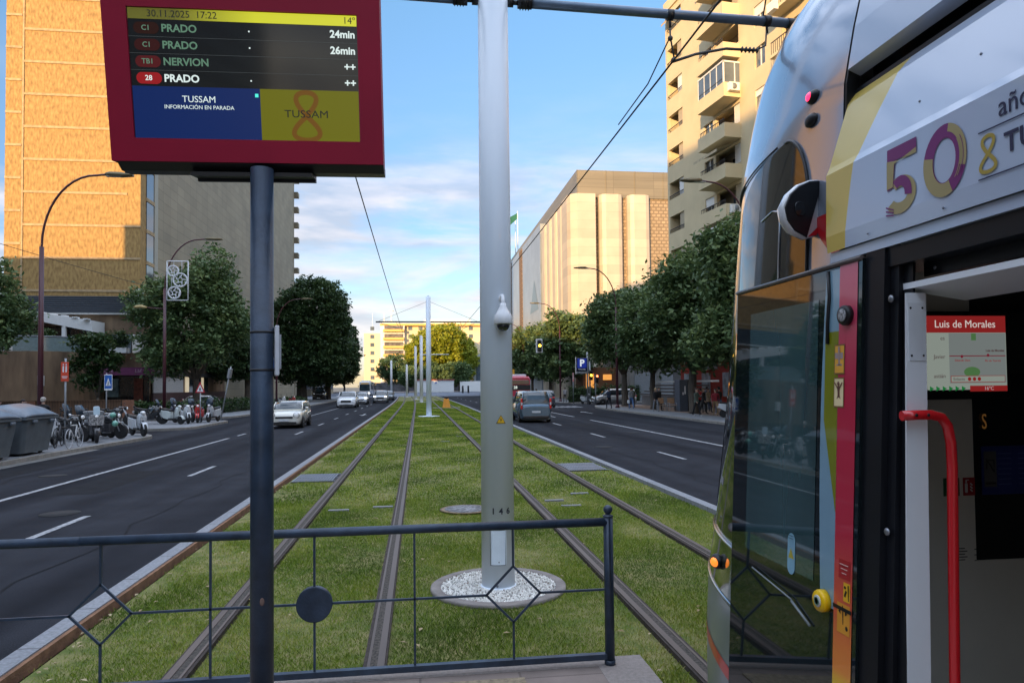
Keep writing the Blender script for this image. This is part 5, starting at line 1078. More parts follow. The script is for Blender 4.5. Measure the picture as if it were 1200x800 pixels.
# --- neighbouring blocks outside the frame (left ones put in and sized to shade the avenue)
for (x0, x1, y0, y1, h, lb) in ((-42, -30, -130, -36, 39.5, 'long unseen residential slab behind the viewer on the left, sized to shade the avenue'), (-44.5, -30, -35.9, 38, 23.0, 'unseen mid height block left of the platform, sized for the shade it casts'), (-80, -44.6, -10, 38, 19.8, 'unseen lower block behind the mid height one, sized for the shade it casts'), (30, 52, -90, 16, 24, 'residential block on the right side of the avenue behind the tram')):
    t_ = thing('residential_block', ((x0 + x1) / 2, (y0 + y1) / 2, -.1), lb, 'building', 'housing blocks outside the frame')
    MB().bb((x0, y0, 0), (x1, y1, h)).build('wall', M('block_brick', (.30, .22, .15), rough=.85, var=.1, scale=.3), t_, world=True)
    for k in range(int(h / 3.2) - 1):
        for xx in ((x1, x1 + .06) if x1 < 0 else (x0 - .06, x0),): MB().bb((xx[0], y0 + 2, 4.5 + 3.2 * k), (xx[1], y1 - 2, 6.0 + 3.2 * k)).build('window_band', win_mid, t_, world=True)
sb_ = thing('shuttered_block', (32, 84, 0), 'low grey building with closed shutters seen between the right tree trunks', 'building')
MB().bb((24.8, 80, 0), (46, 92, 5.4)).build('wall', M('ground_floor_grey', (.16, .155, .145)), sb_, world=True)
for k in range(6): MB().bb((25.3 + 3.2 * k, 79.93, .1), (27.9 + 3.2 * k, 80.0, 3.4)).build('shutter', metalg, sb_, world=True)
# ---- wooden fence with brick piers, left
fe = thing('wooden_fence', (-28, 50.4, 0), 'brown wooden fence with brick piers along the left plaza behind the motorbikes', 'fence')
fwm = M('fence_wood', (.12, .065, .035), rough=.8, var=.35, scale=9, stretch=(4, 4, .3)); tiled(fwm, .18, 5, .02, .4, sw=(0, 2, 1))
MB().bb((-40, 52.3, .03), (-20.2, 52.4, 1.25)).build('boards', fwm, fe, world=True); MB().bb((-40, 52.25, 1.25), (-20.2, 52.45, 1.33)).build('cap_rail', fwm, fe, world=True)
for x in (-37, -33, -29.5, -26.5, -20.2): MB().bb((x - .3, 52.1, .03), (x + .3, 52.6, 1.3)).build('brick_pier', M('pier_brick', (.22, .10, .06), rough=.9, var=.2, scale=12), fe, world=True)
MB().bb((-33, 52.2, .85), (-27, 52.28, .97)).build('pale_rail', metalg, fe, world=True)
# ================================================================ TREES
def leafmat(name, dark, mid, light):
    m = bpy.data.materials.new(name); m.use_nodes = True; n_, l_, b_ = nodes(m)
    a_ = n_.new('ShaderNodeAttribute'); a_.attribute_name = 'tone'; r_ = n_.new('ShaderNodeValToRGB'); e_ = r_.color_ramp.elements
    e_[0].position = .05; e_[0].color = (*dark, 1); e_[1].position = .95; e_[1].color = (*light, 1); e = e_.new(.5); e.color = (*mid, 1)
    l_.new(a_.outputs['Fac'], r_.inputs[0]); l_.new(r_.outputs[0], b_.inputs['Base Color']); b_.inputs['Roughness'].default_value = .5; b_.inputs['Specular IOR Level'].default_value = .3
    tr = n_.new('ShaderNodeBsdfTranslucent'); l_.new(r_.outputs[0], tr.inputs[0]); ms = n_.new('ShaderNodeMixShader'); ms.inputs[0].default_value = .25
    out = [x for x in n_ if x.type == 'OUTPUT_MATERIAL'][0]; l_.new(b_.outputs[0], ms.inputs[1]); l_.new(tr.outputs[0], ms.inputs[2]); l_.new(ms.outputs[0], out.inputs[0]); return m
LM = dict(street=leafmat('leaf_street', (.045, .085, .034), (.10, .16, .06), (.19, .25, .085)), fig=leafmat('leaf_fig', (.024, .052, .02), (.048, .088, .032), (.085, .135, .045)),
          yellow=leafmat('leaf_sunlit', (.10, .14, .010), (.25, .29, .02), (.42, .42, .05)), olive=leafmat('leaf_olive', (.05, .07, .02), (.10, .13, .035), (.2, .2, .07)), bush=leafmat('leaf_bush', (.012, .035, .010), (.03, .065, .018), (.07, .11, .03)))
barkm = M('bark', (.085, .07, .055), rough=.95, var=.3, scale=8, stretch=(1, 1, .25), bump=.8, bscale=20)
def leaves(name, blobs, n, size, mat_, seed, parent=None, origin=(0, 0, 0), shell=.55, clump=.5, per=26, **k):
    r = np.random.default_rng(seed); V = []; T = []
    vol = np.array([b[3] * b[4] * b[5] for b in blobs]) ** .8; cnt = np.maximum(1, (n * vol / vol.sum() / per).astype(int))
    for b_, c in zip(blobs, cnt):
        d = r.normal(size=(c, 3)); d /= np.linalg.norm(d, axis=1)[:, None]; rad = (shell + (1 - shell) * r.uniform(0, 1, c) ** .6)
        rad *= 1 + .10 * np.sin(d[:, 0] * 7 + seed) * np.sin(d[:, 1] * 6) + .06 * r.normal(size=c)
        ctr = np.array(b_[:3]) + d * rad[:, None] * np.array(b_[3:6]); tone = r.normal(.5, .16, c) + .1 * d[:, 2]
        cc = np.repeat(ctr, per, 0) + r.normal(size=(c * per, 3)) * clump * np.array([.5, .5, .34]); tt = np.repeat(tone, per) + r.normal(0, .12, c * per)
        V.append(cc); T.append(tt)
    C = np.concatenate(V); T = np.clip(np.concatenate(T), 0, 1); m = len(C); C = C[C[:, 2] > origin[2] + .25] if False else C
    nrm = r.normal(size=(m, 3)); nrm[:, 2] = np.abs(nrm[:, 2]) + .35; nrm /= np.linalg.norm(nrm, axis=1)[:, None]
    a = np.cross(nrm, r.normal(size=(m, 3))); a /= np.linalg.norm(a, axis=1)[:, None]; b2 = np.cross(nrm, a)
    s = (size * r.uniform(.45, 1.5, m))[:, None]; C = C - np.array(origin)
    Q = np.stack([C - a * s, C + b2 * s * .5 + a * s * .1, C + a * s, C - b2 * s * .5 + a * s * .1], 1).reshape(-1, 3)
    me = bpy.data.meshes.new(name); me.vertices.add(4 * m); me.vertices.foreach_set('co', Q.ravel()); me.loops.add(4 * m); me.loops.foreach_set('vertex_index', np.arange(4 * m))
    me.polygons.add(m); me.polygons.foreach_set('loop_start', np.arange(m) * 4); me.polygons.foreach_set('loop_total', np.full(m, 4))
    at = me.attributes.new('tone', 'FLOAT', 'POINT'); at.data.foreach_set('value', np.repeat(T, 4)); me.update(calc_edges=True); me.materials.append(LM[mat_])
    o = bpy.data.objects.new(name, me); COL.objects.link(o); o.parent = parent; return tag(o, **k)
def tree(name, x, y, z0, blobs, n, size, mat_, label, seed, tr=.22, fork=2.6, group=None, clump=.5, z_tr=None, shell=.5, lean=0., cat='tree'):
    t_ = thing(name, (x, y, z0), label, cat, group); r = random.Random(seed); b = MB()
    zc = sum(q[2] for q in blobs) / len(blobs); top = Vector((lean, 0, fork))
    b.tube([(0, 0, 0), (.03, 0, .15), (lean * .5 + .05 * sin(seed), .04, fork * .55), top], [tr * 1.35, tr * 1.05, tr * .95, tr * .8], 12)
    b.build('trunk', barkm, t_)
    for i, q in enumerate(blobs[:7]):
        e = Vector((q[0] - x, q[1] - y, q[2] - z0)); mid = top.lerp(e, .5) + Vector((r.uniform(-.3, .3), r.uniform(-.3, .3), .25))
        MB().tube([top - Vector((0, 0, .15)), mid, e], [tr * .55, tr * .35, tr * .1], 8).build('limb', barkm, t_)
    leaves('crown', blobs, n, size, mat_, seed, t_, (x, y, z0), shell, clump); return t_
G_ = 'street trees along the right pavement'
def rblobs(x, y, zlo, zhi, r, seed, k=9):
    q = random.Random(seed); out = [(x, y, (zlo + zhi) / 2, r * .75, r * .75, (zhi - zlo) * .46)]
    for i in range(k):
        a = q.uniform(0, 6.28); f = q.uniform(0, 1); z = zlo + (zhi - zlo) * (.12 + .78 * f); w = r * (1 - .55 * abs(f - .42) * 1.7)
        s = r * q.uniform(.32, .5); out.append((x + cos(a) * w * .62, y + sin(a) * w * .62, z, s, s, s * .85))
    return out
for i, (x, y, zlo, zhi, r_, lb) in enumerate((
        (18.3, 37.5, 3.3, 11.2, 3.5, 'dense dark street tree rising directly beside the tram nose'),
        (18.3, 45.0, 3.2, 11.2, 3.6, 'street tree with a forked trunk between the dark totem and the strolling people'),
        (18.6, 54.0, 3.4, 10.8, 3.6, 'street tree standing behind the couple in dark coats'),
        (18.9, 62.8, 3.4, 11.2, 3.7, 'street tree with thick pale trunk beside the silver parked car'),
        (19.2, 86, 3.2, 10.6, 4.6, 'street tree behind the blue parking sign'), (18.8, 99, 3.0, 10.8, 4.8, 'street tree under the hanging traffic light'),
        (18.5, 113, 3.0, 10.6, 4.6, 'street tree below the golden store wall, behind the signals'), (18.2, 128, 3, 11.5, 5, 'sun tipped street tree near the red bus'), (17.8, 144, 3, 11, 5, 'farthest street tree of the right hand row'))):
    far_ = y > 80
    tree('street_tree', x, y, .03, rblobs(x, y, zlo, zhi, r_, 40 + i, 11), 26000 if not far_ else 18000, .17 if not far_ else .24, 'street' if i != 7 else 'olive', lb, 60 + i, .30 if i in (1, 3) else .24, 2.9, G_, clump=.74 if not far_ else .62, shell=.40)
# left trees
bl = rblobs(-19.0, 62, 3.2, 11.5, 5.0, 5, 12) + [(-17.2, 62, 12.2, 1.7, 1.7, 2.0), (-17.6, 61, 10.4, 2.6, 2.4, 2.2), (-21.8, 61, 8.8, 2.2, 2, 2.0)]
tree('street_tree', -18.6, 62, .03, bl, 40000, .17, 'street', 'large leafy tree behind the parked scooters and hedge on the left', 21, .30, 2.8, clump=.65, shell=.42)
tree('street_tree', -28.6, 50, .03, rblobs(-28.6, 50, 4.6, 11.4, 3.3, 9, 9), 20000, .16, 'street', 'dark tree cut by the left edge of the picture, beside the lamp post', 23, .22, 3.6, clump=.6, shell=.42)
# big fig trees: tight domes
fb1 = [(-15.6, 105, 10.2, 5.6, 6.0, 7.1), (-18.0, 104, 7.0, 4.4, 4.6, 4.2), (-14.0, 104, 8.0, 4.2, 4.8, 5.4), (-14.5, 103, 14.0, 4.4, 4.4, 3.6), (-16.5, 103, 11.5, 4.4, 4.4, 4.6), (-14.4, 102.5, 5.6, 4.0, 3.8, 2.6)]
tree('fig_tree', -16.8, 105, .03, fb1, 90000, .20, 'fig', 'huge dark round crowned fig tree over the left pavement', 31, .75, 3.2, clump=.55, shell=.82)
fb2 = [(-13.9, 120, 8.6, 4.0, 4.6, 5.6), (-15, 119, 6.4, 4.0, 4.2, 3.6), (-12.9, 119, 5.8, 3.0, 3.4, 3.0)]
tree('fig_tree', -15.0, 120, .03, fb2, 45000, .21, 'fig', 'smaller dark fig tree overlapping the right side of the huge one', 32, .5, 3, clump=.5, shell=.82)
tree('fig_tree', -19.5, 84, .03, [(-19.8, 84, 6.6, 3.6, 3.6, 3.4), (-21, 84, 5.6, 3.4, 3.4, 2.8)], 22000, .19, 'fig', 'low dark tree between the leafy tree and the huge fig', 33, .4, 3, clump=.5, shell=.7)
# distant trees
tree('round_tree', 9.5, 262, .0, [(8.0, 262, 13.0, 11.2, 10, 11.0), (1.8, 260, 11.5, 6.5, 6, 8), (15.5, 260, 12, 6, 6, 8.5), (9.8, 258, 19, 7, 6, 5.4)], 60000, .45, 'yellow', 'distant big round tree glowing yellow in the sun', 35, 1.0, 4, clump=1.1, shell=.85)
for i, (x, y, r_, zt_2, lb, m_) in enumerate(((-9, 246, 6.5, 13.5, 'dark tree in front of the distant cream apartments', 'street'), (-3.6, 240, 4.0, 8.5, 'small dark tree left of the white enclosure', 'street'), (14.5, 250, 5, 11, 'dark tree at the right end of the white enclosure', 'street'), (-21, 205, 5, 12, 'thin yellow green tree behind the white coach', 'olive'), (-26, 180, 6, 9, 'olive green tree beyond the black off-road vehicle', 'olive'), (24, 205, 6, 13, 'dark distant tree right of the lit round tree', 'street'), (20, 170, 5, 12, 'sunlit tree near the junction on the right', 'olive'), (3.5, 250, 6, 10, 'dark shaded tree directly behind the white enclosure', 'street'), (9.5, 250, 6, 11, 'dark shaded tree behind the middle of the white enclosure', 'street'))):
    tree('distant_tree', x, y, 0, rblobs(x, y, 2.5, zt_2, r_, 70 + i, 7), 9000, .36, m_, lb, 80 + i, .3, 3, clump=.9, shell=.5)
# loquat-like shrub tree beside the podium
tree('shrub_tree', -24.6, 58, .03, [(-25.3, 58, 5.2, 1.5, 1.4, 1.1), (-24.0, 58, 4.4, 1.1, 1.1, .9), (-25.2, 58, 2.9, 1.0, 1, 1.0), (-24.2, 57.6, 5.8, 1.0, .9, .7), (-25.8, 57.8, 3.9, .9, .9, .8)], 3600, .17, 'bush', 'thin shrubby tree in front of the brown podium wall', 91, .12, 1.4, clump=.5, shell=.3)
# hedges (one clipped hedge each) 
def hedge(pts, w, h, n, label, seed, mat_='bush'):
    t_ = thing('hedge', (pts[0][0], pts[0][1], .03), label, 'hedge'); bl_ = []
    for a, c in zip(pts[:-1], pts[1:]):
        m_ = int(sqrt((a[0] - c[0]) ** 2 + (a[1] - c[1]) ** 2) / .9) + 1
        for i in range(m_): f = i / m_; bl_.append((a[0] + (c[0] - a[0]) * f, a[1] + (c[1] - a[1]) * f, h * .5, w / 2, w / 2, h * .5))
    leaves('foliage', bl_, n, .10, mat_, seed, t_, (pts[0][0], pts[0][1], .03), .6, .28)
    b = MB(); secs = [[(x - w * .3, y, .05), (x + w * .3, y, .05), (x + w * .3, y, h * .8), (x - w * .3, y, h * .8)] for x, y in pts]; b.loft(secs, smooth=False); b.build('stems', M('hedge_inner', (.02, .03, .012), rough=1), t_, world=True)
hedge([(-20.5, 53.6), (-17.4, 53.4), (-16.4, 60), (-15.2, 74)], 1.5, 1.15, 14000, 'clipped green hedge behind the parked scooters on the left', 101)
hedge([(-15.4, 82), (-15.2, 96)], 1.6, .9, 4000, 'low green planting at the foot of the huge fig tree', 102)
hedge([(17.6, 79), (26, 80)], 1.6, 2.0, 5000, 'tall green hedge beside the amber traffic lights', 103)
for x, lb in ((-32.6, 'bush in a white planter on the terrace, beside the pergola post'), (-30.2, 'large bush hanging over the terrace glass under the pergola'), (-25.3, 'round bush on the terrace right of the pergola')):
    t_ = thing('potted_bush', (x, 61.2 if x < -28 else 63.6, 5.15), lb, 'plant', 'bushes on the roof terrace'); y = t_.location.y
    MB().bb((-.7, -.35, 0), (.7, .35, .45)).build('planter', whitep, t_)
    leaves('foliage', [(x, y, 6.3, .95, .7, .75)], 1400, .10, 'bush', int(-x), t_, tuple(t_.location), .4, .3)
# ================================================================ VEHICLES
tyre = M('tyre', (.018, .018, .019), rough=.85, var=.15); rimm = M('rim_alloy', (.42, .43, .45), rough=.3, metal=.8, var=.05)
vglass = M('vehicle_glass', (.03, .045, .055), rough=.04, var=.4, scale=1.2, coat=1)
lampw = M('headlamp', (.75, .78, .8), rough=.1, emit=(1, .97, .9), es=.04, coat=1); lampon = M('headlamp_lit', (.9, .9, .85), rough=.1, emit=(1, .95, .85), es=3)
lampr = M('tail_lamp', (.45, .008, .01), rough=.15, coat=1, emit=(.6, .02, .01), es=.04); lampa = M('indicator', (.8, .3, .03), rough=.2, coat=1)
plate = M('plate_white', (.6, .62, .64), rough=.5)
blk = M('trim_black', (.014, .014, .015), rough=.5)
def carpaint(n, c, metal=.0, r=.22): return M('paint_' + n, c, rough=r, metal=metal, var=.03, coat=.9)
def wheel(parent, x, y, r, w=.2, rim=True):
    s_ = 1 if x > 0 else -1
    t_ = MB().lathe([(r * .62, -w / 2), (r * .93, -w / 2), (r, -w / 2 + .03), (r, w / 2 - .03), (r * .93, w / 2), (r * .62, w / 2)], (x, y, r), 'x', 24).build('tyre', tyre, parent)
    b = MB().lathe([(r * .64, -.02), (r * .62, .0), (r * .55, .0)], (x + s_ * w * .38, y, r), 'x', 24); 
    for k in range(5): a = 2 * pi * k / 5; b.box((x + s_ * w * .42, y + r * .3 * cos(a), r + r * .3 * sin(a)), (.02, r * .6, r * .16), rx=a)
    b.lathe([(r * .62, 0), (0, .0)], (x + s_ * w * .2, y, r), 'x', 20, mi=1); b.lathe([(r * .14, 0), (r * .12, s_ * .02), (0, s_ * .02)], (x + s_ * w * .42, y, r), 'x', 12)
    b.build('rim', [rimm, blk], t_); return t_
def car(name, loc, rz, label, paint, L=4.2, W=1.8, H=1.45, hood=.92, belt=.98, nose=.70, wb=(.2, .205), gh=(.27, .42, .86, .99), tail=.95, cat='car', group=None, rear='lamps', wr=.32, blackroof=False, lit=False, round_lamps=False, grille='bar'):
    t_ = thing(name, loc, label, cat, group, rz); h = L / 2; w = W / 2
    # lower body, front is -Y
    st_ = [(-h, .30, nose - .16, .76), (-h + .03, .22, nose - .06, .84), (-h + .14, .18, nose + .02, .93), (-h + .40, .17, nose + .10, .975), (-h + .7, .17, nose + .16, .99), (-h + gh[0] * L - .02, .17, hood, 1.), (-h + gh[1] * L, .17, belt, 1), (0, .17, belt, 1), (h - (1 - gh[2]) * L, .17, belt + .02, .995), (h - .35, .18, belt, .98), (h - .12, .2, tail, .94), (h - .02, .28, tail - .1, .90), (h, .34, tail - .25, .86)]
    secs = []
    for y, zl, zh, f in st_:
        W_ = w * f; zm = zl + (zh - zl) * .55
        half = [(W_ * .80, zl), (W_ * .95, zl + .07), (W_, zm - .08), (W_ * .995, zm + .06), (W_ * .955, zh - .07), (W_ * .88, zh - .015), (W_ * .5, zh + .02)]
        secs.append([(x, y, z) for x, z in half] + [(-x, y, z) for x, z in reversed(half)])
    body = MB().loft(secs).build('body', paint, t_)
    # greenhouse
    g0, g1, g2, g3 = [-h + q * L for q in gh]
    gs = [(g0, belt - .06, belt + .02, .80), ((g0 + g1) / 2, belt - .05, belt + (H - belt) * .60, .80), (g1, belt - .05, H - .035, .76), (g1 + .3, belt - .05, H - .005, .75), ((g1 + g2) / 2, belt - .05, H, .75), ((g1 + g2) / 2 + .09, belt - .05, H, .75), (g2 - .25, belt - .05, H - .02, .745), (g2, belt - .05, H - .05, .73), ((g2 + g3) / 2, belt - .05, belt + (H - belt) * .55, .78), (g3, belt - .06, belt + .01, .80)]
    secs = []
    for y, zb, zt_, f in gs:
        half = [(w * .93, zb), (w * (.93 + (f - .93) * .80), zb + (zt_ - zb) * .80), (w * f, zt_ - .012 * (zt_ - zb)), (w * f * .6, zt_ + .02 * (zt_ > H - .2))]
        secs.append([(x, y, z) for x, z in half] + [(-x, y, z) for x, z in reversed(half)])
    def gm_(i, k):
        n = 8
        if k == -1: return 0
        side = k in (0, 6)
        if i in (0, 1, 7, 8): return 1 if not side else (1 if i in (1,) else 0)   # screens
        if i == 4: return 0
        return 1 if side else (2 if blackroof else 0)
    gh_ = MB().loft(secs, gm_).build('cabin', [paint, vglass, blk], t_)
    # pillars
    for s_ in (-1, 1):
        for a_, c_ in ((gs[0], gs[2]), (gs[9], gs[7])): MB().tube([(s_ * w * .91, a_[0], belt), (s_ * w * a_[3] * .995, c_[0], H - .06)], .035, 6).build('pillar', blk if blackroof else paint, t_)
    for s_ in (-1, 1):
        for y in (-h + wb[0] * L, h - wb[1] * L):
            MB().lathe([(wr + .055, -.02), (wr + .055, .0), (0, .0)] if s_ > 0 else [(wr + .055, .02), (wr + .055, .0), (0, .0)], (s_ * (w + .003), y, wr + .01), 'x', 24).build('wheel_arch', blk, t_)
            wheel(t_, s_ * (w - .07), y, wr, .20)
        MB().ball((s_ * (w + .08), g0 + .45, belt + .06), (.10, .06, .07), 0, 10, 6).build('mirror', paint, t_)
        # front lamps
        if round_lamps: hp = MB().lathe([(.135, 0), (.13, -.05), (.08, -.075), (0, -.08)], (s_ * w * .72, -h + .04, nose - .07), 'y', 20); MB().lathe([(.165, .06), (.165, -.035), (0, -.035)], (s_ * w * .72, -h + .04, nose - .07), 'y', 20).build('lamp_ring', rimm, t_)
        else: hp = MB().ball((s_ * w * .74, -h + .16, nose - .0), (.17, .12, .075), 0, 12, 8)
        hp.build('headlight', lampon if lit else lampw, t_)
        if rear == 'tall': tl_ = MB().rbox((s_ * w * .92, h - .05, belt - .02), (.11, .14, .62), .05).build('tail_light', lampr, t_); MB().rbox((s_ * w * .92, h + .012, belt - .03), (.085, .03, .16), .02).build('clear_lens', plate, tl_)
        else: MB().rbox((s_ * w * .80, h - .05, tail - .13), (.24, .12, .15), .05).build('tail_light', lampr, t_)
    f = MB(); f.rbox((0, -h + .012, nose - .18), (W * .52, .06, .11 if grille == 'bar' else .24), .04); f.build('grille', blk, t_)
    f = MB(); f.rbox((0, -h + .02, .30), (W * .74, .10, .12), .05); f.build('lower_intake', blk, t_)
    b_ = MB(); b_.rbox((0, -h - .025, .44), (.50, .015, .11), .01); b_.build('number_plate', plate, t_)
    b_ = MB(); b_.rbox((0, h + .015, .62), (.50, .02, .11), .01); b_.build('number_plate', plate, t_)
    f = MB(); f.rbox((0, h - .02, .32), (W * .82, .10, .16), .05); f.build('rear_bumper', blk, t_)
    f = MB()
    for s_ in (-1, 1): f.box((s_ * (w * .998), 0, .22), (.03, L * .52, .10))
    for s_ in (-1, 1):
        for yy in (-.12, -h + gh[0] * L + .22, h - .95): MB().box((s_ * (w * .996 + .002), yy, .64), (.012, .012, .60)).build('door_seam', blk, t_)
        MB().box((s_ * (w + .01), .28, belt - .14), (.03, .15, .03)).build('door_handle', paint, t_)
    MB().box((0, 0, .22), (W * .86, L * .86, .12)).build('underbody', blk, t_)
    return t_
RZ = -.1
car('hatchback_car', (-7.0, 40.0, RZ), 0, 'cream three door hatchback with round headlights, nearest car in the left lanes', carpaint('cream', (.72, .70, .62)), 3.86, 1.73, 1.42, .90, .97, .76, (.18, .2), (.26, .38, .90, .985), .95, wr=.31, blackroof=False, round_lamps=True)
car('suv_car', (-7.35, 75.6, RZ), 0, 'bright white SUV with black grille, second car coming along the left lanes', carpaint('white', (.78, .79, .81)), 4.8, 1.94, 1.68, 1.06, 1.12, .86, (.19, .2), (.26, .38, .88, .985), 1.05, wr=.37, grille='big')
car('small_car', (-7.05, 89, RZ), 0, 'small silver white car following directly behind the bright white SUV', carpaint('pearl', (.60, .62, .65)), 3.9, 1.68, 1.46, .95, 1.0, .78, lit=True)
car('suv_car', (-4.95, 95, RZ), 0, 'silver grey SUV with lit headlights in the lane beside the grass', carpaint('silver', (.34, .36, .38), .5), 4.5, 1.86, 1.66, 1.02, 1.1, .86, grille='big', lit=True)
car('dark_car', (-4.75, 112, RZ), 0, 'dark grey car tucked behind the silver grey SUV beside the grass', carpaint('grey', (.07, .08, .09), .4), 4.3, 1.8, 1.5)
car('offroad_car', (-17.4 + 1.5, 118, RZ), 0, 'tall black off-road vehicle standing at the left kerb beyond the fig tree', carpaint('black', (.012, .012, .014)), 4.7, 2.0, 2.15, 1.25, 1.35, 1.1, (.19, .2), (.24, .32, .95, .995), 1.3, wr=.42, grille='big')
car('minivan_car', (6.65, 41.6, RZ), pi, 'steel blue leisure van with upright red tail lights driving away on the right', carpaint('steelblue', (.11, .17, .23), .45, .25), 4.38, 1.81, 1.80, 1.10, 1.12, .9, (.2, .17), (.22, .36, .965, .995), 1.14, rear='tall', wr=.32)
car('dark_suv', (12.2, 67.5, RZ), pi - .12, 'dark SUV stopped near the crossing beyond the steel blue van', carpaint('darkblue', (.02, .03, .05)), 4.4, 1.85, 1.65, 1.0, 1.08, .85, (.19, .2), (.25, .37, .9, .99), 1.08, wr=.36)
car('parked_car', (20.4, 71.8, RZ), -pi / 2, 'silver family van seen from the side in the right side street', carpaint('silver2', (.42, .43, .45), .4), 4.5, 1.8, 1.66, 1.02, 1.05, .82, (.19, .2), (.2, .36, .94, .99), 1.05)
car('parked_car', (-21, 70, RZ), -pi / 2, 'white car parked behind the left hedge with bright lamps', carpaint('white2', (.6, .6, .6)), 4.1, 1.75, 1.5, lit=True)
# a black person-height open trunk panel: Berlingo extras
# --- buses
def bus(name, loc, rz, L, W, H, label, mats, red=False):
    t_ = thing(name, loc, label, 'bus', None, rz); h = L / 2; w = W / 2
    b = MB(); secs = []
    for y, f, zt_ in ((-h, .92, H - .25), (-h + .15, .985, H - .06), (-h + .5, 1, H), (h - .5, 1, H), (h - .12, .985, H - .05), (h, .93, H - .2)):
        half = [(w * f * .95, .32), (w * f, .5), (w * f, H * .55), (w * f * .985, zt_ - .25), (w * f * .9, zt_ - .05), (w * f * .5, zt_)]
        secs.append([(x, y, z) for x, z in half] + [(-x, y, z) for x, z in reversed(half)])
    b.loft(secs).build('body', mats[0], t_)
    for s_ in (-1, 1):
        for k in range(int(L / 1.7) - 1): MB().box((s_ * (w + .002), -h + 1.5 + 1.7 * k, H * .62), (.02, 1.6, H * .3)).build('window', vglass, t_)
        for y in (-h + 2.3, h - 2.9): wheel(t_, s_ * (w - .12), y, .48, .28)
    MB().rbox((0, -h - .0, H * .58), (W * .90, .06, H * .44), .12).build('windscreen', vglass, t_)
    for s_ in (-1, 1):
        MB().rbox((s_ * w * .74, -h - .02, .72), (.34, .08, .16), .05).build('headlight', lampon if not red else lampw, t_); MB().box((s_ * (w + .16), -h - .15, H * .68), (.14, .16, .38)).build('mirror', blk, t_)
    if red:
        MB().rbox((0, h + .0, H * .80), (W * .88, .06, .40), .1).build('rear_window', vglass, t_); MB().box((0, h + .005, H * .635), (W * .98, .05, .5)).build('rear_panel', blk, t_)
        text('route_number', '28', .36, (.25, h + .04, H * .635), (pi / 2, 0, pi), em('route_white', (.3, .33, .3), 1.), t_, 'CENTER', .01)
        MB().box((0, h + .01, .95), (W * .8, .06, .3)).build('engine_grille', M('bus_grille', (.22, .24, .26), rough=.6), t_); MB().box((0, h + .015, .6), (W * .98, .06, .5)).build('rear_bumper', blk, t_)
        for s_ in (-1, 1): MB().rbox((s_ * w * .85, h + .02, 1.35), (.16, .08, .5), .05).build('tail_light', lampr, t_)
        MB().rbox((0, 0, H + .06), (W * .8, L * .8, .22), .08).build('roof_unit', M('bus_roof_white', (.65, .67, .7), rough=.4), t_)
    else:
        MB().rbox((0, -h - .03, H * .86), (W * .7, .06, .26), .08).build('destination_display', M('dest_dark', (.05, .04, .02), emit=(.3, .18, .05), es=.4), t_); MB().rbox((0, 0, H + .08), (W * .72, L * .6, .3), .1).build('roof_unit', mats[1], t_)
    return t_
bus('red_bus', (9.55, 73, RZ), pi, 12, 2.5, 3.05, 'red city bus seen from behind, partly hidden by the tall numbered pole', [M('bus_red', (.42, .012, .05), rough=.3, coat=.5), whitep], True)
bus('white_coach', (-12.2, 170, RZ), 0, 12, 2.55, 3.4, 'white coach with large dark windscreen approaching in the distance on the left', [carpaint('coach', (.62, .64, .66)), whitep])
bus('white_coach', (-12.8, 192, RZ), 0, 12, 2.55, 3.2, 'farther red and grey bus behind the white coach', [carpaint('coach_grey', (.25, .16, .16)), whitep])

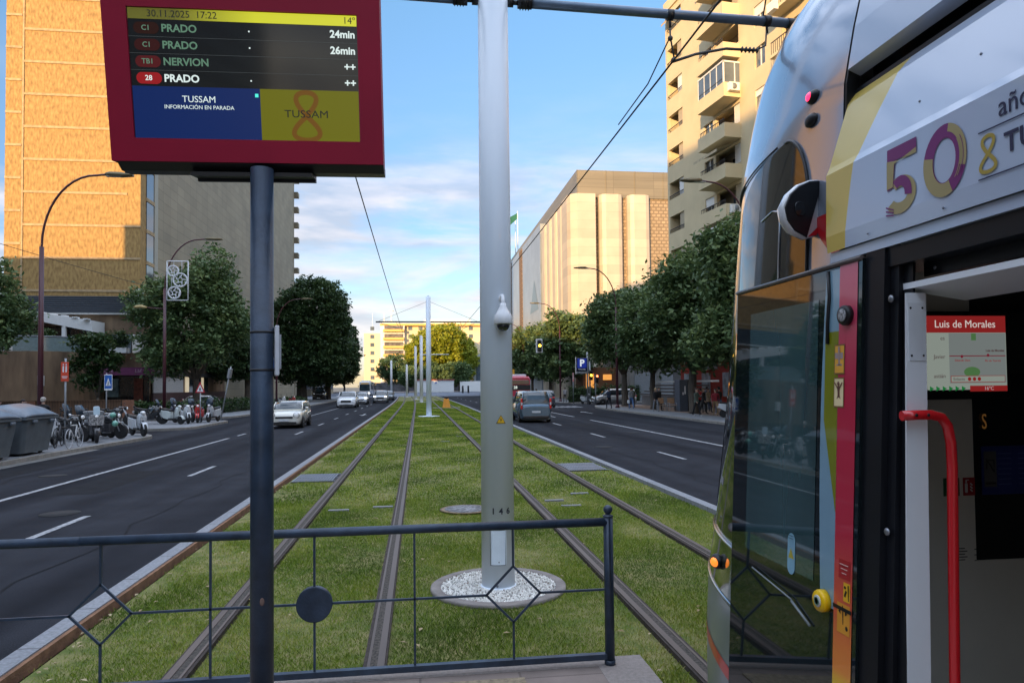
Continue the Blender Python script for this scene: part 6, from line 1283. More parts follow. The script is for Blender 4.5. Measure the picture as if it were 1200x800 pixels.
# --- two wheelers
def spoked(b, x, y, r, rim_w=.02, mi=0, spokes=8, ax='x', tw=None):
    b.lathe([(r - rim_w, -.018), (r, -.014), (r, .014), (r - rim_w, .018), (r - rim_w, -.018)], (x, y, r), 'x', 24, mi)
def scooter(loc, rz, label, col, kind='modern', screen=False, topbox=None, wheel_r=.24, colour2=None):
    t_ = thing('scooter', loc, label, 'scooter', 'motorbikes and scooters parked along the left kerb', rz); p = M('scoot_' + label[:18], col, rough=.3, coat=.6, var=.04)
    p2 = M('scoot2_' + label[:18], colour2, rough=.35, coat=.4, var=.05) if colour2 else p
    r = wheel_r; wb = 1.3
    for y, nm in ((-wb / 2, 'front_wheel'), (wb / 2, 'rear_wheel')):
        w_ = MB().lathe([(r * .6, -.05), (r * .92, -.055), (r, -.03), (r, .03), (r * .92, .055), (r * .6, .05)], (0, y, r), 'x', 22).build(nm, tyre, t_)
        b = MB().lathe([(r * .62, -.04), (r * .62, .04)], (0, y, r), 'x', 20)
        for k in range(6): a = pi * k / 3; b.box((0, y + r * .3 * cos(a), r + r * .3 * sin(a)), (.05, r * .6, .03), rx=a)
        b.build('rim', rimm, w_)
    MB().loft([[(-.10, y, z), (.10, y, z), (.10, y + .0, z + .05), (-.1, y, z + .05)] for y, z in ((-wb / 2 - .24, r + .04), (-wb / 2 - .1, r * 2 - .02), (-wb / 2 + .1, r * 2 - .0), (-wb / 2 + .28, r + .1))]).build('front_fender', p, t_)
    # leg shield: curved panel
    secs = []
    for z, y, w in ((.30, -.36, .12), (.45, -.40, .19), (.65, -.46, .22), (.85, -.50, .20), (.98, -.50, .13)): secs.append([(-w, y + .07, z), (-w * .6, y - .04, z), (0, y - .10, z), (w * .6, y - .04, z), (w, y + .07, z), (w * .6, y + .05, z), (0, y + .02, z), (-w * .6, y + .05, z)])
    MB().loft(secs).build('leg_shield', p, t_)
    MB().rbox((0, -.12, .30), (.34, .50, .10), .04).build('footboard', blk, t_)
    secs = []
    for y, w, z0, z1 in ((.02, .12, .32, .68), (.2, .17, .28, .74), (.45, .19, .34, .76), (.7, .17, .46, .78), (.92, .08, .58, .78)): secs.append([(-w, y, z0), (-w, y, z1), (-w * .6, y, z1 + .03), (w * .6, y, z1 + .03), (w, y, z1), (w, y, z0)])
    MB().loft(secs, smooth=False).build('rear_body', p2, t_, bevel=.03)
    MB().loft([[(-w, y, z), (-w, y, z + .07), (0, y, z + .10), (w, y, z + .07), (w, y, z)] for y, w, z in ((-.02, .10, .74), (.15, .15, .77), (.5, .16, .79), (.85, .11, .84))]).build('seat', blk, t_)
    MB().tube([(0, -.52, .85), (0, -.60, .5), (0, -wb / 2, r)], [.035, .03, .03], 8).tube([(-.33, -.40, 1.06), (-.15, -.46, 1.03), (0, -.50, 1.0), (.15, -.46, 1.03), (.33, -.40, 1.06)], .018, 8).build('handlebar', blk, t_)
    hd = MB().ball((0, -.55, 1.0), (.11, .10, .085), 0, 14, 8).build('headset', p, t_); MB().ball((0, -.63, 1.0), (.07, .04, .055), 0, 12, 8).build('headlight', lampw, hd)
    for s_ in (-1, 1):
        MB().tube([(s_ * .24, -.43, 1.06), (s_ * .3, -.46, 1.24)], .008, 5).ball((s_ * .32, -.46, 1.27), (.055, .02, .04), 0, 10, 6).build('mirror', blk, t_)
    if screen:
        MB().loft([[(-w, y, z), (0, y - .05, z), (w, y, z), (w, y + .008, z), (0, y - .04, z), (-w, y + .008, z)] for w, y, z in ((.20, -.58, 1.0), (.22, -.52, 1.2), (.20, -.44, 1.38), (.12, -.40, 1.47))]).build('windshield', M('bike_screen', (.03, .045, .065), rough=.15, var=.1, spec=.4), t_)
    if topbox:
        m_, s_ = topbox; MB().rbox((0, .98, 1.02), s_, .06).build('top_box', m_, t_)
    MB().rbox((0, .95, .60), (.18, .04, .14), .02).build('number_plate', plate, t_); MB().ball((0, .93, .74), (.08, .04, .04), 0, 10, 6).build('tail_light', lampr, t_)
    return t_
def motorbike(loc, rz, label, col, faired=False, screen=False, white_wheels=False):
    t_ = thing('motorbike', loc, label, 'motorbike', 'motorbikes and scooters parked along the left kerb', rz); p = M('moto_' + label[:18], col, rough=.25, coat=.7, var=.04); r = .31; wb = 1.42
    for y, nm in ((-wb / 2, 'front_wheel'), (wb / 2, 'rear_wheel')):
        w_ = MB().lathe([(r * .72, -.05), (r * .95, -.055), (r, -.03), (r, .03), (r * .95, .055), (r * .72, .05)], (0, y, r), 'x', 24).build(nm, tyre, t_)
        b = MB().lathe([(r * .74, -.03), (r * .74, .03)], (0, y, r), 'x', 22)
        for k in range(7): a = 2 * pi * k / 7; b.box((0, y + r * .37 * cos(a), r + r * .37 * sin(a)), (.03, r * .74, .02), rx=a)
        b.build('rim', rimm, w_)
    b = MB()
    for s_ in (-1, 1): b.tube([(s_ * .08, -wb / 2, r), (s_ * .08, -.44, .92)], .025, 8)
    b.tube([(-.36, -.30, 1.05), (-.18, -.40, 1.02), (.18, -.40, 1.02), (.36, -.30, 1.05)], .018, 8).build('fork', rimm, t_)
    MB().loft([[(-w, y, z0), (-w * 1.1, y, (z0 + z1) / 2), (-w * .6, y, z1), (w * .6, y, z1), (w * 1.1, y, (z0 + z1) / 2), (w, y, z0)] for y, w, z0, z1 in ((-.42, .08, .70, .86), (-.25, .15, .66, .98), (0, .16, .66, .97), (.14, .10, .70, .84))]).build('tank', p, t_)
    MB().rbox((0, -.05, .47), (.28, .52, .38), .06).lathe([(.13, -.17), (.13, .17)], (0, .08, .42), 'x', 14).build('engine', M('engine_grey', (.10, .10, .11), rough=.45, metal=.7, var=.3, scale=14), t_)
    MB().loft([[(-w, y, z), (-w, y, z + .06), (0, y, z + .09), (w, y, z + .06), (w, y, z)] for y, w, z in ((.08, .10, .78), (.3, .15, .80), (.6, .13, .86), (.86, .07, .93))]).build('seat', blk, t_)
    MB().loft([[(-w, y, z0), (-w, y, z1), (w, y, z1), (w, y, z0)] for y, w, z0, z1 in ((.2, .1, .66, .78), (.6, .10, .74, .86), (.9, .05, .86, .93))]).build('tail', p, t_)
    MB().tube([(.16, -.1, .25), (.17, .3, .25), (.18, .75, .38)], [.03, .035, .055], 10).build('exhaust', rimm, t_)
    MB().loft([[(-.07, y, z), (.07, y, z), (.07, y, z + .03), (-.07, y, z + .03)] for y, z in ((-wb / 2 - .2, .5), (-wb / 2, .64), (-wb / 2 + .22, .55))]).build('front_fender', p, t_)
    hl_ = MB().ball((0, -.55, .95), (.11, .10, .11), 0, 14, 8).build('headlamp_shell', p if faired else blk, t_); MB().ball((0, -.62, .95), (.08, .05, .08), 0, 12, 8).build('headlight', lampw, hl_)
    if faired: MB().loft([[(-w, y, z0), (-w * .8, y - .02, z1), (w * .8, y - .02, z1), (w, y, z0)] for y, w, z0, z1 in ((-.64, .10, .72, .98), (-.5, .20, .55, 1.1), (-.25, .22, .38, 1.0), (0, .2, .32, .8))]).build('fairing', p, t_)
    if screen: MB().loft([[(-w, y, z), (0, y - .05, z), (w, y, z), (w, y + .01, z), (0, y - .04, z), (-w, y + .01, z)] for w, y, z in ((.2, -.56, 1.05), (.2, -.46, 1.25), (.14, -.36, 1.42))]).build('windshield', M('bike_screen', (.03, .045, .065), rough=.15, var=.1, spec=.4), t_)
    for s_ in (-1, 1): MB().tube([(s_ * .25, -.36, 1.04), (s_ * .3, -.4, 1.2)], .008, 5).ball((s_ * .32, -.4, 1.23), (.055, .02, .035), 0, 10, 6).build('mirror', blk, t_)
    MB().tube([(-.05, .1, .3), (-.25, .2, .02)], .012, 6).build('kickstand', blk, t_); MB().rbox((0, .92, .72), (.18, .03, .13), .02).build('number_plate', plate, t_)
    return t_
Z0 = .035
def fwd(deg): return radians(deg)     # 0: front toward the camera, 90: front toward +X
purp = M('box_purple', (.09, .03, .33), rough=.6, var=.1); greyb = M('box_grey', (.17, .18, .19), rough=.5, var=.1)
scooter((-13.2, 27.1, Z0), fwd(185), 'scooter with purple delivery box beside the right end bin', (.5, .5, .5), topbox=(purp, (.48, .46, .55)))
s1 = scooter((-12.35, 28.9, Z0), fwd(28), 'black delivery scooter with grey top box and chequered leg shield behind the white bicycle', (.03, .03, .035), screen=False, topbox=(greyb, (.75, .55, .32)), wheel_r=.27)
MB().rbox((.0, -.58, .86), (.50, .06, .40), .05, rz=0).build('chequered_panel', M('plaid', (.05, .05, .06), rough=.5, col2=(.5, .48, .46), scale=18, detail=1), s1); MB().rbox((0, -.56, 1.22), (.22, .03, .34), .06, rx=-.2).build('windshield', M('bike_screen_pale', (.45, .55, .6), rough=.1, coat=1), s1)
hm = thing('helmet', (-11.75, 29.2, .62), 'two mint green helmets hanging by the black delivery scooter', 'helmet'); hg = M('helmet_green', (.16, .42, .33), rough=.25, coat=.6)
MB().ball((0, 0, .1), (.115, .13, .12), 0, 14, 10).build('shell', hg, hm); MB().ball((-.12, .1, .42), (.11, .12, .115), 0, 14, 10).build('shell', hg, hm); MB().tube([(0, 0, .25), (-.1, .05, .45), (-.2, .1, .56)], .015, 5).build('strap', blk, hm)
motorbike((-12.75, 30.8, Z0), fwd(72), 'black naked motorbike with silver headlamp beside the white scooter on the first kerb', (.02, .022, .026))
s2 = scooter((-12.1, 32.4, Z0), fwd(40), 'white scooter with a printed front plate at the kerb corner', (.62, .65, .68), wheel_r=.28)
MB().rbox((0, -.63, .74), (.26, .03, .14), .02).build('printed_plate', M('printed_plate', (.15, .15, .16), rough=.5, col2=(.7, .7, .7), scale=40), s2)
motorbike((-14.1, 32.2, Z0), fwd(100), 'dark motorbike with high seat behind the black naked one', (.015, .015, .018))
motorbike((-15.3, 42.7, Z0), fwd(85), 'large black touring scooter with raked windshield seen side on', (.012, .013, .016), faired=True, screen=True)
scooter((-14.0, 42.4, Z0), fwd(62), 'white classic scooter with round front fender on the second kerb', (.55, .60, .58), wheel_r=.23)
scooter((-13.45, 43.0, Z0), fwd(30), 'slim white moped with spoked wheels right of the classic white scooter', (.62, .64, .66), wheel_r=.31)
scooter((-12.95, 43.9, Z0), fwd(8), 'red and white sport scooter just left of the triangular sign', (.55, .02, .02), colour2=(.55, .02, .02), wheel_r=.26)
scooter((-12.35, 44.6, Z0), fwd(-8), 'white front facing scooter with tall dark windshield right of the triangular sign', (.5, .52, .54), screen=True, wheel_r=.27)
for x, y, a, lb, c in ((17.05, 70.3, 20, 'pale grey scooter under the amber traffic light on the right', (.45, .5, .5)), (18.35, 38.9, 60, 'white scooter peeping out beside the tram nose', (.6, .62, .64)), (-14.6, 78.5, 30, 'white scooter parked at the planting under the huge fig tree', (.6, .6, .6)), (-13.9, 80.5, 30, 'red scooter parked at the planting under the huge fig tree', (.4, .03, .02)), (-20.5, 67.5, 60, 'white scooter behind the left hedge', (.6, .6, .6)), (-22, 68.2, 60, 'dark red scooter behind the left hedge', (.3, .02, .02))):
    t_ = scooter((x, y, Z0), fwd(a), lb, c); t_['group'] = 'scooters parked farther away'
motorbike((-13.5, 29.6, Z0), fwd(60), 'black motorbike squeezed behind the helmets on the first kerb', (.02, .02, .022), screen=True)
motorbike((-13.3, 31.8, Z0), fwd(50), 'dark grey motorbike just behind the white scooter at the kerb corner', (.05, .055, .06))
scooter((-14.6, 30.6, Z0), fwd(80), 'black scooter with dark windshield in the second rank of the first kerb', (.02, .02, .024), screen=True)
motorbike((-16.9, 42.0, Z0), fwd(95), 'black motorbike at the left end of the second kerb row', (.015, .015, .018))
scooter((-15.0, 44.6, Z0), fwd(60), 'dark blue scooter behind the classic white scooter', (.02, .03, .06), screen=True)
motorbike((-13.9, 45.0, Z0), fwd(35), 'black motorbike behind the red and white scooter', (.02, .02, .02), screen=True)
# bicycles
def bike(loc, rz, label, col, basket=False):
    t_ = thing('bicycle', loc, label, 'bicycle', 'bicycles at the left kerb', rz); p = M('bike_' + label[:14], col, rough=.35, var=.05); r = .33; wb = 1.02
    for y, nm in ((-wb / 2, 'front_wheel'), (wb / 2, 'rear_wheel')):
        pts = [(0, y + r * cos(a), r + r * sin(a)) for a in [2 * pi * k / 28 for k in range(29)]]; w_ = MB().tube(pts, .016, 6, cap=False).build(nm, M('pale_tyre', (.35, .36, .38), rough=.6) if col[0] > .4 else tyre, t_)
        b = MB()
        for k in range(14): a = 2 * pi * k / 14; b.tube([(0, y, r), (0, y + (r - .02) * cos(a), r + (r - .02) * sin(a))], .002, 4)
        b.build('spokes', rimm, w_)
    b = MB(); bbk = (0, .05, .30); ht_ = (0, -.36, .78); hb_ = (0, -.39, .64); stt = (0, .22, .78); re = (0, wb / 2, r)
    for a_, c_ in ((bbk, hb_), (ht_, stt), (bbk, stt), (re, bbk), (re, stt), (hb_, (0, -wb / 2, r)), (ht_, (0, -.34, .92))): b.tube([a_, c_], .018, 8)
    b.build('frame', p, t_)
    MB().tube([(-.27, -.28, .98), (-.1, -.34, .95), (.1, -.34, .95), (.27, -.28, .98)], .012, 8).build('handlebar', blk, t_)
    MB().tube([stt, (0, .25, .90)], .012, 6).loft([[(-w, y, .90), (-w, y, .94), (w, y, .94), (w, y, .90)] for y, w in ((.13, .02), (.26, .06), (.36, .07))]).build('saddle', blk, t_)
    MB().lathe([(.09, -.01), (.09, .01)], (.03, .05, .30), 'x', 16).tube([(.06, .05, .3), (.06, .12, .16)], .01, 5).tube([(-.06, .05, .3), (-.06, -.02, .44)], .01, 5).build('crank', blk, t_)
    if basket: MB().bb((-.16, .36, .62), (.16, .66, .66)).build('rack', blk, t_)
    return t_
bike((-12.0, 26.5, Z0), radians(6), 'white bicycle leaning at the sign post right of the bins', (.62, .62, .62))
bike((-12.7, 26.9, Z0), radians(14), 'dark bicycle behind the white one, right of the bins', (.08, .08, .09), True)
# containers
binm = M('bin_grey', (.11, .13, .145), rough=.55, var=.12, scale=4, bump=.1); lidm = M('bin_lid', (.15, .18, .22), rough=.38, var=.15, scale=4)
def bin_(loc, label):
    t_ = thing('waste_container', loc, label, 'container', 'grey street waste containers'); b = MB()
    secs = []
    for z, x0, x1, y0, y1 in ((.08, -.48, .50, -.80, .80), (.5, -.54, .56, -.86, .86), (.95, -.60, .62, -.92, .92), (1.14, -.62, .66, -.95, .95)):
        c = .10; secs.append([(x0 + c, y0, z), (x1 - c, y0, z), (x1, y0 + c, z), (x1, y1 - c, z), (x1 - c, y1, z), (x0 + c, y1, z), (x0, y1 - c, z), (x0, y0 + c, z)])
    b.loft(secs, smooth=False); b.build('tub', binm, t_, bevel=.03)
    MB().bb((-.64, -.98, 1.10), (.69, .98, 1.19)).build('rim', binm, t_, bevel=.02)
    secs = []
    for y in np.linspace(-.99, .99, 13):
        q = sqrt(max(0, 1 - (abs(y) / 1.0) ** 3)); secs.append([(.70, y, 1.19), (.66, y, 1.19 + .10 * q), (.40, y, 1.19 + .30 * q), (0, y, 1.19 + .42 * q), (-.4, y, 1.19 + .38 * q), (-.64, y, 1.19 + .14 * q), (-.66, y, 1.19)])
    MB().loft(secs, smooth=True).build('lid', lidm, t_)
    for y in (-.5, .5): MB().rbox((.70, y, 1.05), (.06, .22, .08), .02).build('handle', lidm, t_)
    for s_ in (-1, 1): MB().lathe([(.09, -.04), (.09, .04)], (.3, s_ * .6, .09), 'x', 12).build('foot', blk, t_)
    return t_
bin_((-12.5, 24.05, .035), 'grey waste container with domed lid nearer the bicycles'); bin_((-12.45, 21.75, .035), 'grey waste container with scratched side cut by the left edge of the picture')
# ================================================================ STREET FURNITURE
mar = M('maroon_paint', (.075, .018, .026), rough=.4, var=.08); galvs = M('galvanised', (.30, .32, .34), rough=.5, metal=.5, var=.1)
def lamp(loc, arm, label, h=12.0, reach=3.0, low=False, decor=False):
    t_ = thing('street_lamp', loc, label, 'street lamp', 'curved maroon street lamps'); d = arm
    MB().tube([(0, 0, 0), (0, 0, h * .72)], [.115, .085], 16).lathe([(.2, 0), (.17, .12), (.12, .3)], seg=16).build('pole', mar, t_)
    pts = [(0, 0, h * .70)] + [(d * reach * .72 * (1 - cos(a)), 0, h * .72 + (h * .28 - .05) * sin(a)) for a in np.linspace(0, pi / 2, 12)] + [(d * reach * .86, 0, h)]
    MB().tube(pts, .045, 10).build('arm', mar, t_)
    hd = MB().loft([[(d * x, -w, h + z0), (d * x, w, h + z0), (d * x, w * .7, h + z1), (d * x, -w * .7, h + z1)] for x, w, z0, z1 in ((reach * .84, .05, -.03, .06), (reach * .90, .15, -.06, .10), (reach * 1.05, .17, -.07, .09), (reach * 1.22, .12, -.04, .03))]); hd.build('lamp_head', M('lamp_brass', (.16, .13, .07), rough=.4, metal=.4), t_)
    MB().bb((d * reach * .92 - .2, -.1, h - .085), (d * reach * .92 + .4, .1, h - .065)).build('lens', M('lamp_lens', (.5, .48, .4), rough=.2), t_)
    if low:
        MB().tube([(0, 0, 7.3), (-d * 1.2, 0, 7.4)], .035, 8).build('side_arm', mar, t_); MB().loft([[(-d * x, -w, 7.36), (-d * x, w, 7.36), (-d * x, w * .6, 7.36 + zz), (-d * x, -w * .6, 7.36 + zz)] for x, w, zz in ((1.1, .06, .08), (1.4, .18, .2), (1.75, .16, .18), (1.95, .05, .05))]).build('side_lamp', M('lamp_amber', (.45, .33, .13), rough=.4), t_)
    return t_
lamp((-15.35, 31.0, .03), 1, 'tall curved street lamp left of the departure board, arm reaching over the road', 11.0, 2.9)
L2 = lamp((-16.6, 48.8, .03), 1, 'curved street lamp carrying the white ornament panel, left of the board pole', 12.0, 3.0, low=True)
lamp((-15.7, 81, .03), 1, 'curved street lamp just right of the board pole, in front of the round tree', 12, 3.2)
lamp((16.9, 58.3, .03), -1, 'curved street lamp rising over the right trees before the golden store', 12.0, 3.0)
lamp((17.2, 84, .03), -1, 'second curved lamp before the golden store, lower and farther left', 12, 3.0)
lamp((16.6, 33.0, .03), -1, 'nearest right hand street lamp, its arm emerging beside the tram roof', 12.1, 3.0)
lamp((16.9, 112, .03), -1, 'farthest thin street lamp just right of the tall numbered pole', 12, 3.0)
# ornament panel on the second lamp
om = thing('ornament_panel', (-16.45, 48.7, 7.9), 'white framed festive ornament with three starred rings fixed to a lamp post', 'ornament'); ow = M('ornament_white', (.75, .76, .78), rough=.5)
b = MB(); W_, H_ = 1.35, 2.6
for a_, c_ in (((.02, 0, 0), (W_, 0, 0)), ((.02, 0, H_), (W_, 0, H_)), ((.02, 0, 0), (.02, 0, H_)), ((W_, 0, 0), (W_, 0, H_))): b.tube([a_, c_], .035, 6)
b.tube([(.45, 0, H_), (.45, 0, 2.2)], .015, 4).tube([(.95, 0, H_), (.95, 0, 1.8)], .015, 4).tube([(.3, 0, 1.5), (.3, 0, .9)], .015, 4).build('frame', ow, om)
for cx, cz, r_ in ((.40, 1.95, .34), (.85, 1.35, .44), (.48, .50, .38)):
    b = MB(); b.tube([(cx + r_ * cos(a), 0, cz + r_ * sin(a)) for a in [2 * pi * k / 24 for k in range(25)]], .05, 6, cap=False)
    for k in range(10): a = 2 * pi * k / 10; q = r_ * (.72 if k % 2 else .3); b.tube([(cx + r_ * cos(a), 0, cz + r_ * sin(a)), (cx + q * cos(a + .3), 0, cz + q * sin(a + .3))], .028, 5)
    star = [(cx + (r_ * .62 if k % 2 == 0 else r_ * .27) * cos(pi / 2 + pi * k / 5), 0, cz + (r_ * .62 if k % 2 == 0 else r_ * .27) * sin(pi / 2 + pi * k / 5)) for k in range(11)]; b.tube(star, .03, 5, cap=False); b.build('starred_ring', ow, om)
# signs
def post(t_, h, r=.035, m=galvs, lean=0.): return MB().tube([(0, 0, 0), (lean, 0, h)], r, 10).build('post', m, t_)
def tsign(loc, label, h): t_ = thing('road_sign', loc, label, 'sign'); return t_
t_ = tsign((-13.05, 28.1, .03), 'orange red rectangular people sign on a grey post right of the bins', 3); post(t_, 3.2)
p = MB().rbox((0, -.05, 2.70), (.27, .02, .72), .02).build('sign_plate', M('sign_orange', (.62, .07, .03), rough=.4), t_); pw_ = M('picto_white', (.8, .8, .8), rough=.5)
b = MB(); 
for s_ in (-1, 1): b.rbox((s_ * .05, -.062, 2.80), (.05, .003, .24), .02).ball((s_ * .05, -.063, 2.97), (.025, .002, .025), 0, 10, 6)
b.build('people_symbol', pw_, p); b = MB().box((0, -.062, 2.52), (.2, .002, .03)).box((0, -.062, 2.46), (.16, .002, .02)); b.build('caption', pw_, p)
t_ = tsign((-18.6, 45.0, .03), 'blue and white pedestrian crossing sign on a post before the podium', 3); post(t_, 3.0)
p = MB().rbox((.12, -.05, 2.45), (.45, .02, .95), .02).build('sign_plate', pw_, t_); q = MB().box((.12, -.063, 2.48), (.40, .004, .80)).build('blue_field', M('sign_blue', (.02, .12, .45)), p)
b = MB(); b.add([(.12 - .15, -.067, 2.25), (.12 + .15, -.067, 2.25), (.12, -.067, 2.72)], [(0, 1, 2)]); s_ = b.build('white_triangle', pw_, q); b = MB(); b.box((.12, -.07, 2.45), (.03, .003, .14)).box((.10, -.07, 2.34), (.02, .003, .12), ry=.4).box((.14, -.07, 2.34), (.02, .003, .12), ry=-.4); b.build('walker_symbol', blk, s_)
t_ = tsign((-12.72, 43.3, .03), 'small triangular warning sign on a grey post at the second kerb', 2); post(t_, 1.85)
tri_o = [(-.28, -.05, 1.78), (.28, -.05, 1.78), (0, -.05, 2.42)]; b = MB().prism([(x, z) for x, y, z in tri_o], 'y', -.04, -.06); p = b.build('red_triangle', M('sign_red', (.5, .02, .03)), t_)
b = MB().prism([(-.19, 1.84), (.19, 1.84), (0, 2.26)], 'y', -.061, -.064); q = b.build('white_field', pw_, p); MB().box((0, -.066, 1.98), (.07, .003, .16)).build('symbol', blk, q)
t_ = tsign((-12.35, 46.2, .03), 'leaning post with a sign seen edge on, right of the windshield scooter', 3); post(t_, 3.4, .04, galvs, .62)
MB().rbox((.55, -.02, 2.95), (.16, .5, .62), .03, ry=.17).build('sign_plate', galvs, t_)
t_ = tsign((-12.25, 60.3, .03), 'blue and white crossing sign peeping out right of the board pole', 3); post(t_, 4.4)
p = MB().rbox((.18, -.05, 4.0), (.62, .02, .92), .03).build('sign_plate', pw_, t_); q = MB().box((.18, -.063, 4.0), (.5, .004, .78)).build('blue_field', M('sign_blue', (.02, .12, .45)), p)
b = MB(); b.add([(.0, -.067, 3.7), (.36, -.067, 3.7), (.18, -.067, 4.25)], [(0, 1, 2)]); b.build('white_triangle', pw_, q)
# parking sign
t_ = thing('parking_sign', (17.0, 69.3, .03), 'large blue P parking sign on a grey post before the right trees', 'sign'); MB().tube([(0, 0, 0), (0, 0, 5.3)], .09, 12).build('post', galvs, t_)
p = MB().rbox((-.62, -.1, 4.05), (1.2, .22, 1.35), .06).build('sign_box', M('sign_navy_box', (.02, .025, .06), rough=.4), t_); q = MB().box((-.60, -.215, 4.17), (.95, .01, .95)).build('blue_field', M('sign_pblue', (.02, .05, .42), emit=(.004, .012, .10), es=.3), p)
text('lettering', 'P', .95, (-.60, -.225, 4.17), (pi / 2, 0, 0), em('sign_lit_white', (.3, .33, .35), .9), q, 'CENTER', .03); text('caption', 'PARKING', .17, (-.60, -.215, 3.55), (pi / 2, 0, 0), pw_, p, 'CENTER', .004)
MB().rbox((-.62, -.1, 3.22), (1.2, .2, .22), .03).build('lower_panel', galvs, t_); MB().bb((-1.24, -.2, 3.1), (-1.2, 0, 4.8)).build('side_trim', whitep, t_)
# traffic lights
def sig(parent, x, y, z, on, name='signal_head', s_=1.):
    h_ = MB().rbox((x, y, z), (.42 * s_, .3, 1.15 * s_), .06).build(name, M('signal_body', (.03, .03, .03), rough=.5), parent)
    for k in range(3):
        zz = z + (1 - k) * .35 * s_; c = {('a', 1): ((1, .55, .03), 5), ('r', 0): ((1, .12, .04), 5)}.get((on, k)); m_ = M('signal_%s%d' % (on, k), (.9, .5, .05), rough=.3, emit=c[0], es=c[1]) if c else M('signal_off', (.05, .045, .04), rough=.2)
        MB().lathe([(.135 * s_, 0), (.12 * s_, -.02), (0, -.03)], (x, y - .155, zz), 'y', 16).build('signal_lens', m_, h_); MB().lathe([(.15 * s_, 0), (.15 * s_, -.12)], (x, y - .15, zz), 'y', 16, cap=False).build('visor', blk, h_)
    return h_
t_ = thing('traffic_light', (17.35, 69.7, .03), 'traffic signal mast with an amber light hanging over the right road', 'traffic light'); MB().tube([(0, 0, 0), (0, 0, 4.4)], .08, 12).build('mast', galvs, t_)
MB().tube([(0, 0, 4.2)] + [(-1.6 * (1 - cos(a)), 0, 4.2 + 1.85 * sin(a)) for a in np.linspace(0, pi / 2, 10)] + [(-4.9, 0, 6.15)], [.075] * 10 + [.07, .05], 10).build('arm', galvs, t_)
bp = MB().rbox((-5.2, .05, 5.98), (.68, .04, 1.42), .05).build('backboard', whitep, t_); sig(t_, -5.2, -.14, 5.98, 'a'); sig(t_, .05, -.2, 2.95, 'a', s_=.85)
MB().rbox((0, -.1, 2.2), (.1, .1, .1), .02).build('button_box', blk, t_)
t_ = thing('traffic_light', (17.9, 69.6, .03), 'short pedestrian signal glowing red beside the amber mast', 'traffic light'); MB().tube([(0, 0, 0), (0, 0, 3)], .06, 10).build('mast', galvs, t_); sig(t_, .1, -.2, 2.6, 'r', s_=.75)
t_ = tsign((16.0, 71.5, .03), 'red and white plate on a thin post left of the parking sign', 2); post(t_, 3.2); MB().rbox((0, -.05, 2.8), (.14, .03, .9), .02).build('sign_plate', M('sign_redwhite', (.6, .03, .03), col2=(.75, .7, .7), scale=3), t_)
t_ = thing('direction_sign', (11.6, 92, .03), 'yellow and blue direction boards beyond the red bus', 'sign'); MB().tube([(0, 0, -.1), (0, 0, 4.3)], .06, 8).build('post', galvs, t_); MB().rbox((0, -.1, 3.75), (2.1, .05, .75), .04).build('yellow_board', M('board_yellow', (.70, .36, .03), rough=.5), t_); MB().rbox((0, -.1, 3.15), (1.9, .05, .35), .04).build('blue_board', M('board_blue', (.12, .28, .6), rough=.5), t_)
b = MB()
for k in range(3): b.box((-.45, -.13, 3.98 - .2 * k), (.5, .01, .08)); b.box((.4, -.13, 3.98 - .2 * k), (.7, .01, .06))
b.build('caption', M('board_ink', (.12, .08, .03)), t_)
# glowing shop behind hedge on the right
gs_ = thing('lit_kiosk', (24, 88, .03), 'small shopfront glowing orange behind the hedge and signals', 'kiosk'); MB().bb((20.5, 86, .03), (27, 90, 4.2)).build('walls', M('kiosk_brown', (.16, .07, .03), rough=.8), gs_, world=True)
for x0, x1, z0, z1 in ((20.9, 21.9, 1.6, 3.4), (23.1, 24.2, 2.6, 3.3), (25.6, 26.6, 1.6, 2.9)): MB().bb((x0, 85.9, z0), (x1, 86.0, z1)).build('lit_window', M('glow_orange', (.8, .4, .1), emit=(1, .38, .07), es=.3), gs_, world=True)
# totem and bench seats
t_ = thing('info_totem', (19.0, 49.0, .03), 'dark blue grey information totem with small white marks on the right pavement', 'totem'); MB().rbox((0, 0, 1.15), (.62, 1.0, 2.3), .04).build('body', M('totem_grey', (.07, .09, .12), rough=.35), t_); MB().rbox((.62, .1, 1.15), (.56, .8, 2.28), .04).build('dark_half', blk, t_)
b = MB().rbox((.1, -.51, 1.55), (.10, .01, .6), .03).rbox((-.05, -.51, 1.3), (.1, .01, .2), .03); b.build('white_mark', pw_, t_); MB().rbox((.62, -.32, 1.6), (.22, .03, .42), .03).build('notice', M('notice_grey', (.4, .42, .44)), t_)
def seat(x, y, lb):
    t_ = thing('street_chair', (x, y, .03), lb, 'chair', 'wooden street chairs by the dark totem'); wd = M('chair_wood', (.34, .20, .11), rough=.6, var=.15)
    MB().rbox((0, -.05, .44), (.55, .5, .05), .02).build('seat', wd, t_); MB().rbox((0, .23, .76), (.55, .05, .42), .02, rx=-.15).build('backrest', wd, t_)
    for s_ in (-1, 1):
        MB().tube([(s_ * .26, -.28, 0), (s_ * .26, -.26, .44), (s_ * .27, -.2, .62), (s_ * .27, .2, .62)], .02, 6).build('leg', galvs, t_); MB().tube([(s_ * .26, .25, 0), (s_ * .26, .2, .5)], .02, 6).build('leg', galvs, t_)
seat(17.75, 49.8, 'left wooden street chair beside the dark totem'); seat(18.4, 49.3, 'right wooden street chair, touching the dark totem')
for i, (x, y) in enumerate(((13.2, 210), (15.0, 212), (-3.3, 233))): 
    t_ = thing('bollard', (x, y, -.1), ('black post at the far right crossing, nearer the parked vehicle', 'black barrier post beside the white enclosure gate', 'thin dark post at the left end of the white enclosure')[i], 'post', 'distant dark posts'); MB().tube([(0, 0, 0), (0, 0, 2.2)], .28, 10).build('shaft', blk, t_)

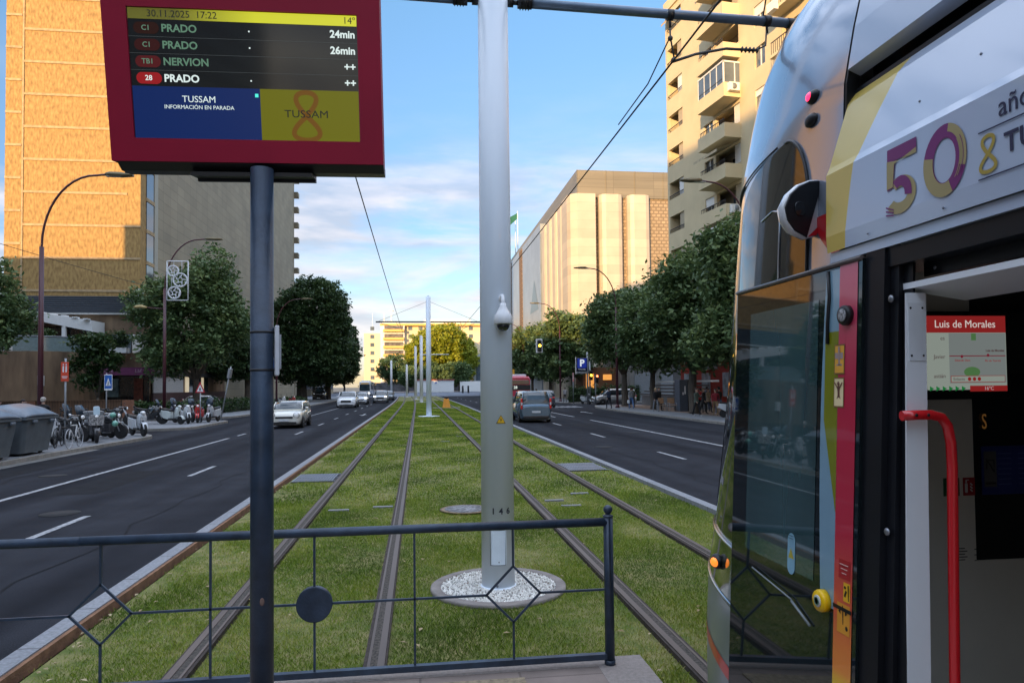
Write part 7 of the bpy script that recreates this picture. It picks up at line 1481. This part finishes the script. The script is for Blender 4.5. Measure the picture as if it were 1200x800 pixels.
# ================================================================ PEOPLE
skin = M('skin', (.42, .26, .19), rough=.55, var=.05); shoe_d = M('shoe_dark', (.02, .02, .02), rough=.6); shoe_w = M('shoe_white', (.7, .7, .7), rough=.5)
def person(loc, rz, label, top, legs, hair, shoe=None, h=1.72, step=.16, arms='walk', bag=None, coat=0., group='pedestrians on the pavements', hairlen=0., female=False):
    t_ = thing('person', loc, label, 'person', group, rz); s = h / 1.75
    tm = M('top_' + label[:22], top, rough=.85, var=.15, scale=8); lm = M('legs_' + label[:22], legs, rough=.85, var=.12, scale=8); hm_ = M('hair_' + label[:22], hair, rough=.8, var=.2, scale=30); sh_ = shoe or shoe_d
    J = {}; V = []; R = []; E = []
    def v(n, p, r, par=None):
        J[n] = len(V); V.append(Vector(p) * s); R.append(r * s); 
        if par: E.append((J[par], J[n]))
    sw = .185 if not female else .165
    v('pel', (0, 0, .96), .135); v('waist', (0, 0, 1.12), .118, 'pel'); v('chest', (0, -.01, 1.32), .145, 'waist'); v('neck0', (0, 0, 1.47), .065, 'chest'); v('neck', (0, -.01, 1.54), .052, 'neck0')
    v('head0', (0, -.02, 1.60), .078, 'neck'); v('head1', (0, -.02, 1.68), .088, 'head0'); v('head2', (0, -.015, 1.735), .060, 'head1')
    for sd_, sg in (('l', -1), ('r', 1)):
        st = step * sg; hang = arms
        v('hip' + sd_, (sg * .09, 0, .90), .105, 'pel'); v('kn' + sd_, (sg * .10, -st * .9 - .03, .50), .062, 'hip' + sd_); v('an' + sd_, (sg * .10, -st * 1.1 + (.06 if st < 0 else 0), .10 + (.03 if st < 0 else 0)), .042, 'kn' + sd_)
        v('to' + sd_, (sg * .11, -st * 1.1 - .15 + (.06 if st < 0 else 0), .045), .038, 'an' + sd_)
        v('sh' + sd_, (sg * sw, 0, 1.42), .062, 'chest')
        if hang == 'phone' and sg == 1: el, wr_ = (sg * (sw + .05), -.08, 1.15), (sg * .10, -.28, 1.28)
        elif hang == 'hold': el, wr_ = (sg * (sw + .05), -.05, 1.14), (sg * .10, -.26, 1.10)
        else: el, wr_ = (sg * (sw + .045), st * .5, 1.15), (sg * (sw + .05), st * 1.0 - .06, .92)
        v('el' + sd_, el, .043, 'sh' + sd_); v('wr' + sd_, wr_, .028, 'el' + sd_); d = (Vector(wr_) - Vector(el)).normalized() * .07; v('ha' + sd_, tuple(Vector(wr_) + d), .030, 'wr' + sd_)
    me = bpy.data.meshes.new('person'); me.from_pydata(V, E, []); o = bpy.data.objects.new('tmp', me); COL.objects.link(o)
    sk = o.modifiers.new('s', 'SKIN'); 
    for i, q in enumerate(o.data.skin_vertices[0].data): q.radius = (R[i], R[i]); q.use_root = (i == 0)
    ss = o.modifiers.new('u', 'SUBSURF'); ss.levels = 2
    bpy.context.view_layer.update(); m2 = bpy.data.meshes.new_from_object(o.evaluated_get(bpy.context.evaluated_depsgraph_get())); bpy.data.objects.remove(o)
    b = MB(); cz = 1.0 * s; hem = (.96 - coat) * s; hands = [V[J['ha' + q]] for q in 'lr']; wrs = [V[J['wr' + q]] for q in 'lr']
    for p in m2.polygons:
        c = p.center
        near = min((c - q).length for q in hands) < .075 * s or min((c - q).length for q in wrs) < .02 * s
        if near or c.z > 1.50 * s: mi = 0
        elif c.z < .075 * s: mi = 3
        elif c.z > hem or (abs(c.x) > .17 * s and c.z > .7 * s): mi = 1
        else: mi = 2
        b.f.append(tuple(p.vertices)); b.m.append(mi); b.sm.append(True)
    b.v = [tuple(q.co) for q in m2.vertices]
    # fingers, nose, ears joined to the one figure
    for sd_, sg in (('l', -1), ('r', 1)):
        hp, wp = V[J['ha' + sd_]], V[J['wr' + sd_]]; d = (hp - wp).normalized(); side = Vector((0, -1, 0)) if abs(d.z) > .6 else Vector((1, 0, 0))
        for k, ln in enumerate((.062, .070, .066, .052)): st_ = hp + side * (.022 - .015 * k) * s; b.tube([st_, st_ + d * ln * .6 * s, st_ + d * ln * s + Vector((-sg * .012, 0, 0)) * s], [.0095 * s, .009 * s, .007 * s], 6)
        st_ = wp + d * .03 * s + side * .022 * s; b.tube([st_, st_ + (d * .6 + side * .7).normalized() * .05 * s], [.011 * s, .008 * s], 6)
        b.ball((sg * .086 * s, -.01 * s, 1.655 * s), (.012 * s, .025 * s, .035 * s), 0, 8, 6)
    b.ball((0, -.115 * s, 1.655 * s), (.014 * s, .025 * s, .025 * s), 0, 8, 6)
    body = b.build('body', [skin, tm, lm, sh_], t_, fixn=False)
    fb2 = MB(); 
    for sg in (-1, 1): fb2.ball((sg * .032 * s, -.102 * s, 1.68 * s), (.012 * s, .006 * s, .007 * s), 0, 8, 6)
    fb2.box((0, -.104 * s, 1.612 * s), (.045 * s, .008 * s, .008 * s)); fb2.build('face_features', M('face_dark', (.06, .03, .025), rough=.5), t_)
    hb = MB(); hb.ball((0, .008 * s, 1.705 * s), (.098 * s, .105 * s, .083 * s), 0, 14, 10)
    hb.ball((0, .035 * s, (1.66 - hairlen * .5) * s), (.090 * s, .075 * s, (.07 + hairlen) * s), 0, 12, 8); hb.build('hair', hm_, t_)
    if coat:
        MB().loft([[(.165 * s * cos(a) * f, .12 * s * sin(a) * f, z * s) for a in [2 * pi * k / 16 for k in range(16)]] for z, f in ((1.02, 1.0), (.9, 1.1), (.96 - coat, 1.22))], caps=False).build('coat_skirt', tm, t_)
    if bag is not None:
        p_ = V[J['har']] + Vector((.04, 0, -.22)); bo = thing('shoulder_bag', Vector(loc) + Matrix.Rotation(rz, 3, 'Z') @ p_, 'bag hanging from the hand of the ' + label, 'bag', None, rz); bo['label'] = bag[1]
        MB().rbox((0, 0, 0), (.10, .30, .26), .03).build('body', M('bag_' + bag[1][:12], bag[0], rough=.6), bo); MB().tube([(0, -.1, .12), (0, -.02, .24), (0, .02, .24), (0, .1, .12)], .01, 5).build('strap', blk, bo)
    return t_
# right pavement
person((15.35, 55.4, Z0), radians(200), 'person in a dark navy jacket and dark trousers walking past the silver van', (.02, .03, .06), (.015, .015, .02), (.03, .02, .02))
person((16.85, 54.2, Z0), radians(185), 'person in blue jeans, grey jacket and white shoes walking with a pale bag', (.20, .20, .20), (.08, .16, .32), (.06, .04, .03), shoe_w, bag=((.6, .62, .62), 'pale bag carried by the walker in blue jeans'))
person((17.2, 49.4, Z0), radians(10), 'blonde person in a short black coat and grey leggings carrying a dark bag', (.012, .012, .014), (.20, .22, .25), (.35, .25, .12), h=1.68, coat=.06, female=True, hairlen=.06, bag=((.015, .015, .02), 'dark bag hanging beside the blonde walker'))
person((17.75, 50.3, Z0), radians(15), 'taller person in black with dark hair right behind the blonde walker', (.015, .014, .015), (.02, .02, .02), (.02, .015, .012), h=1.74, coat=.1)
person((16.95, 41.2, Z0), radians(25), 'person in a green parka and black trousers looking at a phone, white shoes', (.07, .09, .07), (.012, .012, .014), (.02, .015, .015), shoe_w, arms='phone', coat=.08)
person((18.35, 41.6, Z0), radians(-20), 'person in a red jacket and tan trousers walking beside the tram nose', (.22, .015, .025), (.25, .18, .10), (.03, .02, .02), h=1.66)
person((18.9, 45.2, Z0), radians(170), 'person in a bright red top half hidden behind the forked tree', (.55, .03, .03), (.02, .02, .03), (.03, .02, .02), h=1.68)
person((19.3, 43.2, Z0), radians(190), 'person with dark jacket and jeans standing before the red shopfront', (.02, .02, .02), (.06, .10, .18), (.02, .02, .02), shoe_w, h=1.75)
person((18.4, 43.6, Z0), radians(40), 'person in long black coat between the tree and the green parka', (.015, .012, .012), (.015, .015, .015), (.15, .09, .05), coat=.2, h=1.68, hairlen=.05)
person((19.9, 41.5, Z0), radians(150), 'person in maroon sweater close to the red shopfront window', (.12, .02, .03), (.02, .02, .03), (.02, .02, .02), h=1.7)
person((16.6, 78.5, Z0), radians(180), 'distant person in a grey coat walking under the trees beyond the dark SUV', (.25, .25, .26), (.03, .03, .03), (.05, .04, .03), h=1.7)
person((13.6, 80.5, -.1), radians(180), 'distant person in dark clothes crossing near the dark SUV', (.05, .05, .05), (.04, .04, .05), (.05, .04, .03), h=1.7)
person((20.2, 47.2, Z0), radians(170), 'person in grey hooded top and dark jeans by the shopfront left of the forked tree', (.12, .12, .13), (.03, .04, .07), (.03, .02, .02), h=1.76)
person((19.6, 45.6, Z0), radians(20), 'person in beige coat walking just left of the forked tree', (.35, .27, .18), (.03, .03, .03), (.10, .06, .04), h=1.65, coat=.15, female=True, hairlen=.06)
person((18.0, 57.5, Z0), radians(180), 'person in olive jacket standing by the tree behind the walker in blue jeans', (.09, .09, .05), (.04, .04, .05), (.04, .03, .02), h=1.74)
person((19.4, 55.0, Z0), radians(30), 'person in light blue shirt near the grey ramp wall', (.25, .32, .42), (.05, .05, .06), (.05, .03, .02), h=1.7)
person((20.5, 51.8, Z0), radians(200), 'person in dark green coat at the ramp wall behind the street chairs', (.03, .06, .04), (.03, .03, .03), (.3, .28, .26), h=1.66, coat=.1)
# left plaza
person((-14.45, 29.4, Z0), radians(185), 'grey haired person in a black coat seen from behind between bins and scooter', (.012, .012, .014), (.015, .015, .018), (.42, .38, .34), h=1.72, coat=.15)
for x, y, lb, c, hc in ((-17.2, 30.6, 'grey haired person in black behind the left bin', (.02, .02, .022), (.32, .30, .28)), (-16.5, 30.2, 'dark haired person just right of the grey haired one behind the bins', (.02, .02, .02), (.02, .015, .012)), (-16.2, 31.4, 'person in black jacket facing sideways behind the right bin', (.015, .015, .018), (.03, .02, .02))):
    person((x, y, Z0), radians(90), lb, c, (.02, .02, .02), hc, h=1.62)
